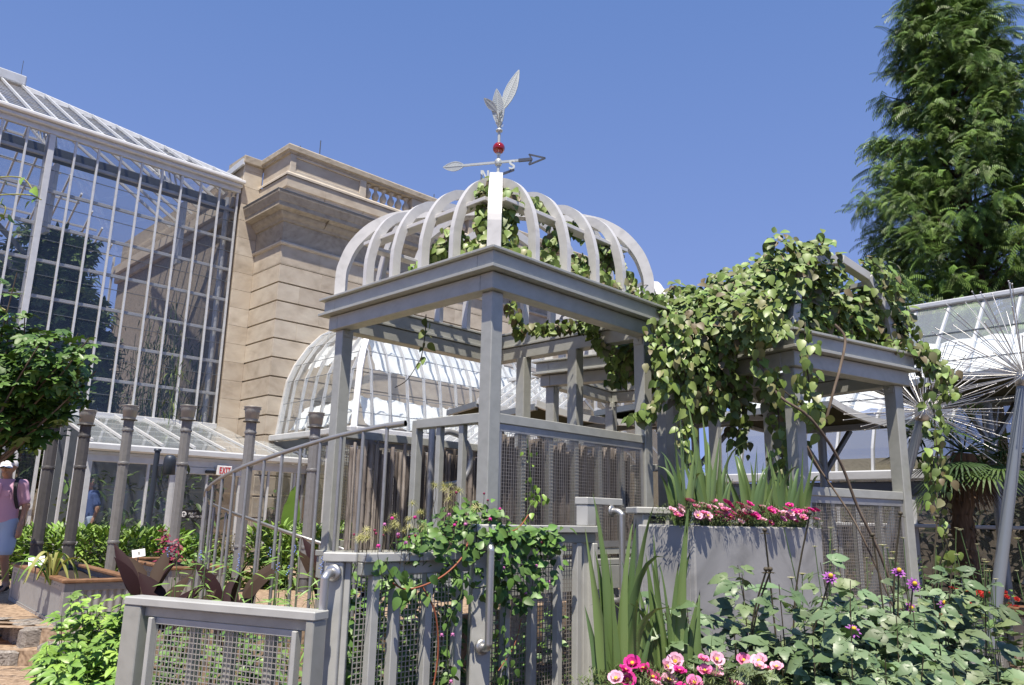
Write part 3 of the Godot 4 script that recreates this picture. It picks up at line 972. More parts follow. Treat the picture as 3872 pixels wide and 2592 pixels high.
func build_curved_glasshouse() -> void:
	var o := thing("curved_glasshouse", "domed glasshouse of curved white ribs and clear panes against the limestone wall", "glasshouse", Vector3.ZERO, deg_to_rad(YB))
	var ud := 9.5
	var vd := 14.54
	var ts := [0.0, 0.09, 0.17, 0.35, 0.68, 1.05, 1.56, 2.3, 3.46]
	# left face ribs at v, right face ribs at u
	for face in 2:
		var count := 8 if face == 0 else 16
		for i in range(1, count):
			var lim := minf(i * 0.505, 3.46)
			var p := PackedVector3Array()
			for t in ts:
				var tt := minf(t, lim)
				p.append(W(ud + tt, dome_y(tt), vd + i * 0.505) if face == 0 else W(ud + i * 0.505, dome_y(tt), vd + tt))
				if t >= lim: break
			if p.size() < 2: continue
			var b := MB.new()
			sweep(b, p, Vector3(0, 0, 1) if face == 0 else Vector3(1, 0, 0), 0.04, 0.07)
			part(b, "rib", M.greenhouse_frame, o)
		for i in count - 1:
			var l0 := minf(i * 0.505, 3.46)
			var l1 := minf((i + 1) * 0.505, 3.46)
			for k in ts.size() - 1:
				var a0: float = minf(ts[k], l0)
				var a1: float = minf(ts[k], l1)
				var b0: float = minf(ts[k + 1], l0)
				var b1: float = minf(ts[k + 1], l1)
				if a1 >= b1: continue
				var s0 := i * 0.505
				var s1 := s0 + 0.505
				var b := MB.new()
				if face == 0: b.quad(W(ud + a1, dome_y(a1), vd + s1), W(ud + a0, dome_y(a0), vd + s0), W(ud + b0, dome_y(b0), vd + s0), W(ud + b1, dome_y(b1), vd + s1))
				else: b.quad(W(ud + s0, dome_y(a0), vd + a0), W(ud + s1, dome_y(a1), vd + a1), W(ud + s1, dome_y(b1), vd + b1), W(ud + s0, dome_y(b0), vd + b0))
				part(b, "pane", M.pane_hazy if k > 3 else M.pane, o)
		# glass laps
		for t in [0.04, 0.09, 0.17, 0.35, 0.68, 1.05, 1.56, 2.3]:
			var b := MB.new()
			if face == 0: b.bar(W(ud + t + 0.01, dome_y(t), vd + t), W(ud + t + 0.01, dome_y(t), 17.98), 0.014, 0.014)
			else: b.bar(W(ud + t, dome_y(t), vd + t + 0.01), W(ud + 7.6, dome_y(t), vd + t + 0.01), 0.014, 0.014)
			part(b, "lap_strip", M.frame_dark, o)
	var p := PackedVector3Array()
	for t in ts: p.append(W(ud + t, dome_y(t) + 0.02, vd + t))
	var b := MB.new()
	sweep(b, p, Vector3(1, 0, 1).normalized(), 0.13, 0.09)
	part(b, "hip_rib", M.white_paint, o)
	p = PackedVector3Array()
	for t in ts: p.append(W(ud + t - 0.02, dome_y(t) + 0.02, 17.96))
	b = MB.new()
	sweep(b, p, Vector3(0, 0, 1), 0.10, 0.12)
	part(b, "wall_rib", M.greenhouse_frame, o)
	b = MB.new()
	b.bar(W(ud - 0.12, 3.39, vd - 0.17), W(ud - 0.12, 3.39, 17.98), 0.16, 0.14, UP, 0.02)
	b.bar(W(ud - 0.04, 3.39, vd - 0.12), W(ud + 7.6, 3.39, vd - 0.12), 0.16, 0.14, UP, 0.02)
	part(b, "gutter", M.greenhouse_frame, o)
	b = MB.new()
	b.bar(W(ud, 3.2, vd - 0.02), W(ud, 3.2, 17.98), 0.1, 0.2); b.bar(W(ud + 0.06, 3.2, vd), W(ud + 7.6, 3.2, vd), 0.1, 0.2)
	part(b, "eaves_beam", M.frame_dark, o)
	# wall below
	for i in 8:
		b = MB.new()
		b.bar(W(ud, 0.46, vd + i * 0.49), W(ud, 3.1, vd + i * 0.49), 0.05, 0.06)
		part(b, "mullion", M.greenhouse_frame, o)
	for i in 15:
		b = MB.new()
		b.bar(W(ud + 0.1 + i * 0.5, 0.3, vd), W(ud + 0.1 + i * 0.5, 3.1, vd), 0.05, 0.06)
		part(b, "mullion", M.greenhouse_frame, o)
		b = MB.new()
		b.quad(W(ud + 0.12 + i * 0.5, 0.4, vd), W(ud + 0.58 + i * 0.5, 0.4, vd), W(ud + 0.58 + i * 0.5, 3.1, vd), W(ud + 0.12 + i * 0.5, 3.1, vd))
		part(b, "lower_pane", M.pane_dusty, o)
	for i in 7:
		b = MB.new()
		b.quad(W(ud, 0.4, vd + 0.47 + i * 0.49), W(ud, 0.4, vd + 0.02 + i * 0.49), W(ud, 3.1, vd + 0.02 + i * 0.49), W(ud, 3.1, vd + 0.47 + i * 0.49))
		part(b, "lower_pane", M.pane_dusty, o)
	# crumpled white shade cloths slung inside, one thing each
	var spots := [[0, 0.9, 3.2, 0.62, 5.25, 5.85, "upper white shade cloth hanging inside the left side of the domed glasshouse"], [0, 0.7, 3.3, 0.3, 3.65, 4.25, "lower white shade cloth hanging inside the left side of the domed glasshouse"], [1, 0.9, 7.3, 0.62, 4.95, 5.75, "upper white shade cloth hanging inside the front of the domed glasshouse"], [1, 0.5, 5.4, 0.3, 3.6, 4.3, "lower white shade cloth hanging inside the front of the domed glasshouse"]]
	for s in spots:
		var rows := []
		for r in 7:
			var line := []
			var f := r / 6.0
			for k in 60:
				var a: float = lerpf(s[1], s[2], k / 59.0)
				var inset: float = s[3] + f * 0.35 + 0.03 * sin(a * 11.0 + r * 1.9) + rnd(-0.02, 0.02)
				var yy: float = lerpf(s[4], s[5], f) - 0.05 * absf(sin(a * PI / 0.505)) * (1.0 if r in [0, 6] else 0.3) + rnd(-0.012, 0.012)
				line.append(W(ud + inset, yy, vd + a) if s[0] == 0 else W(ud + a, yy, vd + inset))
			rows.append(line)
		b = MB.new()
		b.sheet(rows)
		var cl := solo(b, "shade_cloth", M.shade_cloth, s[6], "shade cloth", "shade cloths in the glasshouses")
		cl.rotation.y = deg_to_rad(YB)
	# low gabled glass porch in front of the dome
	o = thing("glass_porch", "low gabled glass roof with white bars in front of the domed glasshouse", "glasshouse", Vector3.ZERO, deg_to_rad(YB))
	for i in 9:
		var v := 10.9 + i * 0.45
		b = MB.new()
		b.bar(W(11.3, 3.05, v), W(14.3, 5.1, v), 0.04, 0.06); b.bar(W(14.3, 5.1, v), W(17.3, 3.05, v), 0.04, 0.06)
		part(b, "rafter", M.greenhouse_frame, o)
		if i < 8:
			for r in 5:
				b = MB.new()
				b.quad(W(11.3 + 0.6 * r, 3.05 + 0.41 * r, v + 0.43), W(11.3 + 0.6 * r, 3.05 + 0.41 * r, v + 0.02), W(11.91 + 0.6 * r, 3.475 + 0.41 * r, v + 0.02), W(11.91 + 0.6 * r, 3.475 + 0.41 * r, v + 0.43))
				part(b, "pane", M.pane_hazy, o)
	b = MB.new()
	b.bar(W(14.3, 5.16, 10.8), W(14.3, 5.16, 14.6), 0.14, 0.1, UP, 0.02)
	part(b, "ridge", M.greenhouse_frame, o)
	b = MB.new()
	b.bar(W(11.25, 3.0, 10.8), W(11.25, 3.0, 14.4), 0.14, 0.14, UP, 0.02)
	part(b, "gutter", M.greenhouse_frame, o)
	for i in 8:
		b = MB.new()
		b.bar(W(11.3, 0.3, 10.9 + i * 0.5), W(11.3, 2.95, 10.9 + i * 0.5), 0.05, 0.06)
		part(b, "mullion", M.greenhouse_frame, o)
	for i in 7:
		b = MB.new()
		b.bar(W(11.4 + i * 0.97, 0.3, 10.9), W(11.4 + i * 0.97, 3.0 + 0.66 * (3.0 - absf(2.9 - i * 0.97)), 10.9), 0.05, 0.06)
		part(b, "mullion", M.greenhouse_frame, o)
	b = MB.new()
	b.quad(W(11.3, 0.3, 10.92), W(17.3, 0.3, 10.92), W(17.3, 3.05, 10.92), W(11.3, 3.05, 10.92))
	b.tri(W(11.3, 3.05, 10.92), W(17.3, 3.05, 10.92), W(14.3, 5.08, 10.92))
	part(b, "front_glass", M.pane_dusty, o)

# ---------------------------------------------------------------- long glasshouse on the far side of the court
func build_court_glasshouse() -> void:
	var o := thing("court_glasshouse", "long glasshouse with curved eaves, whitened roof panes and dusty lower windows behind the palm", "glasshouse", Vector3.ZERO, deg_to_rad(YB))
	var u0 := 13.83
	var prof := [[0.0, 2.52], [0.06, 2.9], [0.2, 3.25], [0.45, 3.55], [0.8, 3.85], [1.5, 4.53], [2.2, 5.2], [3.0, 5.95]]
	var n := 18
	for i in n:
		var v := -2.2 + 0.62 * i
		var p := PackedVector3Array()
		for q in prof: p.append(W(u0 + q[0], q[1], v))
		var b := MB.new()
		sweep(b, p, Vector3(0, 0, 1), 0.045, 0.06)
		part(b, "rib", M.greenhouse_frame, o)
		b = MB.new()
		b.bar(W(u0, 0.0, v), W(u0, 2.38, v), 0.05, 0.06)
		part(b, "mullion", M.greenhouse_frame, o)
		if i < n - 1:
			for k in prof.size() - 1:
				b = MB.new()
				b.quad(W(u0 + prof[k][0], prof[k][1], v + 0.6), W(u0 + prof[k][0], prof[k][1], v + 0.02), W(u0 + prof[k + 1][0], prof[k + 1][1], v + 0.02), W(u0 + prof[k + 1][0], prof[k + 1][1], v + 0.6))
				part(b, "roof_pane", M.pane_hazy if k > 2 else M.pane_dusty, o)
			for h in [[0.1, 0.82], [0.86, 1.56], [1.66, 2.36]]:
				b = MB.new()
				b.quad(W(u0, h[0], v + 0.6), W(u0, h[0], v + 0.02), W(u0, h[1], v + 0.02), W(u0, h[1], v + 0.6))
				part(b, "wall_pane", M.pane_dusty, o)
	for q in [[-0.06, 2.43, 0.16, 0.16, "gutter"], [-0.05, 1.61, 0.2, 0.06, "sill"], [3.0, 6.0, 0.2, 0.1, "ridge"], [0.0, 2.2, 0.08, 0.25, "eaves_beam"]]:
		var b := MB.new()
		b.bar(W(u0 + q[0], q[1], -2.4), W(u0 + q[0], q[1], 8.6), q[2], q[3], UP, 0.02)
		part(b, q[4], M.greenhouse_frame if q[4] != "eaves_beam" else M.frame_dark, o)
	for k in range(3, 7):
		var b := MB.new()
		b.bar(W(u0 + prof[k][0] - 0.02, prof[k][1], -2.2), W(u0 + prof[k][0] - 0.02, prof[k][1], 8.4), 0.02, 0.02)
		part(b, "lap_strip", M.frame_dark, o)
	# back slope and rear wall close the house
	var b := MB.new()
	b.quad(W(u0 + 3.0, 5.95, -2.2), W(u0 + 3.0, 5.95, 8.5), W(u0 + 6.0, 3.2, 8.5), W(u0 + 6.0, 3.2, -2.2))
	part(b, "rear_roof", M.pane_hazy, o)
	b = MB.new()
	b.box(W(u0 + 5.9, 0.0, -2.2), W(u0 + 6.0, 3.2, 8.5))
	part(b, "rear_wall", M.inner_brick, o)
	b = MB.new()
	b.box(W(u0 + 0.1, 0.0, 8.4), W(u0 + 5.9, 2.4, 8.5))
	part(b, "end_wall", M.inner_brick, o)
	var rows := []
	for r in 9:
		var line := []
		for k in 70:
			var f := r / 8.0
			var a := lerpf(-2.0, 8.2, k / 69.0)
			line.append(W(u0 + 0.95 + f * 1.45 + 0.04 * sin(a * 9 + r), 3.72 + f * 1.4 - 0.05 * absf(sin(a * PI / 0.62)) + rnd(-0.015, 0.015), a))
		rows.append(line)
	b = MB.new()
	b.sheet(rows)
	var cl := solo(b, "shade_cloth", M.shade_cloth, "long white shade cloth slung under the roof of the glasshouse behind the palm", "shade cloth", "shade cloths in the glasshouses")
	cl.rotation.y = deg_to_rad(YB)

# ---------------------------------------------------------------- play pavilions
const RIB := [[1.445, 0.0], [1.445, 0.25], [1.42, 0.36], [1.375, 0.48], [1.30, 0.59], [1.20, 0.69], [1.07, 0.765], [0.95, 0.805], [0.6, 0.86], [0.0, 0.89]]

func rib_y(q: float, k: float) -> float:   # q: distance from the centre along the diagonal, k: scale of the cupola
	for i in RIB.size() - 1:
		if q >= RIB[i + 1][0] * k:
			if RIB[i][0] == RIB[i + 1][0]: continue
			return lerpf(RIB[i][1], RIB[i + 1][1], (RIB[i][0] * k - q) / ((RIB[i][0] - RIB[i + 1][0]) * k))
	return 0.89

func mesh_panel(mb: MB, a: Vector3, b: Vector3, h: float, nrm: Vector3, step := 0.0266, r := 0.0034) -> void:   # woven wire between a and b, h high
	var d := b - a
	var l := d.length()
	d /= l
	var k := 0
	while k * step < l:
		var p := a + d * (k * step)
		mb.bar(p + nrm * 0.0016, p + UP * h + nrm * 0.0016, r, r, nrm)
		k += 1
	k = 0
	while k * step < h:
		mb.bar(a + UP * (k * step) - nrm * 0.0016, b + UP * (k * step) - nrm * 0.0016, r, r, nrm)
		k += 1

func bamboo_meshes() -> Array:
	if not shared.has("bamboo"):
		var list := []
		for k in 4:
			var b := MB.new()
			var prof := [[0.0, 0.0], [1.0, 0.0]]
			var y := 0.10 + 0.05 * k
			while y < 0.96:
				prof.append([1.0, y - 0.012]); prof.append([1.16, y]); prof.append([1.0, y + 0.014])
				y += 0.17 + 0.025 * ((k * 7 + int(y * 30)) % 4)
			prof.append([0.98, 1.0]); prof.append([0.0, 1.0])
			b.lathe(Vector3.ZERO, UP, prof, 8)
			list.append(b.mesh())
		shared["bamboo"] = list
	return shared["bamboo"]

func bamboo_screen(o: Node3D, a: Vector3, b: Vector3, y0: float, y1: float) -> void:
	var ms := bamboo_meshes()
	var mats := [M.bamboo, M.bamboo, M.bamboo_pale, M.bamboo_dark]
	var l := a.distance_to(b)
	var d := (b - a) / l
	var s := 0.0
	var k := 0
	while s < l - 0.02:
		var r: float = [0.013, 0.018, 0.015, 0.036, 0.014, 0.02, 0.028][rng.randi() % 7]
		var p := a + d * (s + r)
		var h := y1 - y0 - rng.randf() * (0.02 if r > 0.025 else 0.12)
		var lean := Basis(Vector3(1, 0, 0.3).normalized(), rnd(-0.01, 0.01))
		place(ms[k % 4], "bamboo_culm", mats[rng.randi() % 4], o, Transform3D(lean * Basis.from_scale(Vector3(r, h, r)), Vector3(p.x, y0, p.z) + Vector3(rnd(-0.006, 0.006), 0, rnd(-0.006, 0.006))))
		s += r * 2.0 + (rnd(0.0, 0.006) if rng.randf() < 0.85 else 0.02)
		k += 1

# frame with posts, beams and cornice; local x and -z run along the two front sides from the front corner
func pavilion(called: String, label: String, corner: Vector3, turn: float, L: float, top: float, deck: float, ground: float, roof: String) -> Node3D:
	var o := thing(called, label, "pavilion", Vector3(corner.x, 0, corner.z), deg_to_rad(turn), "grey metal play pavilions")
	var b: MB
	# posts
	var c := 0.19
	for p in [[c, c], [L - c, c], [c, L - c], [L - c, L - c]]:
		b = MB.new()
		b.box(Vector3(p[0] - 0.06, ground, -p[1] - 0.06), Vector3(p[0] + 0.06, top - 0.312, -p[1] + 0.06), 0.006)
		part(b, "post", M.galv, o)
	# beams under the cornice: two run through, two butt between them
	var b0 := top - 0.311
	var b1 := top - 0.178
	for k in 2:
		var z := 0.08 if k == 0 else L - 0.22
		b = MB.new()
		b.box(Vector3(0.08, b0, -z - 0.14), Vector3(L - 0.08, b1, -z), 0.004)
		part(b, "beam", M.galv, o)
		b = MB.new()
		b.box(Vector3(z, b0 + 0.001, -L + 0.222), Vector3(z + 0.14, b1 - 0.001, -0.222), 0.004)
		part(b, "beam", M.galv, o)
	# cornice: lip, web and cap on each side
	for k in 2:
		for s in 2:
			var n0 := 0.0 if k == 0 else L - 0.24
			for lay in [[top - 0.172, top - 0.146, 0.0, 0.24, "cornice_lip"], [top - 0.144, top - 0.026, 0.042, 0.218, "cornice_web"], [top - 0.022, top, 0.0, 0.24, "cornice_cap"]]:
				b = MB.new()
				var i0: float = n0 + (lay[2] if k == 0 else 0.24 - lay[3])
				var i1: float = n0 + (lay[3] if k == 0 else 0.24 - lay[2])
				if s == 0: b.box(Vector3(lay[2], lay[0], -i1), Vector3(L - lay[2], lay[1], -i0), 0.003)
				else: b.box(Vector3(i0, lay[0] + 0.0005, -L + lay[3] + 0.002), Vector3(i1, lay[1] - 0.0005, -lay[3] - 0.002), 0.003)
				part(b, lay[4], M.galv, o)
	# bolts and corner cleats under the beams
	for p in [[c, c], [L - c, c], [c, L - c], [L - c, L - c]]:
		b = MB.new()
		var sx := 1.0 if p[0] < L / 2 else -1.0
		var sz := -1.0 if p[1] < L / 2 else 1.0
		b.box(Vector3(p[0] + sx * 0.062, top - 0.38, -p[1] - 0.045), Vector3(p[0] + sx * 0.07, top - 0.313, -p[1] + 0.045))
		b.lathe(Vector3(p[0] + sx * 0.07, top - 0.345, -p[1]), Vector3(sx, 0, 0), [[0.0, 0.008], [0.011, 0.008], [0.012, 0.0]], 8)
		b.box(Vector3(p[0] - 0.045, top - 0.38, -p[1] + sz * 0.062), Vector3(p[0] + 0.045, top - 0.313, -p[1] + sz * 0.07))
		b.lathe(Vector3(p[0], top - 0.345, -p[1] + sz * 0.07), Vector3(0, 0, sz), [[0.0, 0.008], [0.011, 0.008], [0.012, 0.0]], 8)
		part(b, "cleat", M.galv, o)
	# deck
	b = MB.new()
	b.box(Vector3(0.1, deck - 0.05, -L + 0.1), Vector3(L - 0.1, deck, -0.1), 0.005)
	part(b, "deck", M.galv, o)
	b = MB.new()
	b.box(Vector3(0.12, deck - 0.24, -0.16), Vector3(L - 0.12, deck - 0.052, -0.1), 0.004)
	b.box(Vector3(0.1, deck - 0.24, -L + 0.165), Vector3(0.16, deck - 0.052, -0.165), 0.004)
	b.box(Vector3(0.12, deck - 0.24, -L + 0.1), Vector3(L - 0.12, deck - 0.052, -L + 0.16), 0.004)
	part(b, "deck_fascia", M.galv, o)
	# roof frame
	if roof == "cupola":
		var k := (L / 2 - 0.18) / 1.022
		var R := L / 2
		var ctr := Vector3(R, 0, -R)
		for d in [Vector3(-1, 0, 1), Vector3(1, 0, 1), Vector3(-1, 0, -1), Vector3(1, 0, -1)]:
			var dir: Vector3 = d.normalized()
			var p := PackedVector3Array()
			for q in RIB: p.append(ctr + dir * (maxf(q[0] * k, 0.06)) + UP * (top + q[1]))
			b = MB.new()
			sweep(b, smooth_path(Array(p), 3), dir.cross(UP), 0.11, 0.10)
			part(b, "hip_rib", M.cupola_white, o)
		for side in 4:
			var nrm: Vector3 = [Vector3(-1, 0, 0), Vector3(0, 0, 1), Vector3(1, 0, 0), Vector3(0, 0, -1)][side]
			var along := nrm.cross(UP)
			for i in 4:
				var a := (i - 1.5) * (L - 0.4) / 5.0
				var p := PackedVector3Array()
				var lim := absf(a) * 1.414
				for q in RIB:
					if q[0] * k > lim + 0.05: p.append(ctr + nrm * (q[0] * k / 1.414) + along * a + UP * (top + q[1]))
				var ql := maxf(lim, 0.05)
				p.append(ctr + nrm * (ql / 1.414) + along * a + UP * (top + rib_y(ql, k)))
				b = MB.new()
				sweep(b, smooth_path(Array(p), 3), along, 0.05, 0.085)
				part(b, "rib", M.cupola_white, o)
			var q1 := 1.30 * k
			var h := q1 / 1.414
			b = MB.new()
			var e0 := ctr + nrm * (h - 0.005) + along * (h - 0.07) + UP * (top + 0.545)
			var e1 := ctr + nrm * (h - 0.005) - along * (h - 0.07) + UP * (top + 0.545)
			b.bar(e0, e1, 0.12, 0.035, UP, 0.004)
			part(b, "purlin", M.cupola_white, o)
		b = MB.new()
		b.lathe(ctr + UP * (top + 0.78), UP, [[0.0, 0.0], [0.14, 0.0], [0.14, 0.12], [0.06, 0.13], [0.0, 0.13]], 12)
		part(b, "crown_ring", M.cupola_white, o)
	else:   # barn-shaped frames joined by purlins
		var prof := [[0.16, 0.0], [0.26, 0.42], [0.52, 0.72], [L / 2, 0.82], [L - 0.52, 0.72], [L - 0.26, 0.42], [L - 0.16, 0.0]]
		for f in 3:
			var z := -0.16 - f * (L - 0.32) / 2.0
			var p := PackedVector3Array()
			for q in prof: p.append(Vector3(q[0], top + q[1], z))
			b = MB.new()
			for i in p.size() - 1: b.bar(p[i], p[i + 1], 0.09, 0.085, UP if absf(p[i + 1].x - p[i].x) > 0.15 else Vector3(0, 0, 1), 0.004)
			part(b, "roof_frame", M.galv_light, o)
		for i in [1, 2, 3, 4, 5]:
			b = MB.new()
			b.bar(Vector3(prof[i][0], top + prof[i][1] - 0.06, -0.2), Vector3(prof[i][0], top + prof[i][1] - 0.06, -L + 0.2), 0.05, 0.04)
			part(b, "purlin", M.galv_light, o)
	return o

func rail_side(o: Node3D, a: Vector3, b: Vector3, top: float, deck: float, nrm: Vector3, pickets: Array, wire: bool) -> void:
	var m := MB.new()
	m.bar(Vector3(a.x, top - 0.0375, a.z), Vector3(b.x, top - 0.0375, b.z), 0.10, 0.075, UP, 0.005)
	part(m, "top_rail", M.galv, o)
	m = MB.new()
	m.bar(Vector3(a.x, deck + 0.06, a.z), Vector3(b.x, deck + 0.06, b.z), 0.06, 0.05, UP, 0.004)
	part(m, "bottom_rail", M.galv, o)
	var d := (b - a).normalized()
	if wire:
		m = MB.new()
		var in0 := nrm * 0.03
		m.bar(Vector3(a.x, top - 0.105, a.z) + in0, Vector3(b.x, top - 0.105, b.z) + in0, 0.012, 0.055, UP)
		m.bar(Vector3(a.x, deck + 0.12, a.z) + in0, Vector3(b.x, deck + 0.12, b.z) + in0, 0.012, 0.05, UP)
		m.bar(Vector3(a.x, deck + 0.146, a.z) + in0 + d * 0.02, Vector3(a.x, top - 0.134, a.z) + in0 + d * 0.02, 0.012, 0.04, d)
		m.bar(Vector3(b.x, deck + 0.146, b.z) + in0 - d * 0.02, Vector3(b.x, top - 0.134, b.z) + in0 - d * 0.02, 0.012, 0.04, d)
		part(m, "panel_frame", M.rail_steel, o)
		m = MB.new()
		mesh_panel(m, Vector3(a.x, deck + 0.15, a.z) + in0 + d * 0.05, Vector3(b.x, deck + 0.15, b.z) + in0 - d * 0.045, top - deck - 0.29, nrm)
		part(m, "wire_mesh", M.wire, o).set_meta("kind", "stuff")
	for t in pickets:
		m = MB.new()
		var p := a.lerp(b, t)
		m.box(Vector3(p.x - 0.026, deck + 0.085, p.z - 0.026), Vector3(p.x + 0.026, top - 0.076, p.z + 0.026), 0.004)
		part(m, "picket", M.galv, o)

func build_pavilions() -> void:
	# the pavilion with the weather vane
	var P := Vector3(-0.156, 0, -5.6)
	var o := pavilion("play_pavilion", "grey metal play pavilion with open white cupola ribs, raised deck and wire mesh rails", P, YG, 2.4, 3.62, 1.28, 0.0, "cupola")
	var L := 2.4
	var c := 0.19
	var rt := 2.37
	rail_side(o, Vector3(c + 0.062, 0, -c), Vector3(L - c - 0.062, 0, -c), rt, 1.28, Vector3(0, 0, 1), [0.16, 0.33, 0.5, 0.67, 0.84], true)
	bamboo_screen(o, Vector3(c + 0.08, 0, -c - 0.12), Vector3(L - c - 0.08, 0, -c - 0.12), 1.285, 2.24)
	rail_side(o, Vector3(c, 0, -c - 0.062), Vector3(c, 0, -1.0), rt, 1.28, Vector3(-1, 0, 0), [0.3, 0.66], false)
	var b := MB.new()
	b.box(Vector3(c - 0.035, 1.281, -1.07), Vector3(c + 0.035, rt - 0.002, -1.001), 0.005)
	part(b, "end_post", M.galv, o)
	rail_side(o, Vector3(c + 0.062, 0, -L + c), Vector3(L - c - 0.062, 0, -L + c), rt, 1.28, Vector3(0, 0, -1), [], true)
	bamboo_screen(o, Vector3(c + 0.08, 0, -L + c + 0.10), Vector3(L - c - 0.08, 0, -L + c + 0.10), 1.285, 2.29)
	rail_side(o, Vector3(L - c, 0, -c - 0.062), Vector3(L - c, 0, -L + c + 0.062), rt, 1.28, Vector3(1, 0, 0), [], true)
	bamboo_screen(o, Vector3(L - c - 0.1, 0, -c - 0.1), Vector3(L - c - 0.1, 0, -L + c + 0.1), 1.285, 2.27)
	for t in [1.02, 1.75]:
		b = MB.new()
		b.box(Vector3(L - c - 0.06, 0.0, -t - 0.06), Vector3(L - c + 0.06, 3.308, -t + 0.06), 0.006)
		part(b, "post", M.galv, o)
	# a looped grab bar inside the back rail
	b = MB.new()
	b.tube(smooth_path([Vector3(0.95, 1.29, -1.75), Vector3(0.95, 2.25, -1.75), Vector3(0.95, 2.42, -1.75)], 4), 0.035, 10)
	b.tube(smooth_path([Vector3(0.98, 2.33, -1.73), Vector3(1.1, 2.4, -1.71), Vector3(1.27, 2.36, -1.68), Vector3(1.36, 2.22, -1.66), Vector3(1.36, 2.06, -1.66), Vector3(1.27, 1.93, -1.68), Vector3(1.1, 1.89, -1.71), Vector3(0.98, 1.89, -1.73)], 5), 0.03, 10)
	part(b, "looped_rail", M.rail_steel, o)
	# second pavilion under the vine, third one behind
	o = pavilion("play_pavilion", "grey metal play pavilion smothered in a leafy vine, in front of the palm", Vector3(2.384, 0, -6.4), 32.0, 1.85, 3.229, 0.85, 0.0, "barn")
	var c2 := 0.19
	rail_side(o, Vector3(c2 + 0.062, 0, -c2), Vector3(1.85 - c2 - 0.062, 0, -c2), 1.91, 0.85, Vector3(0, 0, 1), [0.25, 0.5, 0.75], true)
	rail_side(o, Vector3(1.85 - c2, 0, -c2 - 0.062), Vector3(1.85 - c2, 0, -1.85 + c2 + 0.062), 1.91, 0.85, Vector3(1, 0, 0), [0.33, 0.66], true)
	rail_side(o, Vector3(c2, 0, -c2 - 0.062), Vector3(c2, 0, -1.85 + c2 + 0.062), 1.91, 0.85, Vector3(-1, 0, 0), [0.33, 0.66], true)
	o = pavilion("play_pavilion", "grey metal play pavilion with white cupola ribs, half hidden behind the vane pavilion", Vector3(1.735, 0, -8.31), 53.8, 1.85, 3.48, 1.15, 0.0, "cupola")
	rail_side(o, Vector3(c2, 0, -c2 - 0.062), Vector3(c2, 0, -1.85 + c2 + 0.062), 2.2, 1.15, Vector3(-1, 0, 0), [0.2, 0.4, 0.6, 0.8], false)
	build_vane(Vector3(-0.156, 0, -5.6) + Basis(UP, deg_to_rad(YG)) * Vector3(1.2, 0, -1.2))

func leaf_blade(mb: MB, at: Vector3, dir: Vector3, side: Vector3, l: float, w: float, thick: float, veins: int) -> void:
	# a cast metal leaf: outline extruded a little, raised midrib, rim and veins
	dir = dir.normalized()
	side = (side - dir * side.dot(dir)).normalized()
	var nn := dir.cross(side)
	var sh := [[0.0, 0.06], [0.1, 0.45], [0.25, 0.8], [0.42, 1.0], [0.6, 0.92], [0.78, 0.62], [0.92, 0.26], [1.0, 0.0]]
	for i in sh.size() - 1:
		var a0: Vector3 = at + dir * (sh[i][0] * l)
		var a1: Vector3 = at + dir * (sh[i + 1][0] * l)
		var w0: float = sh[i][1] * w / 2
		var w1: float = sh[i + 1][1] * w / 2
		for s in [-1.0, 1.0]:
			var k: float = s
			for z in [-1.0, 1.0]:
				var t: Vector3 = nn * (thick * z)
				mb.quad(a0 + t, a0 + side * (w0 * k) + t, a1 + side * (w1 * k) + t, a1 + t)
			mb.quad(a0 + side * (w0 * k) - nn * thick, a0 + side * (w0 * k) + nn * thick, a1 + side * (w1 * k) + nn * thick, a1 + side * (w1 * k) - nn * thick)
			mb.bar(a0 + side * (w0 * k), a1 + side * (w1 * k), 0.008, thick * 4.0, nn)
	mb.bar(at - dir * 0.02, at + dir * l * 0.97, 0.009, thick * 5.0, nn)
	for i in veins:
		var f := (i + 1.0) / (veins + 2.0)
		var ww := sin(PI * minf(f * 1.05 + 0.05, 1.0)) * w * 0.42
		for s in [-1.0, 1.0]:
			var sd: float = s
			mb.bar(at + dir * (f * l), at + dir * (f * l + ww * 0.5) + side * (sd * ww), 0.005, thick * 3.4, nn)

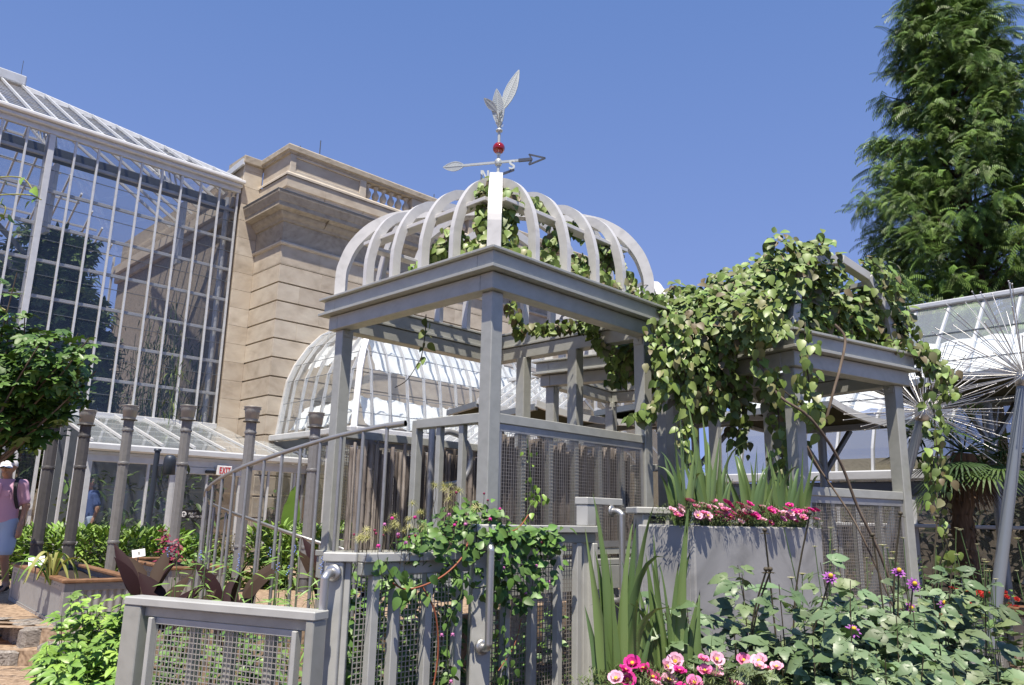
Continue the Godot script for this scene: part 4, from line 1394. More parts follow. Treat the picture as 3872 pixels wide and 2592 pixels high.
func build_vane(at: Vector3) -> void:
	var o := thing("weather_vane", "silver weather vane of upright leaves with red glass balls and an arrow on the cupola", "weather vane", at)
	var b := MB.new()
	b.tube(PackedVector3Array([Vector3(0, 4.45, 0), Vector3(0, 5.48, 0)]), 0.016, 10)
	b.lathe(Vector3(0, 4.93, 0), UP, [[0.0, 0.0], [0.034, 0.0], [0.038, 0.02], [0.034, 0.045], [0.02, 0.06], [0.0, 0.06]], 12)
	b.lathe(Vector3(0, 5.065, 0), UP, [[0.0, 0.0], [0.03, 0.0], [0.038, 0.02], [0.03, 0.03], [0.038, 0.05], [0.022, 0.07], [0.0, 0.07]], 12)
	b.lathe(Vector3(0, 5.18, 0), UP, [[0.0, 0.0], [0.02, 0.0], [0.026, 0.02], [0.0, 0.03]], 10)
	b.lathe(Vector3(0, 5.43, 0), UP, [[0.0, 0.0], [0.034, 0.01], [0.036, 0.025], [0.018, 0.04], [0.0, 0.04]], 12)
	part(b, "spindle", M.vane_silver, o)
	for y in [4.835, 5.255]:
		b = MB.new()
		b.ball(Vector3(0, y, 0), 0.062, 24, 16)
		part(b, "glass_ball", M.red_glass, o)
	# compass arms, north to the far left, south to the near right
	var nd := Vector3(-0.74, 0, -0.67)
	b = MB.new()
	b.bar(Vector3(0, 4.955, 0), nd * 0.215 + Vector3(0, 4.955, 0), 0.014, 0.022); b.bar(Vector3(0, 4.955, 0), nd * -0.215 + Vector3(0, 4.955, 0), 0.014, 0.022)
	part(b, "compass_arm", M.vane_dark, o)
	var face := Basis(UP, deg_to_rad(-48.0))
	var tm := text_mesh("N", 0.14, 0.012, true)
	place(tm, "letter", M.vane_silver, o, Transform3D(Basis(UP, deg_to_rad(0.0)), nd * 0.19 + Vector3(0, 5.015, 0)))
	place(text_mesh("S", 0.14, 0.012, true), "letter", M.vane_silver, o, Transform3D(Basis(UP, 0.0), nd * -0.19 + Vector3(0, 5.015, 0)))
	# arrow
	var ad := Vector3(0.93, -0.06, 0.36).normalized()
	var h := Vector3(0, 5.10, 0)
	b = MB.new()
	b.bar(h - ad * 0.40, h + ad * 0.34, 0.018, 0.022)
	part(b, "arrow_shaft", M.vane_silver, o)
	b = MB.new()
	b.bar(h + ad * 0.22, h + ad * 0.36, 0.024, 0.03)
	b.bar(h + ad * 0.50, h + ad * 0.33 + Vector3(0, 0.055, 0), 0.016, 0.014); b.bar(h + ad * 0.50, h + ad * 0.33 - Vector3(0, 0.055, 0), 0.016, 0.014)
	b.bar(h + ad * 0.33 + Vector3(0, 0.055, 0), h + ad * 0.36, 0.016, 0.014); b.bar(h + ad * 0.33 - Vector3(0, 0.055, 0), h + ad * 0.36, 0.016, 0.014)
	part(b, "arrow_head", M.vane_dark, o)
	b = MB.new()
	leaf_blade(b, h - ad * 0.38, -ad, UP, 0.24, 0.10, 0.003, 12)
	part(b, "arrow_tail_leaf", M.vane_silver, o)
	# upright leaves
	for s in [[Vector3(0.03, 5.68, 0.01), Vector3(0.36, 1.0, 0.05), 0.47, 0.125, Vector3(1, -0.3, 0.35), 20], [Vector3(0.0, 5.50, 0.0), Vector3(-0.09, 1.0, 0.05), 0.41, 0.13, Vector3(1, 0.1, 0.3), 18], [Vector3(-0.03, 5.66, 0.01), Vector3(-0.72, 0.72, 0.1), 0.19, 0.075, Vector3(0.7, 0.7, 0.3), 7]]:
		b = MB.new()
		leaf_blade(b, s[0], s[1], s[4], s[2], s[3], 0.003, s[5])
		part(b, "upright_leaf", M.vane_silver, o)
	b = MB.new()
	b.tube(smooth_path([Vector3(0.005, 5.46, 0), Vector3(0.02, 5.56, 0.01), Vector3(0.04, 5.70, 0.01)], 4), 0.009, 6)
	b.tube(smooth_path([Vector3(-0.005, 5.46, 0), Vector3(-0.012, 5.6, 0.01), Vector3(-0.035, 5.68, 0.01)], 4), 0.007, 6)
	for i in 26:
		var a := i * 2.4
		var y := 5.47 + i * 0.006
		b.bar(Vector3(cos(a) * 0.012, y, sin(a) * 0.012), Vector3(cos(a) * 0.04, y + 0.045, sin(a) * 0.04), 0.012, 0.004)
	part(b, "leaf_sheath", M.vane_silver, o)

# ---------------------------------------------------------------- front fences with mesh and grab bars
func grab_bar(label: String, x: float, z: float, y0: float, y1: float, out: Vector3) -> void:
	var o := thing("grab_bar", label, "grab bar", Vector3(x, 0, z), 0.0, "steel grab bars on the fence")
	var b := MB.new()
	var p := [Vector3(0, y1, 0), out * 0.05 + Vector3(0, y1, 0), out * 0.085 + Vector3(0, y1 - 0.02, 0), out * 0.088 + Vector3(0, y1 - 0.06, 0), out * 0.088 + Vector3(0, (y0 + y1) / 2, 0), out * 0.088 + Vector3(0, y0 + 0.06, 0), out * 0.085 + Vector3(0, y0 + 0.02, 0), out * 0.05 + Vector3(0, y0, 0), Vector3(0, y0, 0)]
	b.tube(smooth_path(p, 5), 0.0225, 16)
	part(b, "bar", M.brushed, o)
	for y in [y0, y1]:
		b = MB.new()
		b.lathe(Vector3(0, y, 0) - out * 0.001, out, [[0.0, 0.0], [0.045, 0.0], [0.044, 0.012], [0.034, 0.02], [0.02, 0.021]], 20)
		part(b, "flange", M.brushed, o)

func build_fences() -> void:
	# low gate on the left: local x runs along it
	var turn := -24.0
	var o := thing("mesh_gate", "low grey metal gate panel with wire mesh, in front of the dark canna leaves", "gate", Vector3(-2.122, 0, -4.635), deg_to_rad(turn), "grey fence panels with wire mesh")
	var w := 1.31
	var h := 1.125
	var b := MB.new()
	b.box(Vector3(0, h - 0.045, -0.07), Vector3(w, h, 0.05), 0.006)
	part(b, "cap", M.galv_light, o)
	for x in [0.0, w - 0.055]:
		b = MB.new()
		b.box(Vector3(x, 0, -0.06), Vector3(x + (0.13 if x == 0.0 else 0.05), h - 0.046, 0.045), 0.005)
		part(b, "post", M.galv, o)
	b = MB.new()
	b.box(Vector3(0.131, h - 0.1, -0.03), Vector3(w - 0.056, h - 0.047, 0.015), 0.004)
	part(b, "top_rail", M.galv, o)
	b = MB.new()
	for x in [0.19, w - 0.14]:
		b.box(Vector3(x, 0.05, -0.01), Vector3(x + 0.028, h - 0.101, 0.04), 0.003)
	b.box(Vector3(0.22, h - 0.135, 0.0), Vector3(w - 0.141, h - 0.101, 0.012), 0.002)
	part(b, "panel_frame", M.galv_light, o)
	b = MB.new()
	mesh_panel(b, Vector3(0.225, 0.05, -0.004), Vector3(w - 0.142, 0.05, -0.004), h - 0.16, Vector3(0, 0, 1), 0.0268, 0.004)
	part(b, "wire_mesh", M.wire_light, o).set_meta("kind", "stuff")
	for x in [0.42, 0.68, 0.95]:
		b = MB.new()
		b.box(Vector3(x - 0.025, 0, -0.11), Vector3(x + 0.025, h - 0.047, -0.06), 0.004)
		part(b, "picket", M.galv, o)
	# newel with a grab bar, then the stepped fence that runs back to the right
	var nz := thing("gate_newel", "grey square gate post with light cap carrying the first steel grab bar", "post", Vector3(-0.91, 0, -4.25), deg_to_rad(-6.0))
	b = MB.new()
	b.box(Vector3(-0.047, 0, -0.10), Vector3(0.052, 1.354, 0.0), 0.005)
	part(b, "post", M.galv_light, nz)
	b = MB.new()
	b.box(Vector3(-0.058, 1.355, -0.11), Vector3(0.125, 1.402, 0.012), 0.005)
	part(b, "cap", M.galv_light, nz)
	b = MB.new()
	b.box(Vector3(0.053, 0, -0.06), Vector3(0.085, 1.354, -0.03), 0.003)
	part(b, "jamb", M.galv_light, nz)
	grab_bar("upright steel grab bar on the gate post beside the low left gate", -0.905, -4.245, 0.55, 1.30, Vector3(-0.28, 0, 0.96))
	var F := Basis(UP, deg_to_rad(YG))
	var segs := [["mesh_fence", "grey picket fence panel with wire mesh and clematis, between the two grab bars", 2.50, 3.275, 1.402, [0.10, 0.24, 0.47, 0.70]], ["mesh_fence", "taller grey picket fence panel with dark wire mesh, beside the gladiolus clump", 3.43, 4.47, 1.556, [0.17, 0.41, 0.66, 0.86]]]
	for s in segs:
		var f := thing(s[0], s[1], "fence", F * Vector3(s[2], 0, -3.5), deg_to_rad(YG), "grey fence panels with wire mesh")
		var l: float = s[3] - s[2]
		var y: float = s[4]
		b = MB.new()
		b.box(Vector3(0, y - 0.047, -0.08), Vector3(l, y, 0.03), 0.005)
		part(b, "cap", M.galv_light, f)
		b = MB.new()
		b.box(Vector3(0, y - 0.115, -0.045), Vector3(l, y - 0.048, 0.0), 0.004)
		part(b, "top_rail", M.galv, f)
		for t in s[5]:
			b = MB.new()
			b.box(Vector3(t - 0.025, 0.0, -0.047), Vector3(t + 0.025, y - 0.116, 0.003), 0.004)
			part(b, "picket", M.galv_light, f)
		b = MB.new()
		mesh_panel(b, Vector3(0.02, 0.45 if l > 0.9 else 0.1, -0.06), Vector3(l - 0.02, 0.45 if l > 0.9 else 0.1, -0.06), y - 0.12 - (0.45 if l > 0.9 else 0.1), Vector3(0, 0, 1), 0.0268, 0.0042)
		part(b, "wire_mesh", M.wire_light if l < 0.9 else M.wire, f).set_meta("kind", "stuff")
		if l > 0.9:
			b = MB.new()
			b.box(Vector3(l - 0.11, 0.45, -0.09), Vector3(l - 0.001, y - 0.048, -0.048), 0.005)
			b.box(Vector3(l - 0.05, 0.45, -0.047), Vector3(l, y - 0.117, 0.02), 0.005)
			part(b, "end_post", M.galv_light, f)
			b = MB.new()
			b.box(Vector3(0.0, 0.36, -0.07), Vector3(l, 0.449, 0.04), 0.005)
			part(b, "bottom_rail", M.galv_light, f)
	nz = thing("fence_post", "grey square fence post carrying the second steel grab bar, wrapped in clematis", "post", F * Vector3(3.352, 0, -3.49), deg_to_rad(12.0))
	b = MB.new()
	b.box(Vector3(-0.06, 0, -0.06), Vector3(0.06, 1.51, 0.06), 0.006)
	part(b, "post", M.galv_light, nz)
	b = MB.new()
	b.box(Vector3(-0.075, 1.511, -0.075), Vector3(0.075, 1.558, 0.075), 0.006)
	part(b, "cap", M.galv_light, nz)
	var gp := F * Vector3(3.352, 0, -3.49) + Vector3(0.02, 0, 0.062)
	grab_bar("upright steel grab bar on the taller fence post among the clematis", gp.x, gp.z, 0.87, 1.44, Vector3(0.45, 0, 0.89).normalized())
	# small boxed newel and handrail at the far end of the fence
	var e := F * Vector3(4.40, 0, -3.53)
	nz = thing("end_newel", "light grey boxed newel with flat cap standing at the fence end behind the gladiolus leaves", "post", Vector3(e.x, 0, e.z), deg_to_rad(YG))
	b = MB.new()
	b.box(Vector3(-0.05, 1.557, -0.05), Vector3(0.05, 1.70, 0.05), 0.005)
	b.box(Vector3(-0.03, 0.45, -0.06), Vector3(0.03, 1.556, 0.0), 0.005)
	part(b, "post", M.galv_light, nz)
	b = MB.new()
	b.box(Vector3(-0.055, 1.701, -0.06), Vector3(0.36, 1.752, 0.055), 0.005)
	part(b, "cap", M.galv_light, nz)
	grab_bar("steel grab bar beside the boxed newel, mostly behind gladiolus leaves", e.x + 0.19, e.z - 0.12, 1.05, 1.66, Vector3(0.8, 0, 0.6))

# ---------------------------------------------------------------- curving stair rail
func build_stair_rail() -> void:
	var o := thing("stair_rail", "curving tubular steel handrail with upright balusters, sweeping down from the pavilion deck", "handrail", Vector3.ZERO)
	# rail heights and plan positions, from the deck down round to the left and back
	var p := [Vector3(-0.89, 2.335, -6.43), Vector3(-1.10, 2.315, -6.52), Vector3(-1.55, 2.24, -6.78), Vector3(-2.04, 2.13, -7.1), Vector3(-2.48, 2.02, -7.42), Vector3(-2.86, 1.90, -7.8), Vector3(-3.12, 1.79, -8.2), Vector3(-3.24, 1.69, -8.65), Vector3(-3.17, 1.60, -9.05), Vector3(-2.97, 1.51, -9.32), Vector3(-2.68, 1.40, -9.48), Vector3(-2.36, 1.30, -9.55), Vector3(-2.08, 1.225, -9.5)]
	var path := smooth_path(p, 8)
	var b := MB.new()
	b.tube(path, 0.021, 12)
	part(b, "top_rail", M.rail_steel, o)
	b = MB.new()
	b.tube(smooth_path([Vector3(-0.86, 2.338, -6.41), Vector3(-1.02, 2.322, -6.485)], 2), 0.026, 12)
	part(b, "rail_sleeve", M.rail_steel, o)
	b = MB.new()
	b.tube(smooth_path([p[-1], Vector3(-1.93, 1.20, -9.45), Vector3(-1.86, 1.12, -9.43), Vector3(-1.85, 1.0, -9.43), Vector3(-1.88, 0.9, -9.44), Vector3(-1.96, 0.845, -9.47), Vector3(-2.30, 0.84, -9.55)], 6), 0.021, 12)
	part(b, "curled_end", M.rail_steel, o)
	# balusters at even steps along the rail
	var acc := 0.0
	var nextd := 0.14
	for i in path.size() - 1:
		var seg := path[i].distance_to(path[i + 1])
		while acc + seg >= nextd:
			var q := path[i].lerp(path[i + 1], (nextd - acc) / seg)
			var foot := 0.2
			b = MB.new()
			b.tube(PackedVector3Array([Vector3(q.x, foot, q.z), Vector3(q.x, q.y - 0.012, q.z)]), 0.0155, 8)
			part(b, "baluster", M.rail_steel, o)
			nextd += 0.245
		acc += seg

# ---------------------------------------------------------------- bucket-topped posts
func build_posts() -> void:
	var spots := [
		[-6.13, 3.24, -12.55, "first grey bucket-topped post, rising behind the far corrugated planter", true],
		[-5.11, 3.23, -12.34, "second grey bucket-topped post, beside the glass entrance doors", true],
		[-3.96, 3.18, -11.94, "third grey bucket-topped post, in front of the exit sign", true],
		[-3.03, 3.14, -12.16, "fourth grey bucket-topped post, seen through the stair rail beside the pavilion", true],
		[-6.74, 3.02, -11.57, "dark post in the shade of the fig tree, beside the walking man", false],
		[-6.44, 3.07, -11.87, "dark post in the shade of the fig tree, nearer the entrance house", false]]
	for s in spots:
		var o := thing("bucket_post", s[3], "post", Vector3(s[0], 0.46, s[2]), 0.0, "bucket-topped posts along the terrace")
		var h: float = s[1] - 0.46
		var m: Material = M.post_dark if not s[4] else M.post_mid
		var b := MB.new()
		b.lathe(Vector3.ZERO, UP, [[0.085, 0.0], [0.085, 0.02], [0.07, 0.03], [0.07, 0.25], [0.0, 0.25]], 8)
		part(b, "foot", M.post_dark, o)
		b = MB.new()   # eight-sided shaft of ribbed sheet
		for k in 8:
			var a := TAU * k / 8.0
			var a1 := TAU * (k + 1) / 8.0
			for j in 4:
				var f0 := Vector3(cos(a), 0, sin(a)).lerp(Vector3(cos(a1), 0, sin(a1)), j / 4.0) * 0.078
				var f1 := Vector3(cos(a), 0, sin(a)).lerp(Vector3(cos(a1), 0, sin(a1)), (j + 0.5) / 4.0) * 0.082
				var f2 := Vector3(cos(a), 0, sin(a)).lerp(Vector3(cos(a1), 0, sin(a1)), (j + 1.0) / 4.0) * 0.078
				b.quad(f1 + UP * 0.2, f0 + UP * 0.2, f0 + UP * (h - 0.22), f1 + UP * (h - 0.22))
				b.quad(f2 + UP * 0.2, f1 + UP * 0.2, f1 + UP * (h - 0.22), f2 + UP * (h - 0.22))
		part(b, "shaft", m, o)
		for y in [0.62, h * 0.66, h - 0.42]:
			b = MB.new()
			b.lathe(Vector3(0, y, 0), UP, [[0.08, 0.0], [0.088, 0.004], [0.088, 0.04], [0.08, 0.045]], 16)
			for k in 4: b.ball(Vector3(cos(k * 1.57) * 0.09, 0.02 + y, sin(k * 1.57) * 0.09), 0.008, 6, 4)
			part(b, "band", m, o)
		b = MB.new()
		b.lathe(Vector3(0, h - 0.24, 0), UP, [[0.0, 0.0], [0.125, 0.0], [0.125, 0.015], [0.09, 0.02], [0.0, 0.02]], 20)
		part(b, "plate", M.post_dark, o)
		b = MB.new()
		b.lathe(Vector3(0, h - 0.22, 0), UP, [[0.0, 0.0], [0.092, 0.0], [0.094, 0.012], [0.108, 0.13], [0.114, 0.135], [0.11, 0.142], [0.117, 0.15], [0.112, 0.158], [0.124, 0.205], [0.13, 0.208], [0.13, 0.216], [0.118, 0.214], [0.1, 0.03], [0.0, 0.03]], 24)
		for e in [-1.0, 1.0]: b.ball(Vector3(e * 0.125, h - 0.04, 0), 0.014, 8, 6)
		part(b, "bucket", M.zinc, o)

# ---------------------------------------------------------------- corrugated raised planters
func corrugated(a: Vector3, b: Vector3, y0: float, y1: float, nrm: Vector3) -> MB:
	var m := MB.new()
	var l := a.distance_to(b)
	var d := (b - a) / l
	var n := int(l / 0.0075)
	var top := []
	var bot := []
	for i in n + 1:
		var p := a + d * (l * i / n) + nrm * (0.009 * sin(i * TAU / 9.0))
		top.append(Vector3(p.x, y1, p.z)); bot.append(Vector3(p.x, y0, p.z))
	m.sheet([top, bot])
	return m

func raised_planter(label: String, corner: Vector3, turn: float, w: float, l: float, y0: float, y1: float) -> Node3D:
	var o := thing("raised_planter", label, "planter", Vector3(corner.x, 0, corner.z), deg_to_rad(turn), "corrugated metal planters")
	var b: MB
	for p in [[0.0, 0.0], [w - 0.1, 0.0], [0.0, l - 0.1], [w - 0.1, l - 0.1]]:
		b = MB.new()
		b.box(Vector3(p[0], y0 - 0.06, -p[1] - 0.1), Vector3(p[0] + 0.1, y1 - 0.036, -p[1]), 0.006)
		part(b, "corner_post", M.zinc, o)
	for s in [[Vector3(0.1, 0, -0.02), Vector3(w - 0.1, 0, -0.02), Vector3(0, 0, 1)], [Vector3(0.02, 0, -l + 0.1), Vector3(0.02, 0, -0.1), Vector3(-1, 0, 0)], [Vector3(0.1, 0, -l + 0.02), Vector3(w - 0.1, 0, -l + 0.02), Vector3(0, 0, -1)], [Vector3(w - 0.02, 0, -0.1), Vector3(w - 0.02, 0, -l + 0.1), Vector3(1, 0, 0)]]:
		part(corrugated(s[0], s[1], y0, y1 - 0.08, s[2]), "corrugated_panel", M.zinc, o)
		for yy in [y0 + 0.03, y1 - 0.075]:
			b = MB.new()
			var hh := 0.06 if yy < y0 + 0.1 else 0.07
			b.bar(Vector3(s[0].x, yy, s[0].z) + s[2] * 0.014, Vector3(s[1].x, yy, s[1].z) + s[2] * 0.014, 0.012, hh, UP, 0.002)
			var ln: float = s[0].distance_to(s[1])
			var k := 0.06
			while k < ln:
				var q: Vector3 = s[0] + (s[1] - s[0]) / ln * k
				b.ball(Vector3(q.x, yy, q.z) + s[2] * 0.021, 0.007, 6, 4)
				k += 0.12
			part(b, "trim_strip", M.zinc, o)
	# timber rim, mitre replaced by butted boards
	for s in [[Vector3(-0.03, y1, 0.03), Vector3(w + 0.03, y1, 0.03)], [Vector3(-0.03, y1, -l + 0.07), Vector3(w + 0.03, y1, -l + 0.07)]]:
		b = MB.new()
		b.box(s[0] + Vector3(0, -0.035, -0.1), s[1], 0.012)
		part(b, "rim_board", M.rim_wood, o)
	for x in [-0.03, w - 0.07]:
		b = MB.new()
		b.box(Vector3(x, y1 - 0.0355, -l + 0.071), Vector3(x + 0.1, y1 - 0.0005, -0.071), 0.012)
		part(b, "rim_board", M.rim_wood, o)
	b = MB.new()
	var rows := []
	for i in 9:
		var line := []
		for j in 9:
			line.append(Vector3(lerpf(0.03, w - 0.03, j / 8.0), y1 - 0.09 + rnd(-0.02, 0.03), lerpf(-l + 0.03, -0.03, i / 8.0)))
		rows.append(line)
	b.sheet(rows)
	part(b, "soil", M.soil, o)
	return o

func plant_card(label: String, at: Vector3, turn: float) -> void:
	var o := thing("plant_label", label, "plant label", at, turn, "white plant labels on stakes")
	var b := MB.new()
	b.box(Vector3(-0.006, 0, -0.006), Vector3(0.006, 0.17, 0.006))
	part(b, "stake", M.vane_dark, o)
	b = MB.new()
	b.obox(Vector3(0, 0.21, 0.0), Vector3(0.075, 0.012, 0), Vector3(-0.006, 0.045, -0.03), Vector3(0, 0.002, 0.003), 0.0)
	part(b, "card", M.white_paint, o)
	b = MB.new()
	b.obox(Vector3(0.004, 0.212, 0.0048), Vector3(0.012, 0.002, 0), Vector3(-0.003, 0.02, -0.0133), Vector3(0, 0.0006, 0.0009), 0.0)
	part(b, "print", M.black, o)

func concrete_trough(called: String, label: String, at: Vector3, turn: float, w: float, d: float, y0: float, y1: float) -> Node3D:
	var o := thing(called, label, "planter", at, deg_to_rad(turn), "smooth grey planters")
	var b := MB.new()
	var t := 0.045
	b.box(Vector3(0, y0, -t), Vector3(w, y1, 0), 0.012)
	b.box(Vector3(0, y0, -d), Vector3(w, y1, -d + t), 0.012)
	b.box(Vector3(0, y0, -d + t * 0.7), Vector3(t, y1 - 0.0008, -t * 0.7), 0.012)
	b.box(Vector3(w - t, y0, -d + t * 0.7), Vector3(w, y1 - 0.0008, -t * 0.7), 0.012)
	b.box(Vector3(t, y0 + 0.02, -d + t), Vector3(w - t, y0 + 0.06, -t))
	part(b, "shell", M.concrete, o)
	b = MB.new()
	b.box(Vector3(t, y0 + 0.1, -d + t), Vector3(w - t, y1 - 0.05, -t))
	part(b, "soil", M.soil, o)
	return o

func build_planters() -> void:
	raised_planter("near corrugated metal planter with timber rim and wilting plant, beside the granite steps", Vector3(-4.37, 0, -8.07), 40.0, 0.68, 3.0, 0.43, 0.91)
	raised_planter("far corrugated metal planter with timber rim and red amaranth, behind the dark canna leaves", Vector3(-4.07, 0, -9.87), 41.0, 0.66, 2.2, 0.46, 0.93)
	plant_card("white plant label on a stake in the near corrugated planter", Vector3(-5.09, 0.82, -8.78), 0.5)
	plant_card("white plant label on a stake in the far corrugated planter", Vector3(-4.77, 0.84, -10.47), 0.5)
	concrete_trough("tall_trough", "tall smooth grey planter trough full of gladiolus and moss rose, beside the dahlias", Vector3(1.13, 0, -4.86), YG, 1.85, 0.42, 0.6, 1.575)
	concrete_trough("low_trough", "low smooth grey planter trough in the foreground under the big gladiolus clump", Vector3(0.28, 0, -3.08), 12.0, 0.80, 0.5, 0.25, 0.86)
	var v := thing("vent_box", "small light grey vent box with mesh front behind the near end of the tall trough", "box", Vector3(0.98, 0, -5.42), deg_to_rad(10.0))
	var m := MB.new()
	m.box(Vector3(-0.07, 0.6, -0.2), Vector3(0.12, 1.645, 0.0), 0.006)
	part(m, "body", M.galv_light, v)
	m = MB.new()
	m.box(Vector3(-0.12, 1.646, -0.22), Vector3(0.16, 1.69, 0.02), 0.006)
	part(m, "lid", M.galv_light, v)
	m = MB.new()
	m.box(Vector3(-0.03, 1.585, 0.001), Vector3(0.09, 1.63, 0.003))
	part(m, "vent", M.black, v)
	# raised bed with a rounded stone coping below the tall trough
	var b := MB.new()
	slab([[0.75, -4.55], [1.6, -4.2], [3.4, -5.9], [3.0, -6.9], [0.7, -5.6]], 0.0, 0.6, b)
	structure(b, "raised_bed", M.soil)
	var k := thing("bed_coping", "rounded cream stone coping along the raised bed below the tall trough", "coping", Vector3.ZERO)
	for i in 4:
		b = MB.new()
		var a := Vector3(1.12, 0.66, -4.75) + Vector3(0.7, 0, -0.716) * (i * 0.48)
		b.tube(PackedVector3Array([a, a + Vector3(0.7, 0, -0.716) * 0.475]), 0.06, 14)
		part(b, "coping_stone", M.limestone_pale, k)
	# planter and bench on the far pavement
	raised_planter("corrugated metal planter with timber rim and red flowers, at the foot of the palm", Vector3(4.9, 0, -8.95), 20.0, 0.75, 0.8, 0.1, 0.66)
	var o := thing("potting_bench", "timber-topped bench with cream panel beside the leaning pole", "bench", Vector3(6.05, 0, -8.9), deg_to_rad(18.0))
	b = MB.new()
	b.box(Vector3(-0.45, 0.70, -0.35), Vector3(0.75, 0.76, 0.25), 0.02)
	part(b, "top", M.rim_wood, o)
	b = MB.new()
	b.box(Vector3(-0.40, 0.05, -0.30), Vector3(0.35, 0.66, 0.15), 0.02)
	part(b, "panel", M.cream_panel, o)
	for x in [0.42, 0.68]:
		b = MB.new()
		b.bar(Vector3(x, 0, 0.18), Vector3(x - 0.03, 0.70, 0.15), 0.05, 0.05)
		part(b, "leg", M.white_paint, o)
	b = MB.new()
	b.bar(Vector3(-0.5, 1.05, 0.0), Vector3(-0.05, 0.80, 0.15), 0.07, 0.09, UP, 0.01); b.bar(Vector3(-0.02, 0.80, 0.1), Vector3(0.75, 0.84, 0.0), 0.10, 0.05, UP, 0.01)
	part(b, "folded_arm", M.navy_metal, o)

# ---------------------------------------------------------------- sprinkler heads, canopies, lamps
func dandelion(label: String, base: Vector3, head: Vector3, r: float) -> void:
	var o := thing("dandelion_sprinkler", label, "fountain", base, 0.0, "dandelion sprinklers")
	var h := head - base
	var ax := h.normalized()
	var b := MB.new()
	b.tube(PackedVector3Array([Vector3(0, 0.25, 0) + h * 0.05, h - ax * 0.12]), 0.06, 18)
	part(b, "pole", M.pole_grey, o)
	b = MB.new()
	b.lathe(Vector3.ZERO, UP, [[0.12, 0.0], [0.12, 0.06], [0.118, 0.12], [0.122, 0.16], [0.115, 0.24], [0.085, 0.30], [0.06, 0.32]], 20)
	part(b, "base_collar", M.black_gloss, o)
	b = MB.new()
	b.lathe(h, ax, [[0.0, -0.14], [0.075, -0.13], [0.09, -0.06], [0.08, 0.0], [0.05, 0.05], [0.0, 0.06]], 18)
	part(b, "hub", M.brushed, o)
	var rod := MB.new()
	rod.tube(PackedVector3Array([Vector3.ZERO, Vector3(0, 0, 1)]), 0.0045, 5, false)
	var rm := rod.mesh()
	var tip := MB.new()
	tip.ball(Vector3.ZERO, 0.009, 8, 6)
	var tm := tip.mesh()
	var n := 96
	for i in n:
		var z := 1.0 - 1.45 * (i + 0.5) / n
		var a := i * 2.39996
		var q := sqrt(maxf(0.0, 1 - z * z))
		var side := ax.cross(Vector3(0.2, 0.1, 1)).normalized()
		var d := (ax * z + side * (q * cos(a)) + ax.cross(side) * (q * sin(a))).normalized()
		var l := r * rnd(0.93, 1.03)
		place(rm, "spoke", M.brushed, o, Transform3D(Basis.looking_at(-d, Vector3(0.1, 1, 0.2)) * Basis.from_scale(Vector3(1, 1, l)), h))
		place(tm, "tip", M.brushed, o, Transform3D(Basis(), h + d * l))

func canopy(label: String, at: Vector3, turn: float, w: float, l: float, sag: float, tilt: float, post_h: float) -> void:
	var o := thing("wave_canopy", label, "canopy", Vector3(at.x, 0, at.z), deg_to_rad(turn), "olive wave canopies")
	var rows := []
	var under := []
	for i in 13:
		var line := []
		for j in 5:
			var x := (i / 12.0 - 0.5) * w
			line.append(Vector3(x, at.y + sag * pow(2.0 * x / w, 2.0) + tilt * x, (j / 4.0 - 0.5) * l))
		rows.append(line)
	var b := MB.new()
	b.sheet(rows)
	part(b, "fabric", M.canvas_olive, o)
	for e in [0, 4]:
		b = MB.new()
		for i in 12: b.bar(rows[i][e], rows[i + 1][e], 0.05, 0.09)
		part(b, "edge_rail", M.greenhouse_frame, o)
	for i in [0, 6, 12]:
		b = MB.new()
		b.bar(rows[i][0] - UP * 0.05, rows[i][4] - UP * 0.05, 0.06, 0.08)
		part(b, "cross_bar", M.pole_grey, o)
	b = MB.new()
	b.tube(PackedVector3Array([Vector3(0, 0, 0), Vector3(0, at.y - 0.05, 0)]), 0.06, 12)
	part(b, "post", M.pole_grey, o)
	b = MB.new()
	b.bar(Vector3(0, at.y - 0.7, 0), rows[2][2] - UP * 0.06, 0.06, 0.06); b.bar(Vector3(0, at.y - 0.7, 0), rows[10][2] - UP * 0.06, 0.06, 0.06)
	part(b, "strut", M.pole_grey, o)

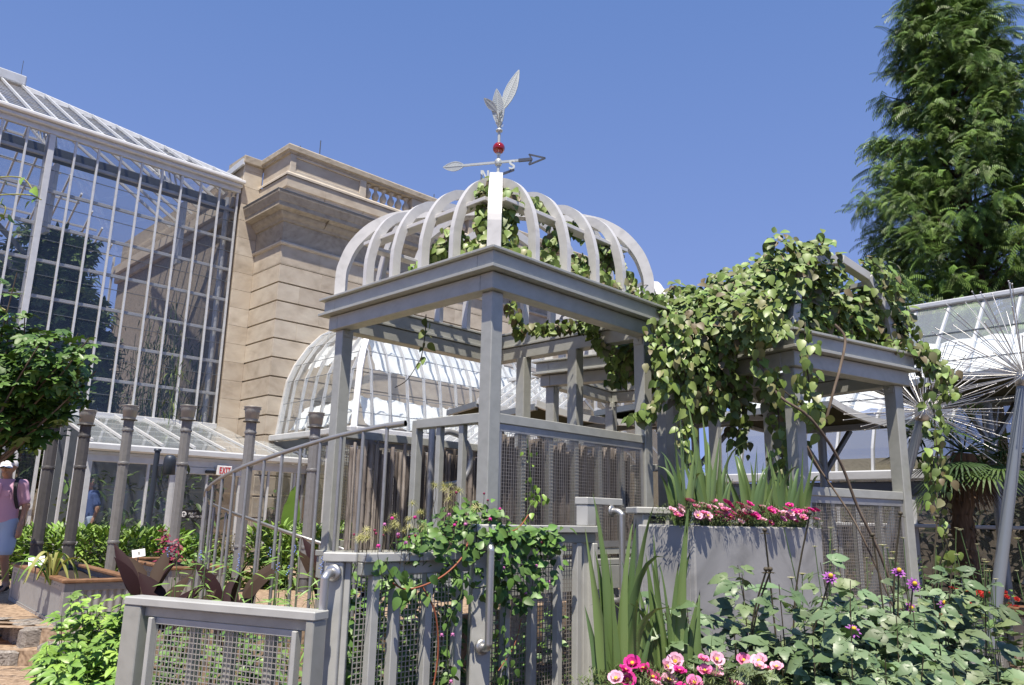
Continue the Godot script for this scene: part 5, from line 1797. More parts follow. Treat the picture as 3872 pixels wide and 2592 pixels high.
func build_court_features() -> void:
	dandelion("leaning dandelion sprinkler of radiating steel rods, nearest the picture's edge", Vector3(4.92, 0.0, -8.44), Vector3(5.53, 3.22, -8.26), 1.05)
	dandelion("dandelion sprinkler of radiating steel rods, just behind the vine-covered pavilion", Vector3(4.35, 0.0, -10.1), Vector3(5.04, 2.98, -9.45), 0.92)
	canopy("olive wave canopy above the palm, farthest to the side", Vector3(6.9, 3.45, -11.2), 35.0, 2.8, 1.9, 0.14, 0.0, 3.0)
	canopy("olive wave canopy behind the vine-covered pavilion", Vector3(4.55, 3.0, -11.4), 40.0, 2.6, 1.7, 0.15, 0.0, 3.0)
	canopy("olive wave canopy seen between the posts beyond the gladiolus", Vector3(2.75, 3.05, -11.6), 30.0, 2.4, 1.7, 0.16, 0.0, 3.0)
	canopy("olive wave canopy behind the third pavilion", Vector3(0.95, 2.95, -11.7), 30.0, 2.4, 1.7, 0.15, 0.0, 3.0)
	canopy("small olive wave canopy showing its upturned edge beside the domed glasshouse", Vector3(-0.15, 3.12, -12.1), 25.0, 1.3, 1.2, 0.10, -0.05, 3.0)
	# navy lamp by the entrance
	var o := thing("bollard_lamp", "slim navy lamp post with domed canister beside the entrance doors", "lamp post", Vector3(-6.55, 0.46, -14.6))
	var b := MB.new()
	b.tube(PackedVector3Array([Vector3(0, 0, 0), Vector3(0.02, 2.2, 0)]), 0.05, 14)
	b.lathe(Vector3(0.02, 2.2, 0), UP, [[0.05, 0.0], [0.065, 0.005], [0.065, 0.05], [0.0, 0.055]], 14)
	part(b, "pole", M.navy_metal, o)
	b = MB.new()
	b.lathe(Vector3(0.27, 1.78, 0), UP, [[0.0, 0.0], [0.11, 0.0], [0.11, 0.26], [0.1, 0.32], [0.06, 0.36], [0.0, 0.37]], 18)
	b.bar(Vector3(0.02, 1.95, 0), Vector3(0.2, 1.95, 0), 0.04, 0.04)
	part(b, "canister", M.navy_metal, o)
	o = thing("flood_lamp", "small white floodlight head showing above the mesh rail", "lamp", Vector3(0.52, 2.35, -9.6))
	b = MB.new()
	b.obox(Vector3(0, 0.08, 0), Vector3(0.055, 0, 0.01), Vector3(0, 0.03, 0.008), Vector3(-0.006, -0.008, 0.03), 0.006)
	part(b, "head", M.white_paint, o)
	b = MB.new()
	b.bar(Vector3(0, 0.06, 0), Vector3(0.05, -0.05, 0), 0.02, 0.02); b.tube(PackedVector3Array([Vector3(0.05, -2.35, 0), Vector3(0.05, -0.04, 0)]), 0.02, 8)
	part(b, "bracket", M.pole_grey, o)

# ---------------------------------------------------------------- leaf shapes (length along +z, upper side +y, unit length)
func blade(mb: MB, at: Vector3, dir: Vector3, up: Vector3, l: float, w: float, fold := 0.25, droop := 0.2, shape := [[0.0, 0.05], [0.18, 0.75], [0.4, 1.0], [0.65, 0.78], [0.85, 0.36], [1.0, 0.0]]) -> void:
	dir = dir.normalized()
	var side := up.cross(dir).normalized()
	var nn := dir.cross(side)
	var rows := []
	for s in shape:
		var f: float = s[0]
		var p := at + dir * (f * l) - nn * (droop * f * f * l)
		var hw: float = s[1] * w * 0.5
		rows.append([p + side * hw + nn * (fold * hw), p, p - side * hw + nn * (fold * hw)])
	mb.sheet(rows)

func leaf_shape(kind: String) -> ArrayMesh:
	if shared.has(kind): return shared[kind]
	var b := MB.new()
	var z := Vector3(0, 0, 1)
	match kind:
		"ovate": blade(b, Vector3.ZERO, z, UP, 1.0, 0.66, 0.22, 0.22, [[0.0, 0.0], [0.03, 0.45], [0.2, 0.95], [0.42, 1.0], [0.68, 0.66], [0.88, 0.25], [1.0, 0.0]])
		"lance": blade(b, Vector3.ZERO, z, UP, 1.0, 0.34, 0.3, 0.3)
		"grass": blade(b, Vector3.ZERO, z, UP, 1.0, 0.13, 0.2, 0.35)
		"herb":
			for s in [[0.0, 1.0], [0.8, 0.75], [-0.8, 0.75]]:
				blade(b, Vector3.ZERO, Vector3(sin(s[0]), 0.1, cos(s[0])), UP, s[1], 0.42 * s[1], 0.25, 0.3)
		"fig":
			for s in [[0.0, 1.0, 0.4], [0.85, 0.82, 0.34], [-0.85, 0.82, 0.34], [1.7, 0.5, 0.3], [-1.7, 0.5, 0.3]]:
				blade(b, Vector3(0, -0.002 * absf(s[0]), 0), Vector3(sin(s[0]), 0.05, cos(s[0])), UP, s[1], s[2], 0.2, 0.22, [[0.0, 0.5], [0.3, 0.85], [0.6, 1.0], [0.85, 0.6], [1.0, 0.0]])
		"dahlia":
			var tooth := [[0.0, 0.1], [0.12, 0.62], [0.2, 0.7], [0.24, 0.9], [0.38, 0.86], [0.43, 1.0], [0.56, 0.78], [0.61, 0.8], [0.74, 0.46], [0.79, 0.46], [1.0, 0.0]]
			blade(b, Vector3(0, 0, 0.36), z, UP, 0.66, 0.44, 0.2, 0.35, tooth)
			for s in [1.0, -1.0]:
				blade(b, Vector3(0, 0, 0.33), Vector3(s * 0.8, 0, 0.55), UP, 0.46, 0.32, 0.2, 0.35, tooth)
			b.bar(Vector3.ZERO, Vector3(0, 0, 0.4), 0.018, 0.018)
		"spray":   # a hanging feathery twig of a redwood
			for i in 9:
				var f := i / 8.0
				var p := Vector3(0, -0.35 * f * f, f * 0.95)
				var l := 0.34 * (1.0 - 0.6 * f)
				for s in [1.0, -1.0]:
					b.quad(p, p + Vector3(0, -0.02, 0.05), p + Vector3(s * l * 0.75, -0.16 - l * 0.25, l * 0.55 + 0.04), p + Vector3(s * l * 0.75, -0.13 - l * 0.25, l * 0.55))
			b.quad(Vector3(-0.012, 0, 0), Vector3(0.012, 0, 0), Vector3(0.01, -0.35, 0.95), Vector3(-0.01, -0.35, 0.95))
		"clump":   # a few broad leaves for distant crowns
			for i in 5:
				var a := i * 1.256 + 0.3
				blade(b, Vector3.ZERO, Vector3(cos(a), 0.25 * sin(i * 2.1), sin(a)), UP, 1.0, 0.42, 0.2, 0.3)
	shared[kind] = b.mesh()
	return shared[kind]

func aim(at: Vector3, dir: Vector3, up: Vector3, s: float) -> Transform3D:   # leaf frame: +z along dir, +y near up
	dir = dir.normalized()
	var x := up.cross(dir)
	if x.length_squared() < 1e-5: x = Vector3(1, 0, 0.1).cross(dir)
	x = x.normalized()
	return Transform3D(Basis(x * s, dir.cross(x) * s, dir * s), at)

func greens(r: float, g: float, b: float, n := 7, spread := 0.35) -> Array:
	var out := []
	for i in n:
		var k := 1.0 + spread * (float(i) / (n - 1) * 2.0 - 1.0)
		out.append(Color(r * k * rnd(0.9, 1.12), g * k, b * k * rnd(0.8, 1.1)))
	return out

# ---------------------------------------------------------------- gladiolus
func sword(l: float, w: float, dir: Vector3, bend: float, twist: float) -> MB:
	var b := MB.new()
	var rows := []
	var n := 12
	var out := Vector3(dir.x, 0, dir.z).normalized()
	var p := Vector3.ZERO
	var d := dir.normalized()
	for i in n + 1:
		var f := float(i) / n
		var side := (out - d * out.dot(d)).normalized()
		side = side.rotated(d, twist * (0.35 + f))
		var nn := d.cross(side)
		var hw := w * 0.5 * (0.55 + 0.45 * sin(PI * minf(1.0, f * 1.25 + 0.12))) * (1.0 - pow(f, 3.5))
		rows.append([p + side * hw + nn * hw * 0.34, p + side * hw * 0.45 + nn * hw * 0.05, p, p - side * hw * 0.45 + nn * hw * 0.05, p - side * hw + nn * hw * 0.34])
		p += d * (l / n)
		d = (d + (out * 0.45 + nn * (0.8 if twist > 0 else -0.8) - UP * 0.7) * (bend * f * f / n * 2.6)).normalized()
	b.sheet(rows)
	return b

func gladiolus(label: String, at: Vector3, face: float, n: int, l: float, w: float, droopy := 0.25, lean := Vector3.ZERO, fanned := 0.30) -> void:
	var o := thing("gladiolus", label, "plant", at, 0.0, "gladiolus plants")
	var mats := [M.glad_a, M.glad_b, M.glad_a, M.glad_c]
	var fan := Vector3(cos(face), 0, sin(face))
	for i in n:
		var f := (i + 0.5) / n * 2.0 - 1.0
		var d := Vector3(0, 1, 0) + fan * (f * fanned + rnd(-0.05, 0.05) + 0.001) + rv(0.05) + lean
		var bend := rnd(0.0, 0.5) if rng.randf() > droopy else rnd(1.1, 2.6)
		var ll := l * (1.0 - 0.35 * absf(f)) * rnd(0.7, 1.12)
		var m := part(sword(ll, w * rnd(0.8, 1.15), d, bend, rnd(-0.7, 0.7)), "leaf", mats[rng.randi() % 4], o)
		m.position = fan * (f * 0.02)

# ---------------------------------------------------------------- moss rose cushions
func petal_flower(kind: int) -> ArrayMesh:
	var key := "mossrose%d" % kind
	if shared.has(key): return shared[key]
	var b := MB.new()
	for ring in 2:
		var n := 6
		for i in n:
			var a := TAU * (i + 0.5 * ring) / n + kind
			var d := Vector3(cos(a), 0.35 + 0.5 * ring, sin(a)).normalized()
			blade(b, Vector3(0, 0.02 * ring, 0), d, (UP - d * d.y).normalized(), 1.0 - 0.3 * ring, 0.95, -0.25, -0.18, [[0.0, 0.2], [0.35, 0.8], [0.7, 1.0], [0.92, 0.8], [1.0, 0.45]])
	shared[key] = b.mesh()
	return shared[key]

func moss_rose(label: String, at: Vector3, turn: float, w: float, d: float, pinks: Array, nf: int, ns: int) -> void:
	var o := thing("moss_rose", label, "flowers", at, turn, "moss rose cushions")
	var xs := []
	for i in ns:
		var p := Vector3(rnd(-w, w) / 2, 0, rnd(-d, d) / 2)
		var h := 0.19 * (1.0 - pow(2 * p.x / w, 4) * 0.6) * rnd(0.3, 1.0)
		for k in 5: xs.append(aim(p + Vector3(rnd(-0.02, 0.02), h, rnd(-0.02, 0.02)), Vector3(rnd(-1, 1), rnd(0.0, 1.2), rnd(-1, 1)), UP, rnd(0.022, 0.04)))
	scatter(leaf_shape("grass"), "foliage", M.leaf_mass, o, xs, greens(0.11, 0.15, 0.05))
	var y := MB.new()
	y.ball(Vector3(0, 0.25, 0), 0.22, 8, 5, Vector3(1, 0.6, 1))
	var ym := y.mesh()
	for i in nf:
		var p := Vector3(rnd(-w, w) / 2, rnd(0.07, 0.2), rnd(-d, d) / 2 + d * 0.12)
		var s := rnd(0.026, 0.038)
		var tilt := Basis(Vector3(1, 0, 0), rnd(0.1, 0.9)) * Basis(Vector3(0, 0, 1), rnd(-0.5, 0.5)) * Basis(UP, rnd(0, 6))
		var f := place(petal_flower(i % 2), "flower", pinks[rng.randi() % pinks.size()], o, Transform3D(tilt.scaled(Vector3.ONE * s), p))
		place(ym, "flower_centre", M.yellow, f, Transform3D())

# ---------------------------------------------------------------- generic leafy plant: stems with leaves spiralling up
func stem_plant(called: String, label: String, cat: String, at: Vector3, stems: int, h: float, spread: float, leaf: String, ls: float, cols: Array, mats: Array, single: int, stem_mat: Material, per := 14, group := "", low := 0.15) -> Node3D:
	var o := thing(called, label, cat, at, 0.0, group)
	var b := MB.new()
	var xs := []
	for s in stems:
		var a := rnd(0, TAU)
		var r := sqrt(rng.randf()) * spread
		var foot := Vector3(cos(a) * r * 0.6, 0, sin(a) * r * 0.6)
		var hh := h * rnd(0.72, 1.05)
		var top := Vector3(cos(a) * r * 1.15, hh, sin(a) * r * 1.15) + rv(0.03)
		var path := smooth_path([foot, foot.lerp(top, 0.5) + rv(0.03) + Vector3(0, hh * 0.04, 0), top], 4)
		b.tube(path, [0.0055, 0.0055, 0.005, 0.0045, 0.004, 0.0035, 0.003, 0.0025, 0.002], 5, false)
		for k in per:
			var f := lerpf(low, 1.0, pow((k + rng.randf()) / per, 0.8))
			var p := foot.lerp(top, f)
			var g := k * 2.4 + s
			var d := Vector3(cos(g), rnd(-0.45, 0.5), sin(g))
			xs.append(aim(p + d * 0.01, d, UP + Vector3(0, 0, 0.7) + rv(0.35), ls * rnd(0.65, 1.15) * (1.1 - 0.45 * f)))
	part(b, "stems", stem_mat, o)
	leaves(leaf_shape(leaf), o, xs, cols, mats, single)
	return o

func leafy_mass(o: Node3D, lo: Vector3, hi: Vector3, n: int, leaf: String, ls: float, cols: Array, mats: Array, single: int) -> void:
	# a hedge body: leaves through an uneven rounded block
	var f := FastNoiseLite.new()
	f.seed = 7
	f.frequency = 0.9
	var xs := []
	var c := (lo + hi) / 2
	var h := (hi - lo) / 2
	while xs.size() < n:
		var q := Vector3(rnd(-1, 1), rnd(-1, 1), rnd(-1, 1))
		var p := c + q * h
		var edge := 1.0 + 0.3 * f.get_noise_3dv(p * 2.0)
		var m := maxf(absf(q.x), maxf(absf(q.z), q.y))
		if pow(absf(q.x), 4) + pow(absf(q.z), 4) + pow(maxf(q.y, 0.0), 4) > edge * edge: continue
		if m < 0.45 and rng.randf() < 0.8: continue
		var out := Vector3(q.x, maxf(q.y, 0.0) + 0.5, q.z).normalized()
		xs.append(aim(p, out + rv(0.8), UP + out * 0.6 + rv(0.4), ls * rnd(0.7, 1.25)))
	leaves(leaf_shape(leaf), o, xs, cols, mats, single)

func build_plants() -> void:
	# gladiolus in the tall trough
	var F := Basis(UP, deg_to_rad(YG))
	var base := Vector3(1.13, 1.53, -4.86)
	var names := ["first from the pavilion post", "second from the pavilion post", "third along the trough", "fourth along the trough", "fifth along the trough", "in the middle of the trough", "just past the middle of the trough", "eighth along the trough", "ninth along the trough", "tenth along the trough", "near the far end of the trough", "last before the vine-covered post"]
	for i in 12:
		var t := 0.10 + i * 0.148
		var hgt := 0.92 if i < 4 else 0.76
		gladiolus("gladiolus fan of sword leaves in the tall trough, %s" % names[i], base + F * Vector3(t, 0, -0.2 + rnd(-0.09, 0.09)), rnd(-0.7, 0.7), 6, hgt * rnd(0.75, 1.12), 0.06, 0.4)
	# the large clump in the foreground
	var front := [[0.455, -3.30, 1.04, 0.15, 15, "leftmost and tallest"], [0.655, -3.34, 1.0, -0.1, 16, "right of the tallest"], [0.55, -3.45, 0.86, 0.5, 6, "half hidden behind the two big fans"], [0.76, -3.38, 0.72, 0.9, 5, "short and leaning toward the dahlias"]]
	for s in front:
		gladiolus("big gladiolus fan in the low foreground trough, %s" % s[5], Vector3(s[0], 0.72, s[1]), s[3], s[4], s[2], 0.066, 0.16, Vector3.ZERO, 0.19)
	# moss roses
	var mix := [M.magenta, M.magenta, M.rose_pink, M.pale_pink]
	for i in 4:
		var t: float = [0.16, 0.62, 1.08, 1.58][i]
		var lb: String = ["pale pink moss rose cushion at the near corner of the tall trough", "magenta moss rose cushion left of the middle of the tall trough", "magenta and pink moss rose cushion right of the middle of the tall trough", "bright pink moss rose cushion at the far end of the tall trough"][i]
		moss_rose(lb, base + F * Vector3(t, 0.0, -0.12), deg_to_rad(YG), 0.46, 0.3, [M.pale_pink, M.pale_pink, M.rose_pink] if i == 0 else mix, 26, 420)
	moss_rose("pale pink moss rose cushion at the foot of the big gladiolus clump", Vector3(0.50, 0.86, -3.22), deg_to_rad(12), 0.42, 0.34, [M.pale_pink, M.pale_pink, M.magenta], 16, 340)
	moss_rose("pale pink moss rose cushion spilling at the right of the low trough", Vector3(0.86, 0.88, -3.26), deg_to_rad(12), 0.42, 0.34, [M.pale_pink, M.pale_pink, M.rose_pink], 18, 340)
	build_dahlias()
	build_left_beds()

func dahlia_flower() -> ArrayMesh:
	if shared.has("dahliaflower"): return shared["dahliaflower"]
	var b := MB.new()
	for ring in 3:
		for i in 9:
			var a := TAU * (i + 0.4 * ring) / 9
			var d := Vector3(cos(a), 0.15 + 0.45 * ring, sin(a)).normalized()
			blade(b, Vector3(0, 0.04 * ring, 0), d, (UP - d * d.y).normalized(), 1.0 - 0.22 * ring, 0.42, 0.5, 0.1)
	shared["dahliaflower"] = b.mesh()
	return shared["dahliaflower"]

func build_dahlias() -> void:
	var cols := greens(0.145, 0.21, 0.105)
	var mats := [M.dahlia_a, M.dahlia_b, M.dahlia_c]
	var spots := [[0.98, -3.45, 1.22, "nearest the tall trough, with a bud stalk above it"], [1.22, -3.62, 1.34, "second from the tall trough"], [1.42, -3.35, 1.26, "front and middle of the bed"], [1.68, -3.60, 1.36, "behind the middle of the bed, with two flowers"], [1.84, -3.48, 1.26, "toward the leaning pole"], [1.95, -3.85, 1.34, "outermost, toward the leaning pole"], [1.55, -3.15, 1.08, "lowest in the very front"], [1.12, -3.18, 1.02, "low in front of the trough"]]
	var fl := {0: [], 1: [Vector3(0.14, 1.38, 0.20)], 2: [Vector3(-0.05, 1.19, 0.10)], 3: [Vector3(0.02, 1.40, 0.08), Vector3(0.07, 1.355, 0.1)], 4: [Vector3(0.13, 1.255, -0.2), Vector3(0.06, 1.20, -0.2)], 5: [Vector3(-0.05, 1.22, 0.0)], 6: [], 7: []}
	for i in spots.size():
		var s: Array = spots[i]
		var o := stem_plant("dahlia", "bushy dahlia with toothed grey-green leaves, %s" % s[3], "plant", Vector3(s[0], 0.0, s[1]), 14, s[2], 0.30, "dahlia", 0.205, cols, mats, 90, M.stem_dark, 26, "dahlias in the foreground bed", 0.45)
		for p in fl[i]:
			var q: Vector3 = p
			var b := MB.new()
			b.tube(smooth_path([Vector3(q.x * 0.4, q.y - 0.35, q.z * 0.4), Vector3(q.x * 0.8, q.y - 0.12, q.z * 0.8), q], 4), 0.0035, 5)
			part(b, "flower_stalk", M.stem_dark, o)
			var f := place(dahlia_flower(), "flower", M.purple, o, Transform3D((Basis(Vector3(1, 0, 0), rnd(0.5, 1.2)) * Basis(UP, rnd(0, 6))).scaled(Vector3.ONE * 0.034), q))
			var c := MB.new()
			c.ball(Vector3(0, 0.5, 0), 0.3, 8, 6)
			part(c, "flower_centre", M.yellow, f)
		if i in [0, 1, 3, 5]:   # tall bare bud stalks
			var b := MB.new()
			for k in 2:
				var t := Vector3(rnd(-0.12, 0.16), s[2] + rnd(0.18, 0.32), rnd(-0.05, 0.1))
				b.tube(smooth_path([Vector3(t.x * 0.2, s[2] * 0.6, 0), Vector3(t.x * 0.5, s[2] * 0.95, 0), t], 4), 0.0042, 5)
				b.ball(t + Vector3(0, 0.01, 0), 0.011, 8, 6, Vector3(1, 0.85, 1))
				for j in 5:
					var a := j * 1.26
					b.bar(t, t + Vector3(cos(a) * 0.02, -0.006, sin(a) * 0.02), 0.006, 0.002)
			part(b, "bud_stalk", M.stem_dark, o)
	# airy cream scabious behind the dahlias
	for i in 7:
		var x: float = [1.55, 1.8, 2.02, 2.25, 2.45, 2.62, 2.8][i]
		var z: float = [-4.1, -4.3, -4.0, -4.35, -4.1, -4.5, -4.2][i]
		var lb: String = ["beside the trough end", "with the tallest cream head", "behind the two purple dahlias", "in front of the mesh rail", "left of the palm trunk", "in front of the palm trunk", "beside the leaning pole"][i]
		var o := thing("scabious", "wiry cream scabious with button heads, %s" % lb, "plant", Vector3(x, 0.6, z), 0.0, "cream scabious behind the dahlias")
		var b := MB.new()
		var heads := []
		for k in 7:
			var t := Vector3(rnd(-0.16, 0.16), rnd(0.55, 1.0), rnd(-0.12, 0.12))
			b.tube(smooth_path([Vector3(t.x * 0.15, 0, t.z * 0.15), Vector3(t.x * 0.7 + rnd(-0.03, 0.03), t.y * 0.6, t.z * 0.7), t], 5), 0.0024, 4, false)
			heads.append(t)
		part(b, "stems", M.stem_green, o)
		var hb := MB.new()
		hb.ball(Vector3.ZERO, 0.5, 8, 5, Vector3(1, 0.6, 1))
		for k in 14: hb.bar(Vector3.ZERO, Vector3(cos(k * 0.449) * 1.0, 0.25, sin(k * 0.449) * 1.0), 0.22, 0.05)
		var hm := hb.mesh()
		for k in heads.size(): place(hm, "flower_head", M.cream if k % 3 else M.seed_gold, o, Transform3D(Basis().scaled(Vector3.ONE * rnd(0.008, 0.02)), heads[k]))
		var xs := []
		for k in 60: xs.append(aim(Vector3(rnd(-0.12, 0.12), rnd(0.0, 0.6), rnd(-0.12, 0.12)), Vector3(rnd(-1, 1), rnd(0, 0.8), rnd(-1, 1)), UP, rnd(0.04, 0.09)))
		leaves(leaf_shape("herb"), o, xs, greens(0.10, 0.16, 0.05), [M.dahlia_b], 0)

func canna(label: String, at: Vector3, n: int, h: float) -> void:
	var o := thing("canna", label, "plant", at, 0.0, "dark-leaved cannas")
	var st := MB.new()
	for i in n:
		var a := i * 2.4 + at.x * 3.0
		var foot := Vector3(cos(a) * 0.05, 0, sin(a) * 0.05)
		var base := Vector3(cos(a) * 0.09, h * rnd(0.25, 0.6), sin(a) * 0.09)
		st.tube(smooth_path([foot, foot.lerp(base, 0.5), base], 3), 0.012, 6, false)
		var b := MB.new()
		var d := Vector3(cos(a) * rnd(0.3, 0.8), 1.0, sin(a) * rnd(0.2, 0.6))
		blade(b, base, d, Vector3(-cos(a) * 0.5, 0.4, -sin(a) * 0.5 + 0.6), h * rnd(0.42, 0.6), rnd(0.13, 0.19), 0.35, rnd(0.05, 0.3), [[0.0, 0.12], [0.1, 0.45], [0.25, 0.85], [0.42, 1.0], [0.6, 0.9], [0.78, 0.58], [0.92, 0.2], [1.0, 0.0]])
		part(b, "leaf", M.canna_a if i % 3 else M.canna_b, o)
	part(st, "stalks", M.canna_a, o)

func build_left_beds() -> void:
	var herb := greens(0.21, 0.345, 0.06)
	var hm := [M.herb_a, M.herb_b]
	# pale green salvia beside the low gate, down to the path
	stem_plant("leafy_herb", "lush pale green herb beside the low gate, tallest by the planter corner", "plant", Vector3(-3.15, 0.0, -6.55), 26, 0.93, 0.36, "herb", 0.15, herb, hm, 90, M.stem_green, 18, "pale green herbs")
	stem_plant("leafy_herb", "lush pale green herb beside the low gate, spilling toward the granite step", "plant", Vector3(-2.95, 0.0, -5.85), 26, 0.70, 0.30, "herb", 0.15, herb, hm, 90, M.stem_green, 16, "pale green herbs")
	stem_plant("leafy_herb", "lush pale green herb at the foot of the low gate post", "plant", Vector3(-2.62, 0.0, -5.4), 22, 0.62, 0.32, "herb", 0.14, herb, hm, 60, M.stem_green, 16, "pale green herbs")
	stem_plant("dark_sage", "dark purple flower spikes in the near corner beside the path", "plant", Vector3(-2.72, 0.0, -4.4), 9, 0.50, 0.3, "lance", 0.07, greens(0.05, 0.05, 0.06), [M.violet_dark], 30, M.stem_dark, 18)
	# foliage seen through the mesh of the gate and fence
	var gl := greens(0.10, 0.19, 0.045)
	for i in 6:
		var p: Array = [[-1.95, -5.1, 0.95], [-1.5, -4.95, 0.9], [-1.05, -4.9, 0.92], [-0.75, -5.2, 1.15], [-0.35, -5.0, 1.1], [0.15, -5.6, 1.0]][i]
		var lb: String = ["behind the far end of the low gate", "behind the middle of the low gate", "behind the near end of the low gate", "behind the first grab bar", "behind the clematis fence panel", "in the shade under the pavilion deck"][i]
		stem_plant("bed_shrub", "green leafy bedding shrub %s" % lb, "plant", Vector3(p[0], 0.0, p[1]), 14, p[2], 0.3, "ovate", 0.085, gl, [M.clem_a, M.clem_b], 40, M.stem_green, 24, "bedding shrubs behind the mesh")
	# slender salvias between gate and stair rail
	for i in 6:
		var p: Array = [[-2.35, -5.9], [-2.0, -5.7], [-1.75, -6.1], [-1.5, -5.6], [-1.3, -6.0], [-1.15, -5.5]][i]
		var o := stem_plant("blue_salvia", "thin blue-flowered salvia shoot, number %s from the canna clump behind the gate" % ["one", "two", "three", "four", "five", "six"][i], "plant", Vector3(p[0], 0.3, p[1]), 4, 1.05, 0.16, "grass", 0.16, greens(0.15, 0.25, 0.05), [M.herb_b], 20, M.stem_green, 12, "thin salvia shoots", 0.3)
		for k in 2:
			var b := MB.new()
			for j in 6: b.ball(Vector3(rnd(-0.01, 0.01), j * 0.012, rnd(-0.01, 0.01)), 0.0055, 5, 4)
			var f := part(b, "flower_spike", M.blue_flower, o)
			f.position = Vector3(rnd(-0.15, 0.15), rnd(0.85, 1.02), rnd(-0.1, 0.1))
	# cannas
	canna("dark purple canna clump directly behind the far end of the low gate", Vector3(-2.95, 0.35, -6.75), 7, 0.95)
	canna("dark purple canna clump behind the middle of the low gate", Vector3(-2.62, 0.35, -6.55), 6, 0.78)
	canna("dark purple canna clump beside the first stair balusters", Vector3(-2.30, 0.35, -6.9), 7, 0.82)
	canna("dark purple canna clump under the curled end of the stair rail", Vector3(-1.82, 0.3, -8.4), 8, 1.0)
	canna("dark purple canna clump between the stair rail and the pavilion post", Vector3(-1.45, 0.3, -7.7), 6, 0.95)
	# hedges in front of the entrance house
	var hedge := thing("hedge", "light green leafy hedge in front of the glass entrance house", "hedge", Vector3(-6.6, 0.46, -13.5))
	leafy_mass(hedge, Vector3(-2.0, 0.0, -0.55), Vector3(1.7, 0.80, 0.5), 4000, "lance", 0.16, greens(0.17, 0.28, 0.055), [M.herb_a, M.herb_b], 160)
	hedge = thing("hedge", "light green leafy hedge behind the curling stair rail", "hedge", Vector3(-3.2, 0.40, -12.9))
	leafy_mass(hedge, Vector3(-1.0, 0.0, -0.6), Vector3(1.5, 1.0, 0.5), 3000, "lance", 0.16, greens(0.17, 0.28, 0.055), [M.herb_a, M.herb_b], 120)
	stem_plant("bronze_fern", "bronze fern-like shrub beside the entrance doors", "plant", Vector3(-5.0, 0.46, -14.2), 16, 0.75, 0.45, "grass", 0.3, greens(0.10, 0.085, 0.03), [M.dry_leaf], 0, M.stem_dark, 20)
	stem_plant("low_shrub", "low green shrub with blue spikes left of the stair rail", "plant", Vector3(-4.6, 0.46, -13.0), 14, 0.5, 0.4, "ovate", 0.1, greens(0.09, 0.16, 0.04), [M.clem_b], 30, M.stem_green, 16)
	var o := thing("banana_plant", "bright green banana plant seen through the stair rail", "plant", Vector3(-3.75, 0.46, -13.7))
	for i in 6:
		var a: float = [1.3, 0.2, 2.6, 3.6, 5.4, 4.4][i]
		var b := MB.new()
		var rows := []
		var d := Vector3(cos(a) * 0.35, 1.0, sin(a) * 0.2).normalized()
		var p := Vector3(0, 0.35, 0)
		var l: float = [1.25, 0.9, 0.9, 0.8, 0.8, 0.7][i]
		for k in 12:
			var f := k / 11.0
			var side := d.cross(Vector3(cos(a), 0.1, sin(a))).normalized()
			var hw := 0.14 * sin(PI * clampf((f - 0.15) / 0.85, 0, 1)) + 0.012
			var w2 := 0.03 * sin(f * 40.0)
			rows.append([p + side * hw + UP * w2, p, p - side * hw - UP * w2])
			p += d * (l / 11.0)
			if i > 0: d = (d + Vector3(cos(a) * 0.2, -0.28, sin(a) * 0.2) * f).normalized()
		b.sheet(rows)
		part(b, "leaf", M.banana, o)
	var b := MB.new()
	b.tube(PackedVector3Array([Vector3.ZERO, Vector3(0, 0.5, 0)]), 0.07, 10)
	part(b, "stem", M.banana, o)
	# plants in the corrugated planters
	o = thing("wilted_plant", "wilting yellow-green plant flopping in the near corrugated planter", "plant", Vector3(-4.78, 0.81, -8.55))
	for i in 16:
		b = MB.new()
		var a := rnd(0, TAU)
		var r := rnd(0.15, 0.55)
		var e := Vector3(cos(a) * r, rnd(0.0, 0.06), sin(a) * r * 0.6)
		var path := smooth_path([Vector3(0, 0, 0), Vector3(e.x * 0.3, rnd(0.2, 0.34), e.z * 0.3), Vector3(e.x * 0.75, rnd(0.15, 0.28), e.z * 0.75), e], 5)
		var rows := []
		for k in path.size():
			var d := (path[mini(k + 1, path.size() - 1)] - path[maxi(k - 1, 0)]).normalized()
			var side := d.cross(Vector3(-sin(a), 0.3, cos(a)).cross(d)).normalized()
			var hw := 0.02 * sin(PI * (k + 1.0) / (path.size() + 1))
			rows.append([path[k] + side * hw, path[k] + d.cross(side) * 0.006, path[k] - side * hw])
		b.sheet(rows)
		part(b, "leaf", M.wilted if i % 3 else M.herb_b, o)
	stem_plant("amaranth", "dark red amaranth standing in the far corrugated planter", "plant", Vector3(-4.32, 0.84, -10.35), 4, 0.5, 0.1, "lance", 0.12, greens(0.2, 0.02, 0.045), [M.amaranth, M.wine], 60, M.wine, 22)
	stem_plant("seedling", "small green plant at the near end of the far corrugated planter", "plant", Vector3(-3.9, 0.84, -10.1), 6, 0.24, 0.12, "ovate", 0.09, greens(0.09, 0.17, 0.04), [M.clem_b], 30, M.stem_green, 10)
	# red begonias at the foot of the palm
	o = stem_plant("begonia", "red-flowered begonia in the corrugated planter by the palm", "plant", Vector3(5.4, 0.58, -9.3), 14, 0.3, 0.3, "ovate", 0.08, greens(0.04, 0.07, 0.03), [M.clem_c], 40, M.stem_dark, 10)
	for i in 26:
		place(petal_flower(i % 2), "flower", M.red_flower, o, Transform3D(Basis(Vector3(1, 0, 0), rnd(0.2, 1.0)).scaled(Vector3.ONE * 0.035), Vector3(rnd(-0.33, 0.33), rnd(0.12, 0.34), rnd(-0.2, 0.34))))
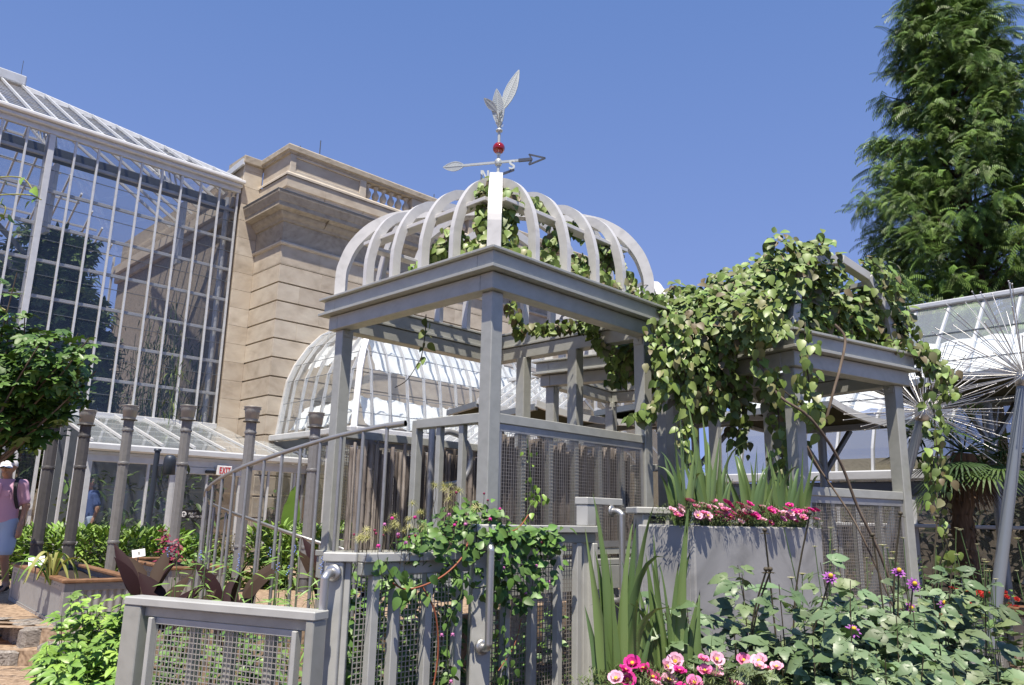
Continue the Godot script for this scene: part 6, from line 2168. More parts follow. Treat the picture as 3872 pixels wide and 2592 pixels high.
	for i in 4:
		var p: Array = [[5.6, -10.3], [6.6, -10.5], [7.4, -10.6], [4.7, -10.9]][i]
		stem_plant("under_shrub", "thin-leaved shrub under the palm, %s" % ["left of the trunk", "right of the trunk", "beyond the leaning pole", "below the second sprinkler"][i], "plant", Vector3(p[0], 0.02, p[1]), 12, 1.15, 0.5, "ovate", 0.1, greens(0.10, 0.17, 0.05), [M.clem_b], 30, M.stem_dark, 14, "shrubs under the palm", 0.3)

# ---------------------------------------------------------------- vines and clematis
var sunny := Vector3(0, 0.6, 1)   # the way leaves turn their faces, in the frame of the vine at hand

func vine_strand(stems: MB, xs: Array, p: Array, n: int, ls: float, r := 0.006, droop := 0.5, wide := 0.06) -> void:
	var path := smooth_path(p, 6)
	stems.tube(path, r, 5, false)
	for i in n:
		var f := rng.randf() * (path.size() - 1)
		var k := int(f)
		var q := path[k].lerp(path[mini(k + 1, path.size() - 1)], f - k)
		var d := Vector3(rnd(-1, 1), rnd(-1.2, 0.2) - droop, rnd(-0.8, 0.8))
		xs.append(aim(q + rv(wide), d, sunny + rv(0.55), ls * rnd(0.6, 1.2)))

func build_vines() -> void:
	var cols := greens(0.145, 0.22, 0.05, 9, 0.42)
	cols.append(Color(0.17, 0.17, 0.075)); cols.append(Color(0.15, 0.12, 0.06))
	var mats := [M.vine_a, M.vine_b, M.vine_a, M.vine_c, M.vine_b, M.vine_d]
	# --- the big vine over the second pavilion (pavilion-local frame)
	var o := thing("climbing_vine", "dense green climbing vine heaped over the second pavilion and hanging from its eaves", "vine", Vector3(2.384, 0, -6.4), deg_to_rad(32.0))
	sunny = Basis(UP, -deg_to_rad(32.0)) * Vector3(-0.1, 0.6, 1.0)
	var f := FastNoiseLite.new()
	f.seed = 5
	f.frequency = 1.6
	var xs := []
	var L := 1.85
	var top := 3.229
	var n := 0
	while n < 5600:
		var x := rnd(-0.36, L + 0.22)
		var z := -rnd(-0.02, L + 0.15)
		var c := clampf(1.0 - absf(x - 0.86) / (1.22 if x < 0.86 else 1.2), 0, 1)
		var roof := 0.06 + 0.90 * pow(sin(c * PI * 0.5), 0.8)
		var lump := f.get_noise_3d(x * 1.5, 0, z * 1.5)
		var y := top + roof * (0.92 + 0.30 * lump) + rnd(-0.26, 0.08)
		if n % 3 == 0:   # the gable end behind the cap
			z = -rnd(0.14, 0.34)
			y = top + roof * rng.randf() + 0.03
			x = rnd(0.05, L + 0.1)
		# leave the front cap showing and the peak frame bare
		if z > -0.20 and y < top + 0.20 and x > 0.25: continue
		if z > -0.34 and x > 0.74 and x < 1.34 and y > top + 0.56: continue
		if y < top + 0.02: continue
		var out := Vector3((x - L / 2) * 0.9, 0.6, 0.55 if z > -0.9 else 0.0)
		xs.append(aim(Vector3(x, y, z), out * 0.5 + Vector3(rnd(-0.9, 0.9), rnd(-1.6, 0.0), rnd(-0.7, 0.7)), sunny + out * 0.4 + rv(0.6), rnd(0.065, 0.115)))
		n += 1
	# thick fringe over the left eave and the corner
	for i in 1150:
		var t := pow(rng.randf(), 0.8)
		var z := -lerpf(0.0, L + 0.35, rng.randf())
		var deep := 0.42 + 0.25 * f.get_noise_2d(z * 2.0, 3.0) if z < -0.55 else 0.30
		var y := top + 0.18 - rng.randf() * deep
		xs.append(aim(Vector3(-0.10 - rnd(0.0, 0.18), y, z), Vector3(rnd(-0.8, 0.2), -0.8, rnd(-0.4, 0.9)), sunny + rv(0.6), rnd(0.065, 0.115)))
	var st := MB.new()
	# hanging strands
	for s in [[[Vector3(0.12, top + 0.05, 0.02), Vector3(0.02, top - 0.3, 0.08), Vector3(0.10, top - 0.62, 0.06), Vector3(0.22, top - 0.85, 0.04)], 70],
			[[Vector3(-0.1, top, -0.3), Vector3(-0.2, top - 0.35, -0.2), Vector3(-0.02, top - 0.6, -0.05), Vector3(0.16, top - 0.72, 0.03)], 80],
			[[Vector3(-0.15, top, -0.9), Vector3(-0.2, top - 0.3, -0.8), Vector3(-0.24, top - 0.5, -0.62)], 60],
			[[Vector3(L + 0.05, top + 0.15, -0.05), Vector3(L + 0.14, top - 0.3, 0.0), Vector3(L + 0.10, top - 0.75, 0.02), Vector3(L + 0.04, top - 1.2, 0.05)], 90],
			[[Vector3(L + 0.1, top + 0.1, -0.2), Vector3(L + 0.42, top + 0.02, -0.1), Vector3(L + 0.55, top - 0.2, -0.05)], 60],
			[[Vector3(L + 0.05, top - 0.9, 0.0), Vector3(L - 0.05, 1.95, 0.06), Vector3(L - 0.1, 1.6, 0.10), Vector3(L + 0.02, 1.3, 0.12)], 60],
			[[Vector3(0.55, top - 0.3, -0.75), Vector3(0.62, top - 0.7, -0.7), Vector3(0.58, top - 1.2, -0.66), Vector3(0.7, top - 1.55, -0.6)], 110],
			[[Vector3(0.95, top - 0.25, -0.95), Vector3(1.0, top - 0.6, -0.9), Vector3(0.92, top - 1.0, -0.85), Vector3(0.9, top - 1.35, -0.8)], 100],
			[[Vector3(0.3, top - 0.3, -0.5), Vector3(0.36, top - 0.6, -0.5), Vector3(0.3, top - 1.0, -0.45), Vector3(0.4, top - 1.4, -0.4)], 90],
			[[Vector3(0.75, top - 0.2, -1.3), Vector3(0.8, top - 0.5, -1.3), Vector3(0.7, top - 0.9, -1.3)], 90],
			[[Vector3(1.5, top + 0.1, -0.1), Vector3(1.8, top + 0.05, -0.02), Vector3(2.1, top - 0.1, 0.02), Vector3(2.3, top - 0.35, 0.02)], 110],
			[[Vector3(1.35, top - 0.3, -1.2), Vector3(1.3, top - 0.55, -1.1), Vector3(1.35, top - 0.9, -1.05)], 60]]:
		vine_strand(st, xs, s[0], s[1], 0.105, 0.006, 0.5, 0.09)
	# shoots reaching up against the sky
	for s in [[Vector3(0.75, top + 0.75, -0.5), Vector3(0.85, top + 1.0, -0.45), Vector3(1.05, top + 1.02, -0.4)], [Vector3(1.45, top + 0.6, -0.3), Vector3(1.5, top + 0.95, -0.25), Vector3(1.75, top + 0.95, -0.2)], [Vector3(0.4, top + 0.6, -0.6), Vector3(0.5, top + 0.88, -0.55), Vector3(0.72, top + 0.92, -0.5)], [Vector3(-0.2, top + 0.2, -1.5), Vector3(-0.15, top + 0.45, -1.6), Vector3(-0.05, top + 0.6, -1.6)], [Vector3(1.7, top + 0.3, -0.25), Vector3(1.95, top + 0.45, -0.2), Vector3(2.1, top + 0.35, -0.2)]]:
		vine_strand(st, xs, s, 26, 0.10, 0.004, 0.2)
	# bare twig and woody trunks
	st.tube(smooth_path([Vector3(-0.55, top + 0.2, -1.3), Vector3(-0.62, top + 0.5, -1.32), Vector3(-0.78, top + 0.78, -1.35), Vector3(-0.9, top + 0.88, -1.35)], 5), 0.005, 5)
	st.tube(smooth_path([Vector3(-0.66, top + 0.55, -1.33), Vector3(-0.85, top + 0.50, -1.3), Vector3(-0.98, top + 0.36, -1.3)], 5), 0.003, 5)
	st.tube(smooth_path([Vector3(-0.64, top + 0.52, -1.33), Vector3(-0.45, top + 0.6, -1.3), Vector3(-0.3, top + 0.46, -1.3)], 5), 0.003, 5)
	part(st, "tendrils", M.stem_dark, o).set_meta("kind", "stuff")
	st = MB.new()
	st.tube(smooth_path([Vector3(0.80, 0.85, 0.25), Vector3(0.66, 1.35, 0.2), Vector3(0.48, 1.75, 0.14), Vector3(0.34, 2.12, 0.10), Vector3(0.02, 2.45, 0.08), Vector3(-0.18, 2.68, -0.1), Vector3(-0.2, top, -0.35)], 6), 0.012, 7)
	st.tube(smooth_path([Vector3(0.55, top + 0.1, 0.0), Vector3(0.6, top - 0.03, 0.06), Vector3(0.45, top - 0.3, 0.1), Vector3(0.32, top - 0.55, 0.1), Vector3(0.25, top - 0.8, 0.06)], 5), 0.012, 7)
	st.tube(smooth_path([Vector3(0.74, 0.9, 0.24), Vector3(0.58, 1.6, 0.05), Vector3(0.45, 2.3, -0.3), Vector3(0.5, 3.1, -0.5)], 6), 0.008, 7)
	part(st, "woody_stem", M.bark_grey, o)
	leaves(leaf_shape("ovate"), o, xs, cols, mats, 290)
	# --- bridge of vine between the two pavilions
	o = thing("climbing_vine", "leafy vine bridging from the second pavilion to the corner post of the vane pavilion", "vine", Vector3(1.45, 0, -6.85), deg_to_rad(32.0))
	xs = []
	st = MB.new()
	for i in 950:
		var t := rng.randf()
		var y := 3.42 - 0.2 * t - rng.randf() * (0.25 + 0.55 * sin(PI * clampf(t * 0.8 + 0.1, 0, 1)))
		xs.append(aim(Vector3(-0.12 + 0.9 * t + rnd(-0.05, 0.05), y, rnd(-0.25, 0.2)), Vector3(rnd(-0.9, 0.5), -0.8, rnd(-0.3, 1)), sunny + rv(0.6), rnd(0.065, 0.11)))
	vine_strand(st, xs, [Vector3(-0.1, 3.2, 0), Vector3(-0.16, 2.9, 0.05), Vector3(-0.2, 2.62, 0.02), Vector3(-0.42, 2.45, -0.1)], 150, 0.10)
	vine_strand(st, xs, [Vector3(0.0, 3.0, 0.1), Vector3(0.05, 2.7, 0.12), Vector3(0.0, 2.4, 0.1), Vector3(0.08, 2.1, 0.1)], 90, 0.10)
	part(st, "tendrils", M.stem_dark, o).set_meta("kind", "stuff")
	leaves(leaf_shape("ovate"), o, xs, cols, mats, 200)
	# --- vine in the cupola (vane pavilion frame)
	o = thing("climbing_vine", "climbing vine threading through the white cupola ribs under the weather vane", "vine", Vector3(-0.156, 0, -5.6), deg_to_rad(YG))
	xs = []
	st = MB.new()
	sunny = Basis(UP, -deg_to_rad(YG)) * Vector3(-0.05, 0.6, 1.0)
	var t0 := 3.62
	# right front side: along the cap, over the purlin and the hip at the corner; left side: thin shoots
	var runs := [
		[[Vector3(0.35, t0 + 0.08, -0.24), Vector3(0.8, t0 + 0.16, -0.22), Vector3(1.3, t0 + 0.14, -0.2), Vector3(1.8, t0 + 0.12, -0.16), Vector3(2.3, t0 + 0.06, -0.1)], 230],
		[[Vector3(0.9, t0 + 0.25, -0.28), Vector3(1.2, t0 + 0.55, -0.36), Vector3(1.5, t0 + 0.66, -0.42), Vector3(1.85, t0 + 0.5, -0.34), Vector3(2.1, t0 + 0.2, -0.24)], 210],
		[[Vector3(1.0, t0 + 0.1, -0.3), Vector3(1.35, t0 + 0.3, -0.3), Vector3(1.75, t0 + 0.26, -0.28)], 150],
		[[Vector3(0.30, t0 + 0.06, -0.30), Vector3(0.36, t0 + 0.45, -0.38), Vector3(0.45, t0 + 0.72, -0.52)], 90],
		[[Vector3(0.24, t0 + 0.1, -0.36), Vector3(0.30, t0 + 0.5, -0.44), Vector3(0.48, t0 + 0.82, -0.6), Vector3(0.6, t0 + 0.9, -0.7)], 130],
		[[Vector3(0.4, t0 + 0.1, -0.26), Vector3(0.5, t0 + 0.45, -0.34), Vector3(0.62, t0 + 0.78, -0.5)], 120],
		[[Vector3(1.5, t0 + 0.1, -0.24), Vector3(1.7, t0 + 0.5, -0.3), Vector3(1.9, t0 + 0.55, -0.36), Vector3(2.15, t0 + 0.15, -0.24)], 150],
		[[Vector3(0.45, t0 + 0.62, -0.3), Vector3(0.75, t0 + 0.7, -0.38), Vector3(1.0, t0 + 0.68, -0.42)], 90],
		[[Vector3(0.27, t0 + 0.05, -0.34), Vector3(0.28, t0 + 0.3, -0.42), Vector3(0.40, t0 + 0.70, -0.52)], 90],
		[[Vector3(0.2, t0 + 0.05, -0.35), Vector3(0.25, t0 + 0.22, -0.6), Vector3(0.3, t0 + 0.38, -0.85), Vector3(0.28, t0 + 0.12, -1.15)], 90],
		[[Vector3(0.22, t0 + 0.06, -1.25), Vector3(0.26, t0 + 0.2, -1.05), Vector3(0.3, t0 + 0.3, -0.9)], 50],
		[[Vector3(1.1, t0 - 0.05, -0.9), Vector3(1.5, t0 - 0.2, -1.1), Vector3(1.8, t0 - 0.15, -0.9), Vector3(2.1, t0 - 0.1, -0.7)], 150],
		[[Vector3(2.0, t0 + 0.05, -0.6), Vector3(2.15, t0 - 0.25, -0.7), Vector3(2.2, t0 - 0.42, -0.5)], 70],
		[[Vector3(2.25, t0 + 0.05, -0.1), Vector3(2.42, t0 - 0.05, -0.05), Vector3(2.6, t0 - 0.15, -0.1)], 90],
		[[Vector3(0.6, t0 - 0.18, -1.5), Vector3(0.6, t0 - 0.38, -1.5), Vector3(0.58, t0 - 0.62, -1.52)], 9]]
	for r in runs: vine_strand(st, xs, r[0], int(r[1] * 1.25), 0.09, 0.005, 0.35)
	st.tube(smooth_path([Vector3(0.58, t0 - 0.6, -1.52), Vector3(0.5, t0 - 0.8, -1.6), Vector3(0.42, t0 - 0.88, -1.68)], 4), 0.004, 5)
	part(st, "tendrils", M.stem_dark, o).set_meta("kind", "stuff")
	leaves(leaf_shape("ovate"), o, xs, cols, mats, 260)
	# --- clematis on the fence
	o = thing("clematis", "clematis with magenta bells and golden seed heads tumbling over the picket fence", "plant", Basis(UP, deg_to_rad(YG)) * Vector3(2.5, 0, -3.5), deg_to_rad(YG))
	xs = []
	st = MB.new()
	var red := MB.new()
	sunny = Basis(UP, -deg_to_rad(YG)) * Vector3(0.0, 0.8, 0.9)
	for i in 520:
		var u := rnd(0.28, 1.35)
		var hump := exp(-pow((u - 0.72) / 0.34, 2))
		var yb := 1.38 if u < 0.75 else 1.45
		xs.append(aim(Vector3(u, yb + rnd(-0.06, 0.26) * hump + rnd(-0.03, 0.05), rnd(-0.16, 0.10)), Vector3(rnd(-1, 1), rnd(-0.6, 0.6), rnd(-0.3, 1)), sunny + rv(0.6), rnd(0.035, 0.075)))
	for i in 300:
		var u := 1.12 + (rng.randf() + rng.randf() + rng.randf() - 1.5) * 0.42
		xs.append(aim(Vector3(u, 1.54 - pow(rng.randf(), 1.2) * 0.46 * (1.1 - absf(u - 1.12) * 1.6), rnd(0.0, 0.16)), Vector3(rnd(-1, 1), rnd(-0.9, 0.3), rnd(-0.3, 1)), sunny + rv(0.6), rnd(0.04, 0.08)))
	for i in 700:   # behind the mesh of the first panel
		xs.append(aim(Vector3(rnd(0.0, 0.95), rnd(0.35, 1.3), rnd(-0.35, -0.10)), Vector3(rnd(-1, 1), rnd(-0.9, 0.4), rnd(0, 1)), Vector3(0, 1, 0.8) + rv(0.5), rnd(0.05, 0.09)))
	vine_strand(st, xs, [Vector3(0.62, 1.35, 0.03), Vector3(0.66, 1.18, 0.06), Vector3(0.58, 1.0, 0.04), Vector3(0.6, 0.7, 0.04)], 40, 0.055, 0.004)
	vine_strand(st, xs, [Vector3(1.05, 1.2, 0.05), Vector3(1.02, 0.95, 0.05), Vector3(1.04, 0.7, 0.05), Vector3(0.98, 0.5, 0.05)], 44, 0.05, 0.004)
	vine_strand(st, xs, [Vector3(0.1, 1.36, 0.05), Vector3(0.22, 1.22, 0.06), Vector3(0.36, 1.24, 0.06)], 26, 0.075, 0.004)
	vine_strand(st, xs, [Vector3(0.55, 1.3, 0.05), Vector3(0.75, 1.2, 0.08), Vector3(0.92, 1.24, 0.08)], 24, 0.07, 0.004)
	part(st, "tendrils", M.stem_green, o)
	red.tube(smooth_path([Vector3(0.16, 1.25, 0.06), Vector3(0.26, 1.215, 0.08), Vector3(0.46, 1.27, 0.10), Vector3(0.62, 1.38, 0.10), Vector3(0.70, 1.5, 0.06)], 6), 0.005, 6)
	red.tube(smooth_path([Vector3(0.36, 1.22, 0.07), Vector3(0.44, 1.08, 0.09), Vector3(0.47, 0.85, 0.09), Vector3(0.42, 0.55, 0.08), Vector3(0.36, 0.3, 0.08)], 6), 0.005, 6)
	red.tube(smooth_path([Vector3(0.75, 1.42, 0.08), Vector3(0.9, 1.5, 0.08), Vector3(1.08, 1.53, 0.08), Vector3(1.25, 1.62, 0.02)], 6), 0.004, 6)
	red.tube(smooth_path([Vector3(0.98, 0.72, 0.05), Vector3(1.1, 0.85, 0.06), Vector3(1.16, 1.0, 0.06)], 5), 0.003, 6)
	part(red, "red_stem", M.stem_red, o)
	leaves(leaf_shape("ovate"), o, xs, greens(0.11, 0.21, 0.045, 7, 0.4), [M.clem_a, M.clem_b, M.clem_c, M.clem_a], 280)
	# bells, buds and seed heads on wiry stalks
	var bell := MB.new()
	bell.lathe(Vector3.ZERO, Vector3.DOWN, [[0.0, 0.0], [0.45, 0.12], [0.72, 0.45], [0.62, 0.85], [0.5, 1.05]], 8)
	for k in 4: blade(bell, Vector3(cos(k * 1.57) * 0.5, -1.0, sin(k * 1.57) * 0.5), Vector3(cos(k * 1.57), -0.3, sin(k * 1.57)), UP, 0.45, 0.5)
	var bud := MB.new()
	bud.lathe(Vector3.ZERO, Vector3.DOWN, [[0.0, -0.1], [0.4, 0.0], [0.6, 0.35], [0.45, 0.75], [0.0, 1.15]], 8)
	var seed_head := MB.new()
	for k in 34:
		var a := k * 2.4
		var e := 0.95 - 1.5 * k / 34.0
		var d := Vector3(cos(a) * sqrt(1 - e * e * 0.9), e, sin(a) * sqrt(1 - e * e * 0.9))
		var side := d.cross(UP + Vector3(0.1, 0, 0.1)).normalized() * 0.035
		var m := d * 0.6 + Vector3(0, 0.1, 0)
		var t := d * 1.0 + Vector3(cos(a + 1) * 0.2, -0.22, sin(a + 1) * 0.2)
		seed_head.quad(-side, side, m + side, m - side)
		seed_head.tri(m - side, m + side, t)
	var bm := bell.mesh()
	var um := bud.mesh()
	var sm := seed_head.mesh()
	var stalk := MB.new()
	for i in 34:
		var u := rnd(0.0, 1.4)
		var hump := exp(-pow((u - 0.70) / 0.42, 2))
		var y := 1.40 + (0.10 + 0.28 * hump) * rnd(0.35, 1.0)
		var p := Vector3(u, y, rnd(-0.15, 0.12))
		stalk.tube(smooth_path([Vector3(u + rnd(-0.05, 0.05), y - 0.16, p.z - 0.02), p + Vector3(0, -0.06, 0), p], 3), 0.0018, 4, false)
		var s := rnd(0.010, 0.014)
		if i % 3 == 0: place(bm, "flower", M.clem_pink if i % 2 else M.magenta, o, Transform3D(Basis(Vector3(1, 0, 0), rnd(-0.5, 0.2)).scaled(Vector3.ONE * s * 1.3), p))
		else: place(um, "bud", M.wine, o, Transform3D(Basis(Vector3(1, 0, 0.3).normalized(), rnd(-0.4, 0.4)).scaled(Vector3.ONE * s * 1.15), p))
	for i in 10:
		var p := Vector3(rnd(0.9, 1.5), rnd(1.15, 1.46), rnd(0.05, 0.14))
		place(bm if i % 2 else um, "flower" if i % 2 else "bud", M.clem_pink if i % 2 else M.wine, o, Transform3D(Basis(Vector3(1, 0, 0), rnd(-0.4, 0.3)).scaled(Vector3.ONE * 0.0145), p))
	for q in [Vector3(0.52, 0.97, 0.06), Vector3(0.60, 0.965, 0.06), Vector3(0.6, 0.72, 0.06), Vector3(0.88, 1.02, 0.06)]:
		place(bm, "flower", M.clem_pink, o, Transform3D(Basis().scaled(Vector3.ONE * 0.0145), q))
	for i in 44:
		var u := rnd(-0.04, 1.02) if i < 36 else rnd(0.95, 1.35)
		var hump := exp(-pow((u - 0.66) / 0.36, 2))
		var y := 1.40 + (0.09 + 0.34 * hump) * rnd(0.55, 1.0)
		if i >= 38: y = 1.40 + rnd(-0.25, -0.02)
		var p := Vector3(u, y, rnd(-0.16, 0.10))
		stalk.tube(smooth_path([Vector3(u + rnd(-0.06, 0.06), y - 0.2, p.z - 0.02), p + Vector3(0, -0.08, 0), p], 3), 0.002, 4, false)
		place(sm, "seed_head", M.seed_gold, o, Transform3D(Basis(Vector3(rnd(-1, 1), 0, rnd(-1, 1)).normalized(), rnd(0, 0.5)) * Basis(UP, rnd(0, 6)) * Basis.from_scale(Vector3.ONE * rnd(0.03, 0.046)), p))
	part(stalk, "stalks", M.stem_dark, o).set_meta("kind", "stuff")
	# a small green shoot climbing inside the mesh of the pavilion
	o = thing("mesh_climber", "thin yellow-green shoot climbing behind the pavilion mesh", "plant", Vector3(-0.156, 0, -5.6), deg_to_rad(YG))
	xs = []
	st = MB.new()
	vine_strand(st, xs, [Vector3(0.62, 1.75, -0.13), Vector3(0.58, 2.0, -0.13), Vector3(0.55, 2.2, -0.13)], 16, 0.04, 0.003)
	vine_strand(st, xs, [Vector3(0.5, 1.5, -0.1), Vector3(0.55, 1.68, -0.1), Vector3(0.66, 1.75, -0.1)], 18, 0.055, 0.003)
	part(st, "tendrils", M.stem_green, o)
	leaves(leaf_shape("ovate"), o, xs, cols, [M.herb_a], 40)

# ---------------------------------------------------------------- people: capsules joined smoothly, meshed as surface nets
func caps(p: Vector3, bones: Array, k: float) -> float:
	var d := 9.0
	for b in bones:
		var a: Vector3 = b[0]
		var ab: Vector3 = b[1] - a
		var t := clampf((p - a).dot(ab) / maxf(ab.length_squared(), 1e-6), 0.0, 1.0)
		var e := (p - a - ab * t)
		if b.size() > 4: e = e * (b[4] as Vector3)
		var s := e.length() - lerpf(b[2], b[3], t)
		var h := maxf(k - absf(d - s), 0.0) / k
		d = minf(d, s) - h * h * k * 0.25
	return d

func nets(bones: Array, k: float, cell: float, clip_lo := -9.0, clip_hi := 9.0) -> MB:
	var lo := Vector3.ONE * 99
	var hi := -lo
	for b in bones:
		var r: float = maxf(b[2], b[3]) * 1.6 + 0.02
		for q in [b[0], b[1]]:
			lo = lo.min(q - Vector3.ONE * r); hi = hi.max(q + Vector3.ONE * r)
	lo.y = maxf(lo.y, clip_lo - cell * 2); hi.y = minf(hi.y, clip_hi + cell * 2)
	var n := Vector3i(((hi - lo) / cell).ceil()) + Vector3i.ONE
	var val := PackedFloat32Array()
	val.resize(n.x * n.y * n.z)
	for z in n.z:
		for y in n.y:
			for x in n.x:
				var p := lo + Vector3(x, y, z) * cell
				val[(z * n.y + y) * n.x + x] = maxf(caps(p, bones, k), maxf(clip_lo - p.y, p.y - clip_hi))
	var mb := MB.new()
	var id := PackedInt32Array()
	id.resize(val.size())
	id.fill(-1)
	for z in n.z - 1:
		for y in n.y - 1:
			for x in n.x - 1:
				var neg := 0
				var acc := Vector3.ZERO
				var cnt := 0
				var vs := []
				for i in 8:
					vs.append(val[((z + (i >> 2)) * n.y + y + ((i >> 1) & 1)) * n.x + x + (i & 1)])
					if vs[i] < 0: neg += 1
				if neg == 0 or neg == 8: continue
				for e in [[0, 1], [2, 3], [4, 5], [6, 7], [0, 2], [1, 3], [4, 6], [5, 7], [0, 4], [1, 5], [2, 6], [3, 7]]:
					var a: float = vs[e[0]]
					var b: float = vs[e[1]]
					if (a < 0) == (b < 0): continue
					var t := a / (a - b)
					var i0: int = e[0]
					var i1: int = e[1]
					acc += Vector3(i0 & 1, (i0 >> 1) & 1, i0 >> 2).lerp(Vector3(i1 & 1, (i1 >> 1) & 1, i1 >> 2), t)
					cnt += 1
				var p := lo + (Vector3(x, y, z) + acc / cnt) * cell
				id[(z * n.y + y) * n.x + x] = mb.v.size()
				var h := cell * 0.7
				var g := Vector3(caps(p + Vector3(h, 0, 0), bones, k) - caps(p - Vector3(h, 0, 0), bones, k), caps(p + Vector3(0, h, 0), bones, k) - caps(p - Vector3(0, h, 0), bones, k), caps(p + Vector3(0, 0, h), bones, k) - caps(p - Vector3(0, 0, h), bones, k))
				mb.v.append(p); mb.n.append(g.normalized()); mb.c.append(Color.WHITE); mb.uv.append(Vector2.ZERO)
	for z in range(1, n.z - 1):
		for y in range(1, n.y - 1):
			for x in range(1, n.x - 1):
				var i := (z * n.y + y) * n.x + x
				var a := val[i] < 0
				for ax in 3:
					var j: int = i + [1, n.x, n.x * n.y][ax]
					if (val[j] < 0) == a: continue
					var u: int = [n.x, n.x * n.y, 1][ax]
					var w: int = [n.x * n.y, 1, n.x][ax]
					var q := [id[i - u - w], id[i - w], id[i], id[i - u]]
					if -1 in q: continue
					if a: mb.ix.append_array(PackedInt32Array([q[0], q[2], q[1], q[0], q[3], q[2]]))
					else: mb.ix.append_array(PackedInt32Array([q[0], q[1], q[2], q[0], q[2], q[3]]))
	return mb

func build_people() -> void:
	mat("skin", lin(0.42, 0.25, 0.17), 0.55)
	mat("shirt_pink", lin(0.62, 0.38, 0.52), 0.85)
	mat("shorts_blue", lin(0.42, 0.55, 0.74), 0.85)
	mat("cap_white", lin(0.80, 0.79, 0.82), 0.8)
	mat("cloth_black", lin(0.03, 0.03, 0.035), 0.8)
	mat("hair_grey", lin(0.16, 0.13, 0.11), 0.8)
	mat("shirt_blue", lin(0.07, 0.12, 0.30), 0.85)
	mat("shirt_red", lin(0.40, 0.07, 0.07), 0.85)
	var H := 1.79
	var o := thing("person", "man in white cap, pink polo shirt and pale blue shorts walking with a backpack", "person", Vector3(-6.97, 0.46, -11.05), deg_to_rad(6.0))
	# body: one continuous skin
	var hipL := Vector3(-0.10, 0.93, 0); var hipR := Vector3(0.10, 0.93, 0)
	var kneeL := Vector3(-0.12, 0.50, 0.10); var kneeR := Vector3(0.11, 0.50, 0.02)
	var ankL := Vector3(-0.12, 0.09, 0.05); var ankR := Vector3(0.11, 0.10, -0.16)
	var shL := Vector3(-0.19, 1.44, 0); var shR := Vector3(0.19, 1.44, 0)
	var elL := Vector3(-0.27, 1.17, 0.02); var elR := Vector3(0.27, 1.16, -0.04)
	var wrL := Vector3(-0.27, 0.93, 0.12); var wrR := Vector3(0.27, 0.91, 0.03)
	var body := [[Vector3(0, 1.0, 0), Vector3(0, 1.35, 0), 0.125, 0.14], [shL, shR, 0.07, 0.07], [Vector3(0, 1.40, 0), Vector3(0, 1.53, 0.02), 0.062, 0.055],
		[hipL, kneeL, 0.088, 0.058], [kneeL, ankL, 0.056, 0.038], [hipR, kneeR, 0.088, 0.058], [kneeR, ankR, 0.056, 0.038],
		[ankL, ankL + Vector3(-0.02, -0.05, 0.17), 0.04, 0.03], [ankR, ankR + Vector3(0.02, -0.06, 0.16), 0.04, 0.03],
		[shL, elL, 0.052, 0.042], [elL, wrL, 0.042, 0.028], [shR, elR, 0.052, 0.042], [elR, wrR, 0.042, 0.028]]
	for s in [[wrL, -1.0], [wrR, 1.0]]:   # palm, fingers, thumb
		var w: Vector3 = s[0]
		var k: float = s[1]
		body.append([w, w + Vector3(0, -0.08, 0.01), 0.028, 0.03])
		for f in 4:
			var x := -0.024 + 0.016 * f
			var l: float = [0.075, 0.085, 0.08, 0.062][f]
			body.append([w + Vector3(x * 0.3, -0.09, x), w + Vector3(x * 0.3 - k * 0.006, -0.09 - l * 0.6, x * 1.1), 0.0095, 0.009])
			body.append([w + Vector3(x * 0.3 - k * 0.006, -0.09 - l * 0.6, x * 1.1), w + Vector3(x * 0.3 - k * 0.025, -0.09 - l, x * 1.1), 0.009, 0.008])
		body.append([w + Vector3(0, -0.03, 0.025), w + Vector3(-k * 0.012, -0.085, 0.05), 0.011, 0.009])
	# head, tilted forward a little
	var hc := Vector3(0, 1.66, 0.045)
	var headb := [[hc + Vector3(0, 0.03, -0.012), hc + Vector3(0, 0.045, -0.02), 0.092, 0.092], [hc + Vector3(0, -0.075, 0.035), hc + Vector3(0, -0.02, 0.02), 0.05, 0.07],
		[hc + Vector3(0, 0.005, 0.085), hc + Vector3(0, -0.025, 0.105), 0.011, 0.016], [hc + Vector3(-0.085, 0.0, -0.01), hc + Vector3(-0.09, 0.03, -0.02), 0.015, 0.018], [hc + Vector3(0.085, 0.0, -0.01), hc + Vector3(0.09, 0.03, -0.02), 0.015, 0.018],
		[hc + Vector3(-0.025, -0.062, 0.082), hc + Vector3(0.025, -0.062, 0.082), 0.009, 0.009], [Vector3(0, 1.44, 0.0), hc + Vector3(0, -0.05, -0.01), 0.056, 0.056]]
	var skin := nets(body, 0.045, 0.016)
	var hd := nets(headb, 0.022, 0.008)
	var k0 := skin.v.size()
	skin.v.append_array(hd.v); skin.n.append_array(hd.n); skin.c.append_array(hd.c); skin.uv.append_array(hd.uv)
	for i in hd.ix: skin.ix.append(i + k0)
	part(skin, "body", M.skin, o)
	var shirt := [[Vector3(0, 0.99, 0.005), Vector3(0, 1.33, 0.01), 0.165, 0.165, Vector3(0.84, 1, 1.12)], [shL * Vector3(0.95, 1, 1), shR * Vector3(0.95, 1, 1), 0.088, 0.088], [shL, shL.lerp(elL, 0.72), 0.072, 0.07], [shR, shR.lerp(elR, 0.72), 0.072, 0.07], [Vector3(0, 1.42, 0), Vector3(0, 1.49, 0.01), 0.075, 0.068]]
	part(nets(shirt, 0.05, 0.018, 0.92, 1.52), "shirt", M.shirt_pink, o)
	var col := MB.new()
	for s in [-1.0, 1.0]:
		col.obox(Vector3(s * 0.048, 1.485, 0.075), Vector3(0.04, 0.012 * s, -0.012 * s), Vector3(0, 0.02, -0.012), Vector3(0, 0.003, 0.005), 0.002)
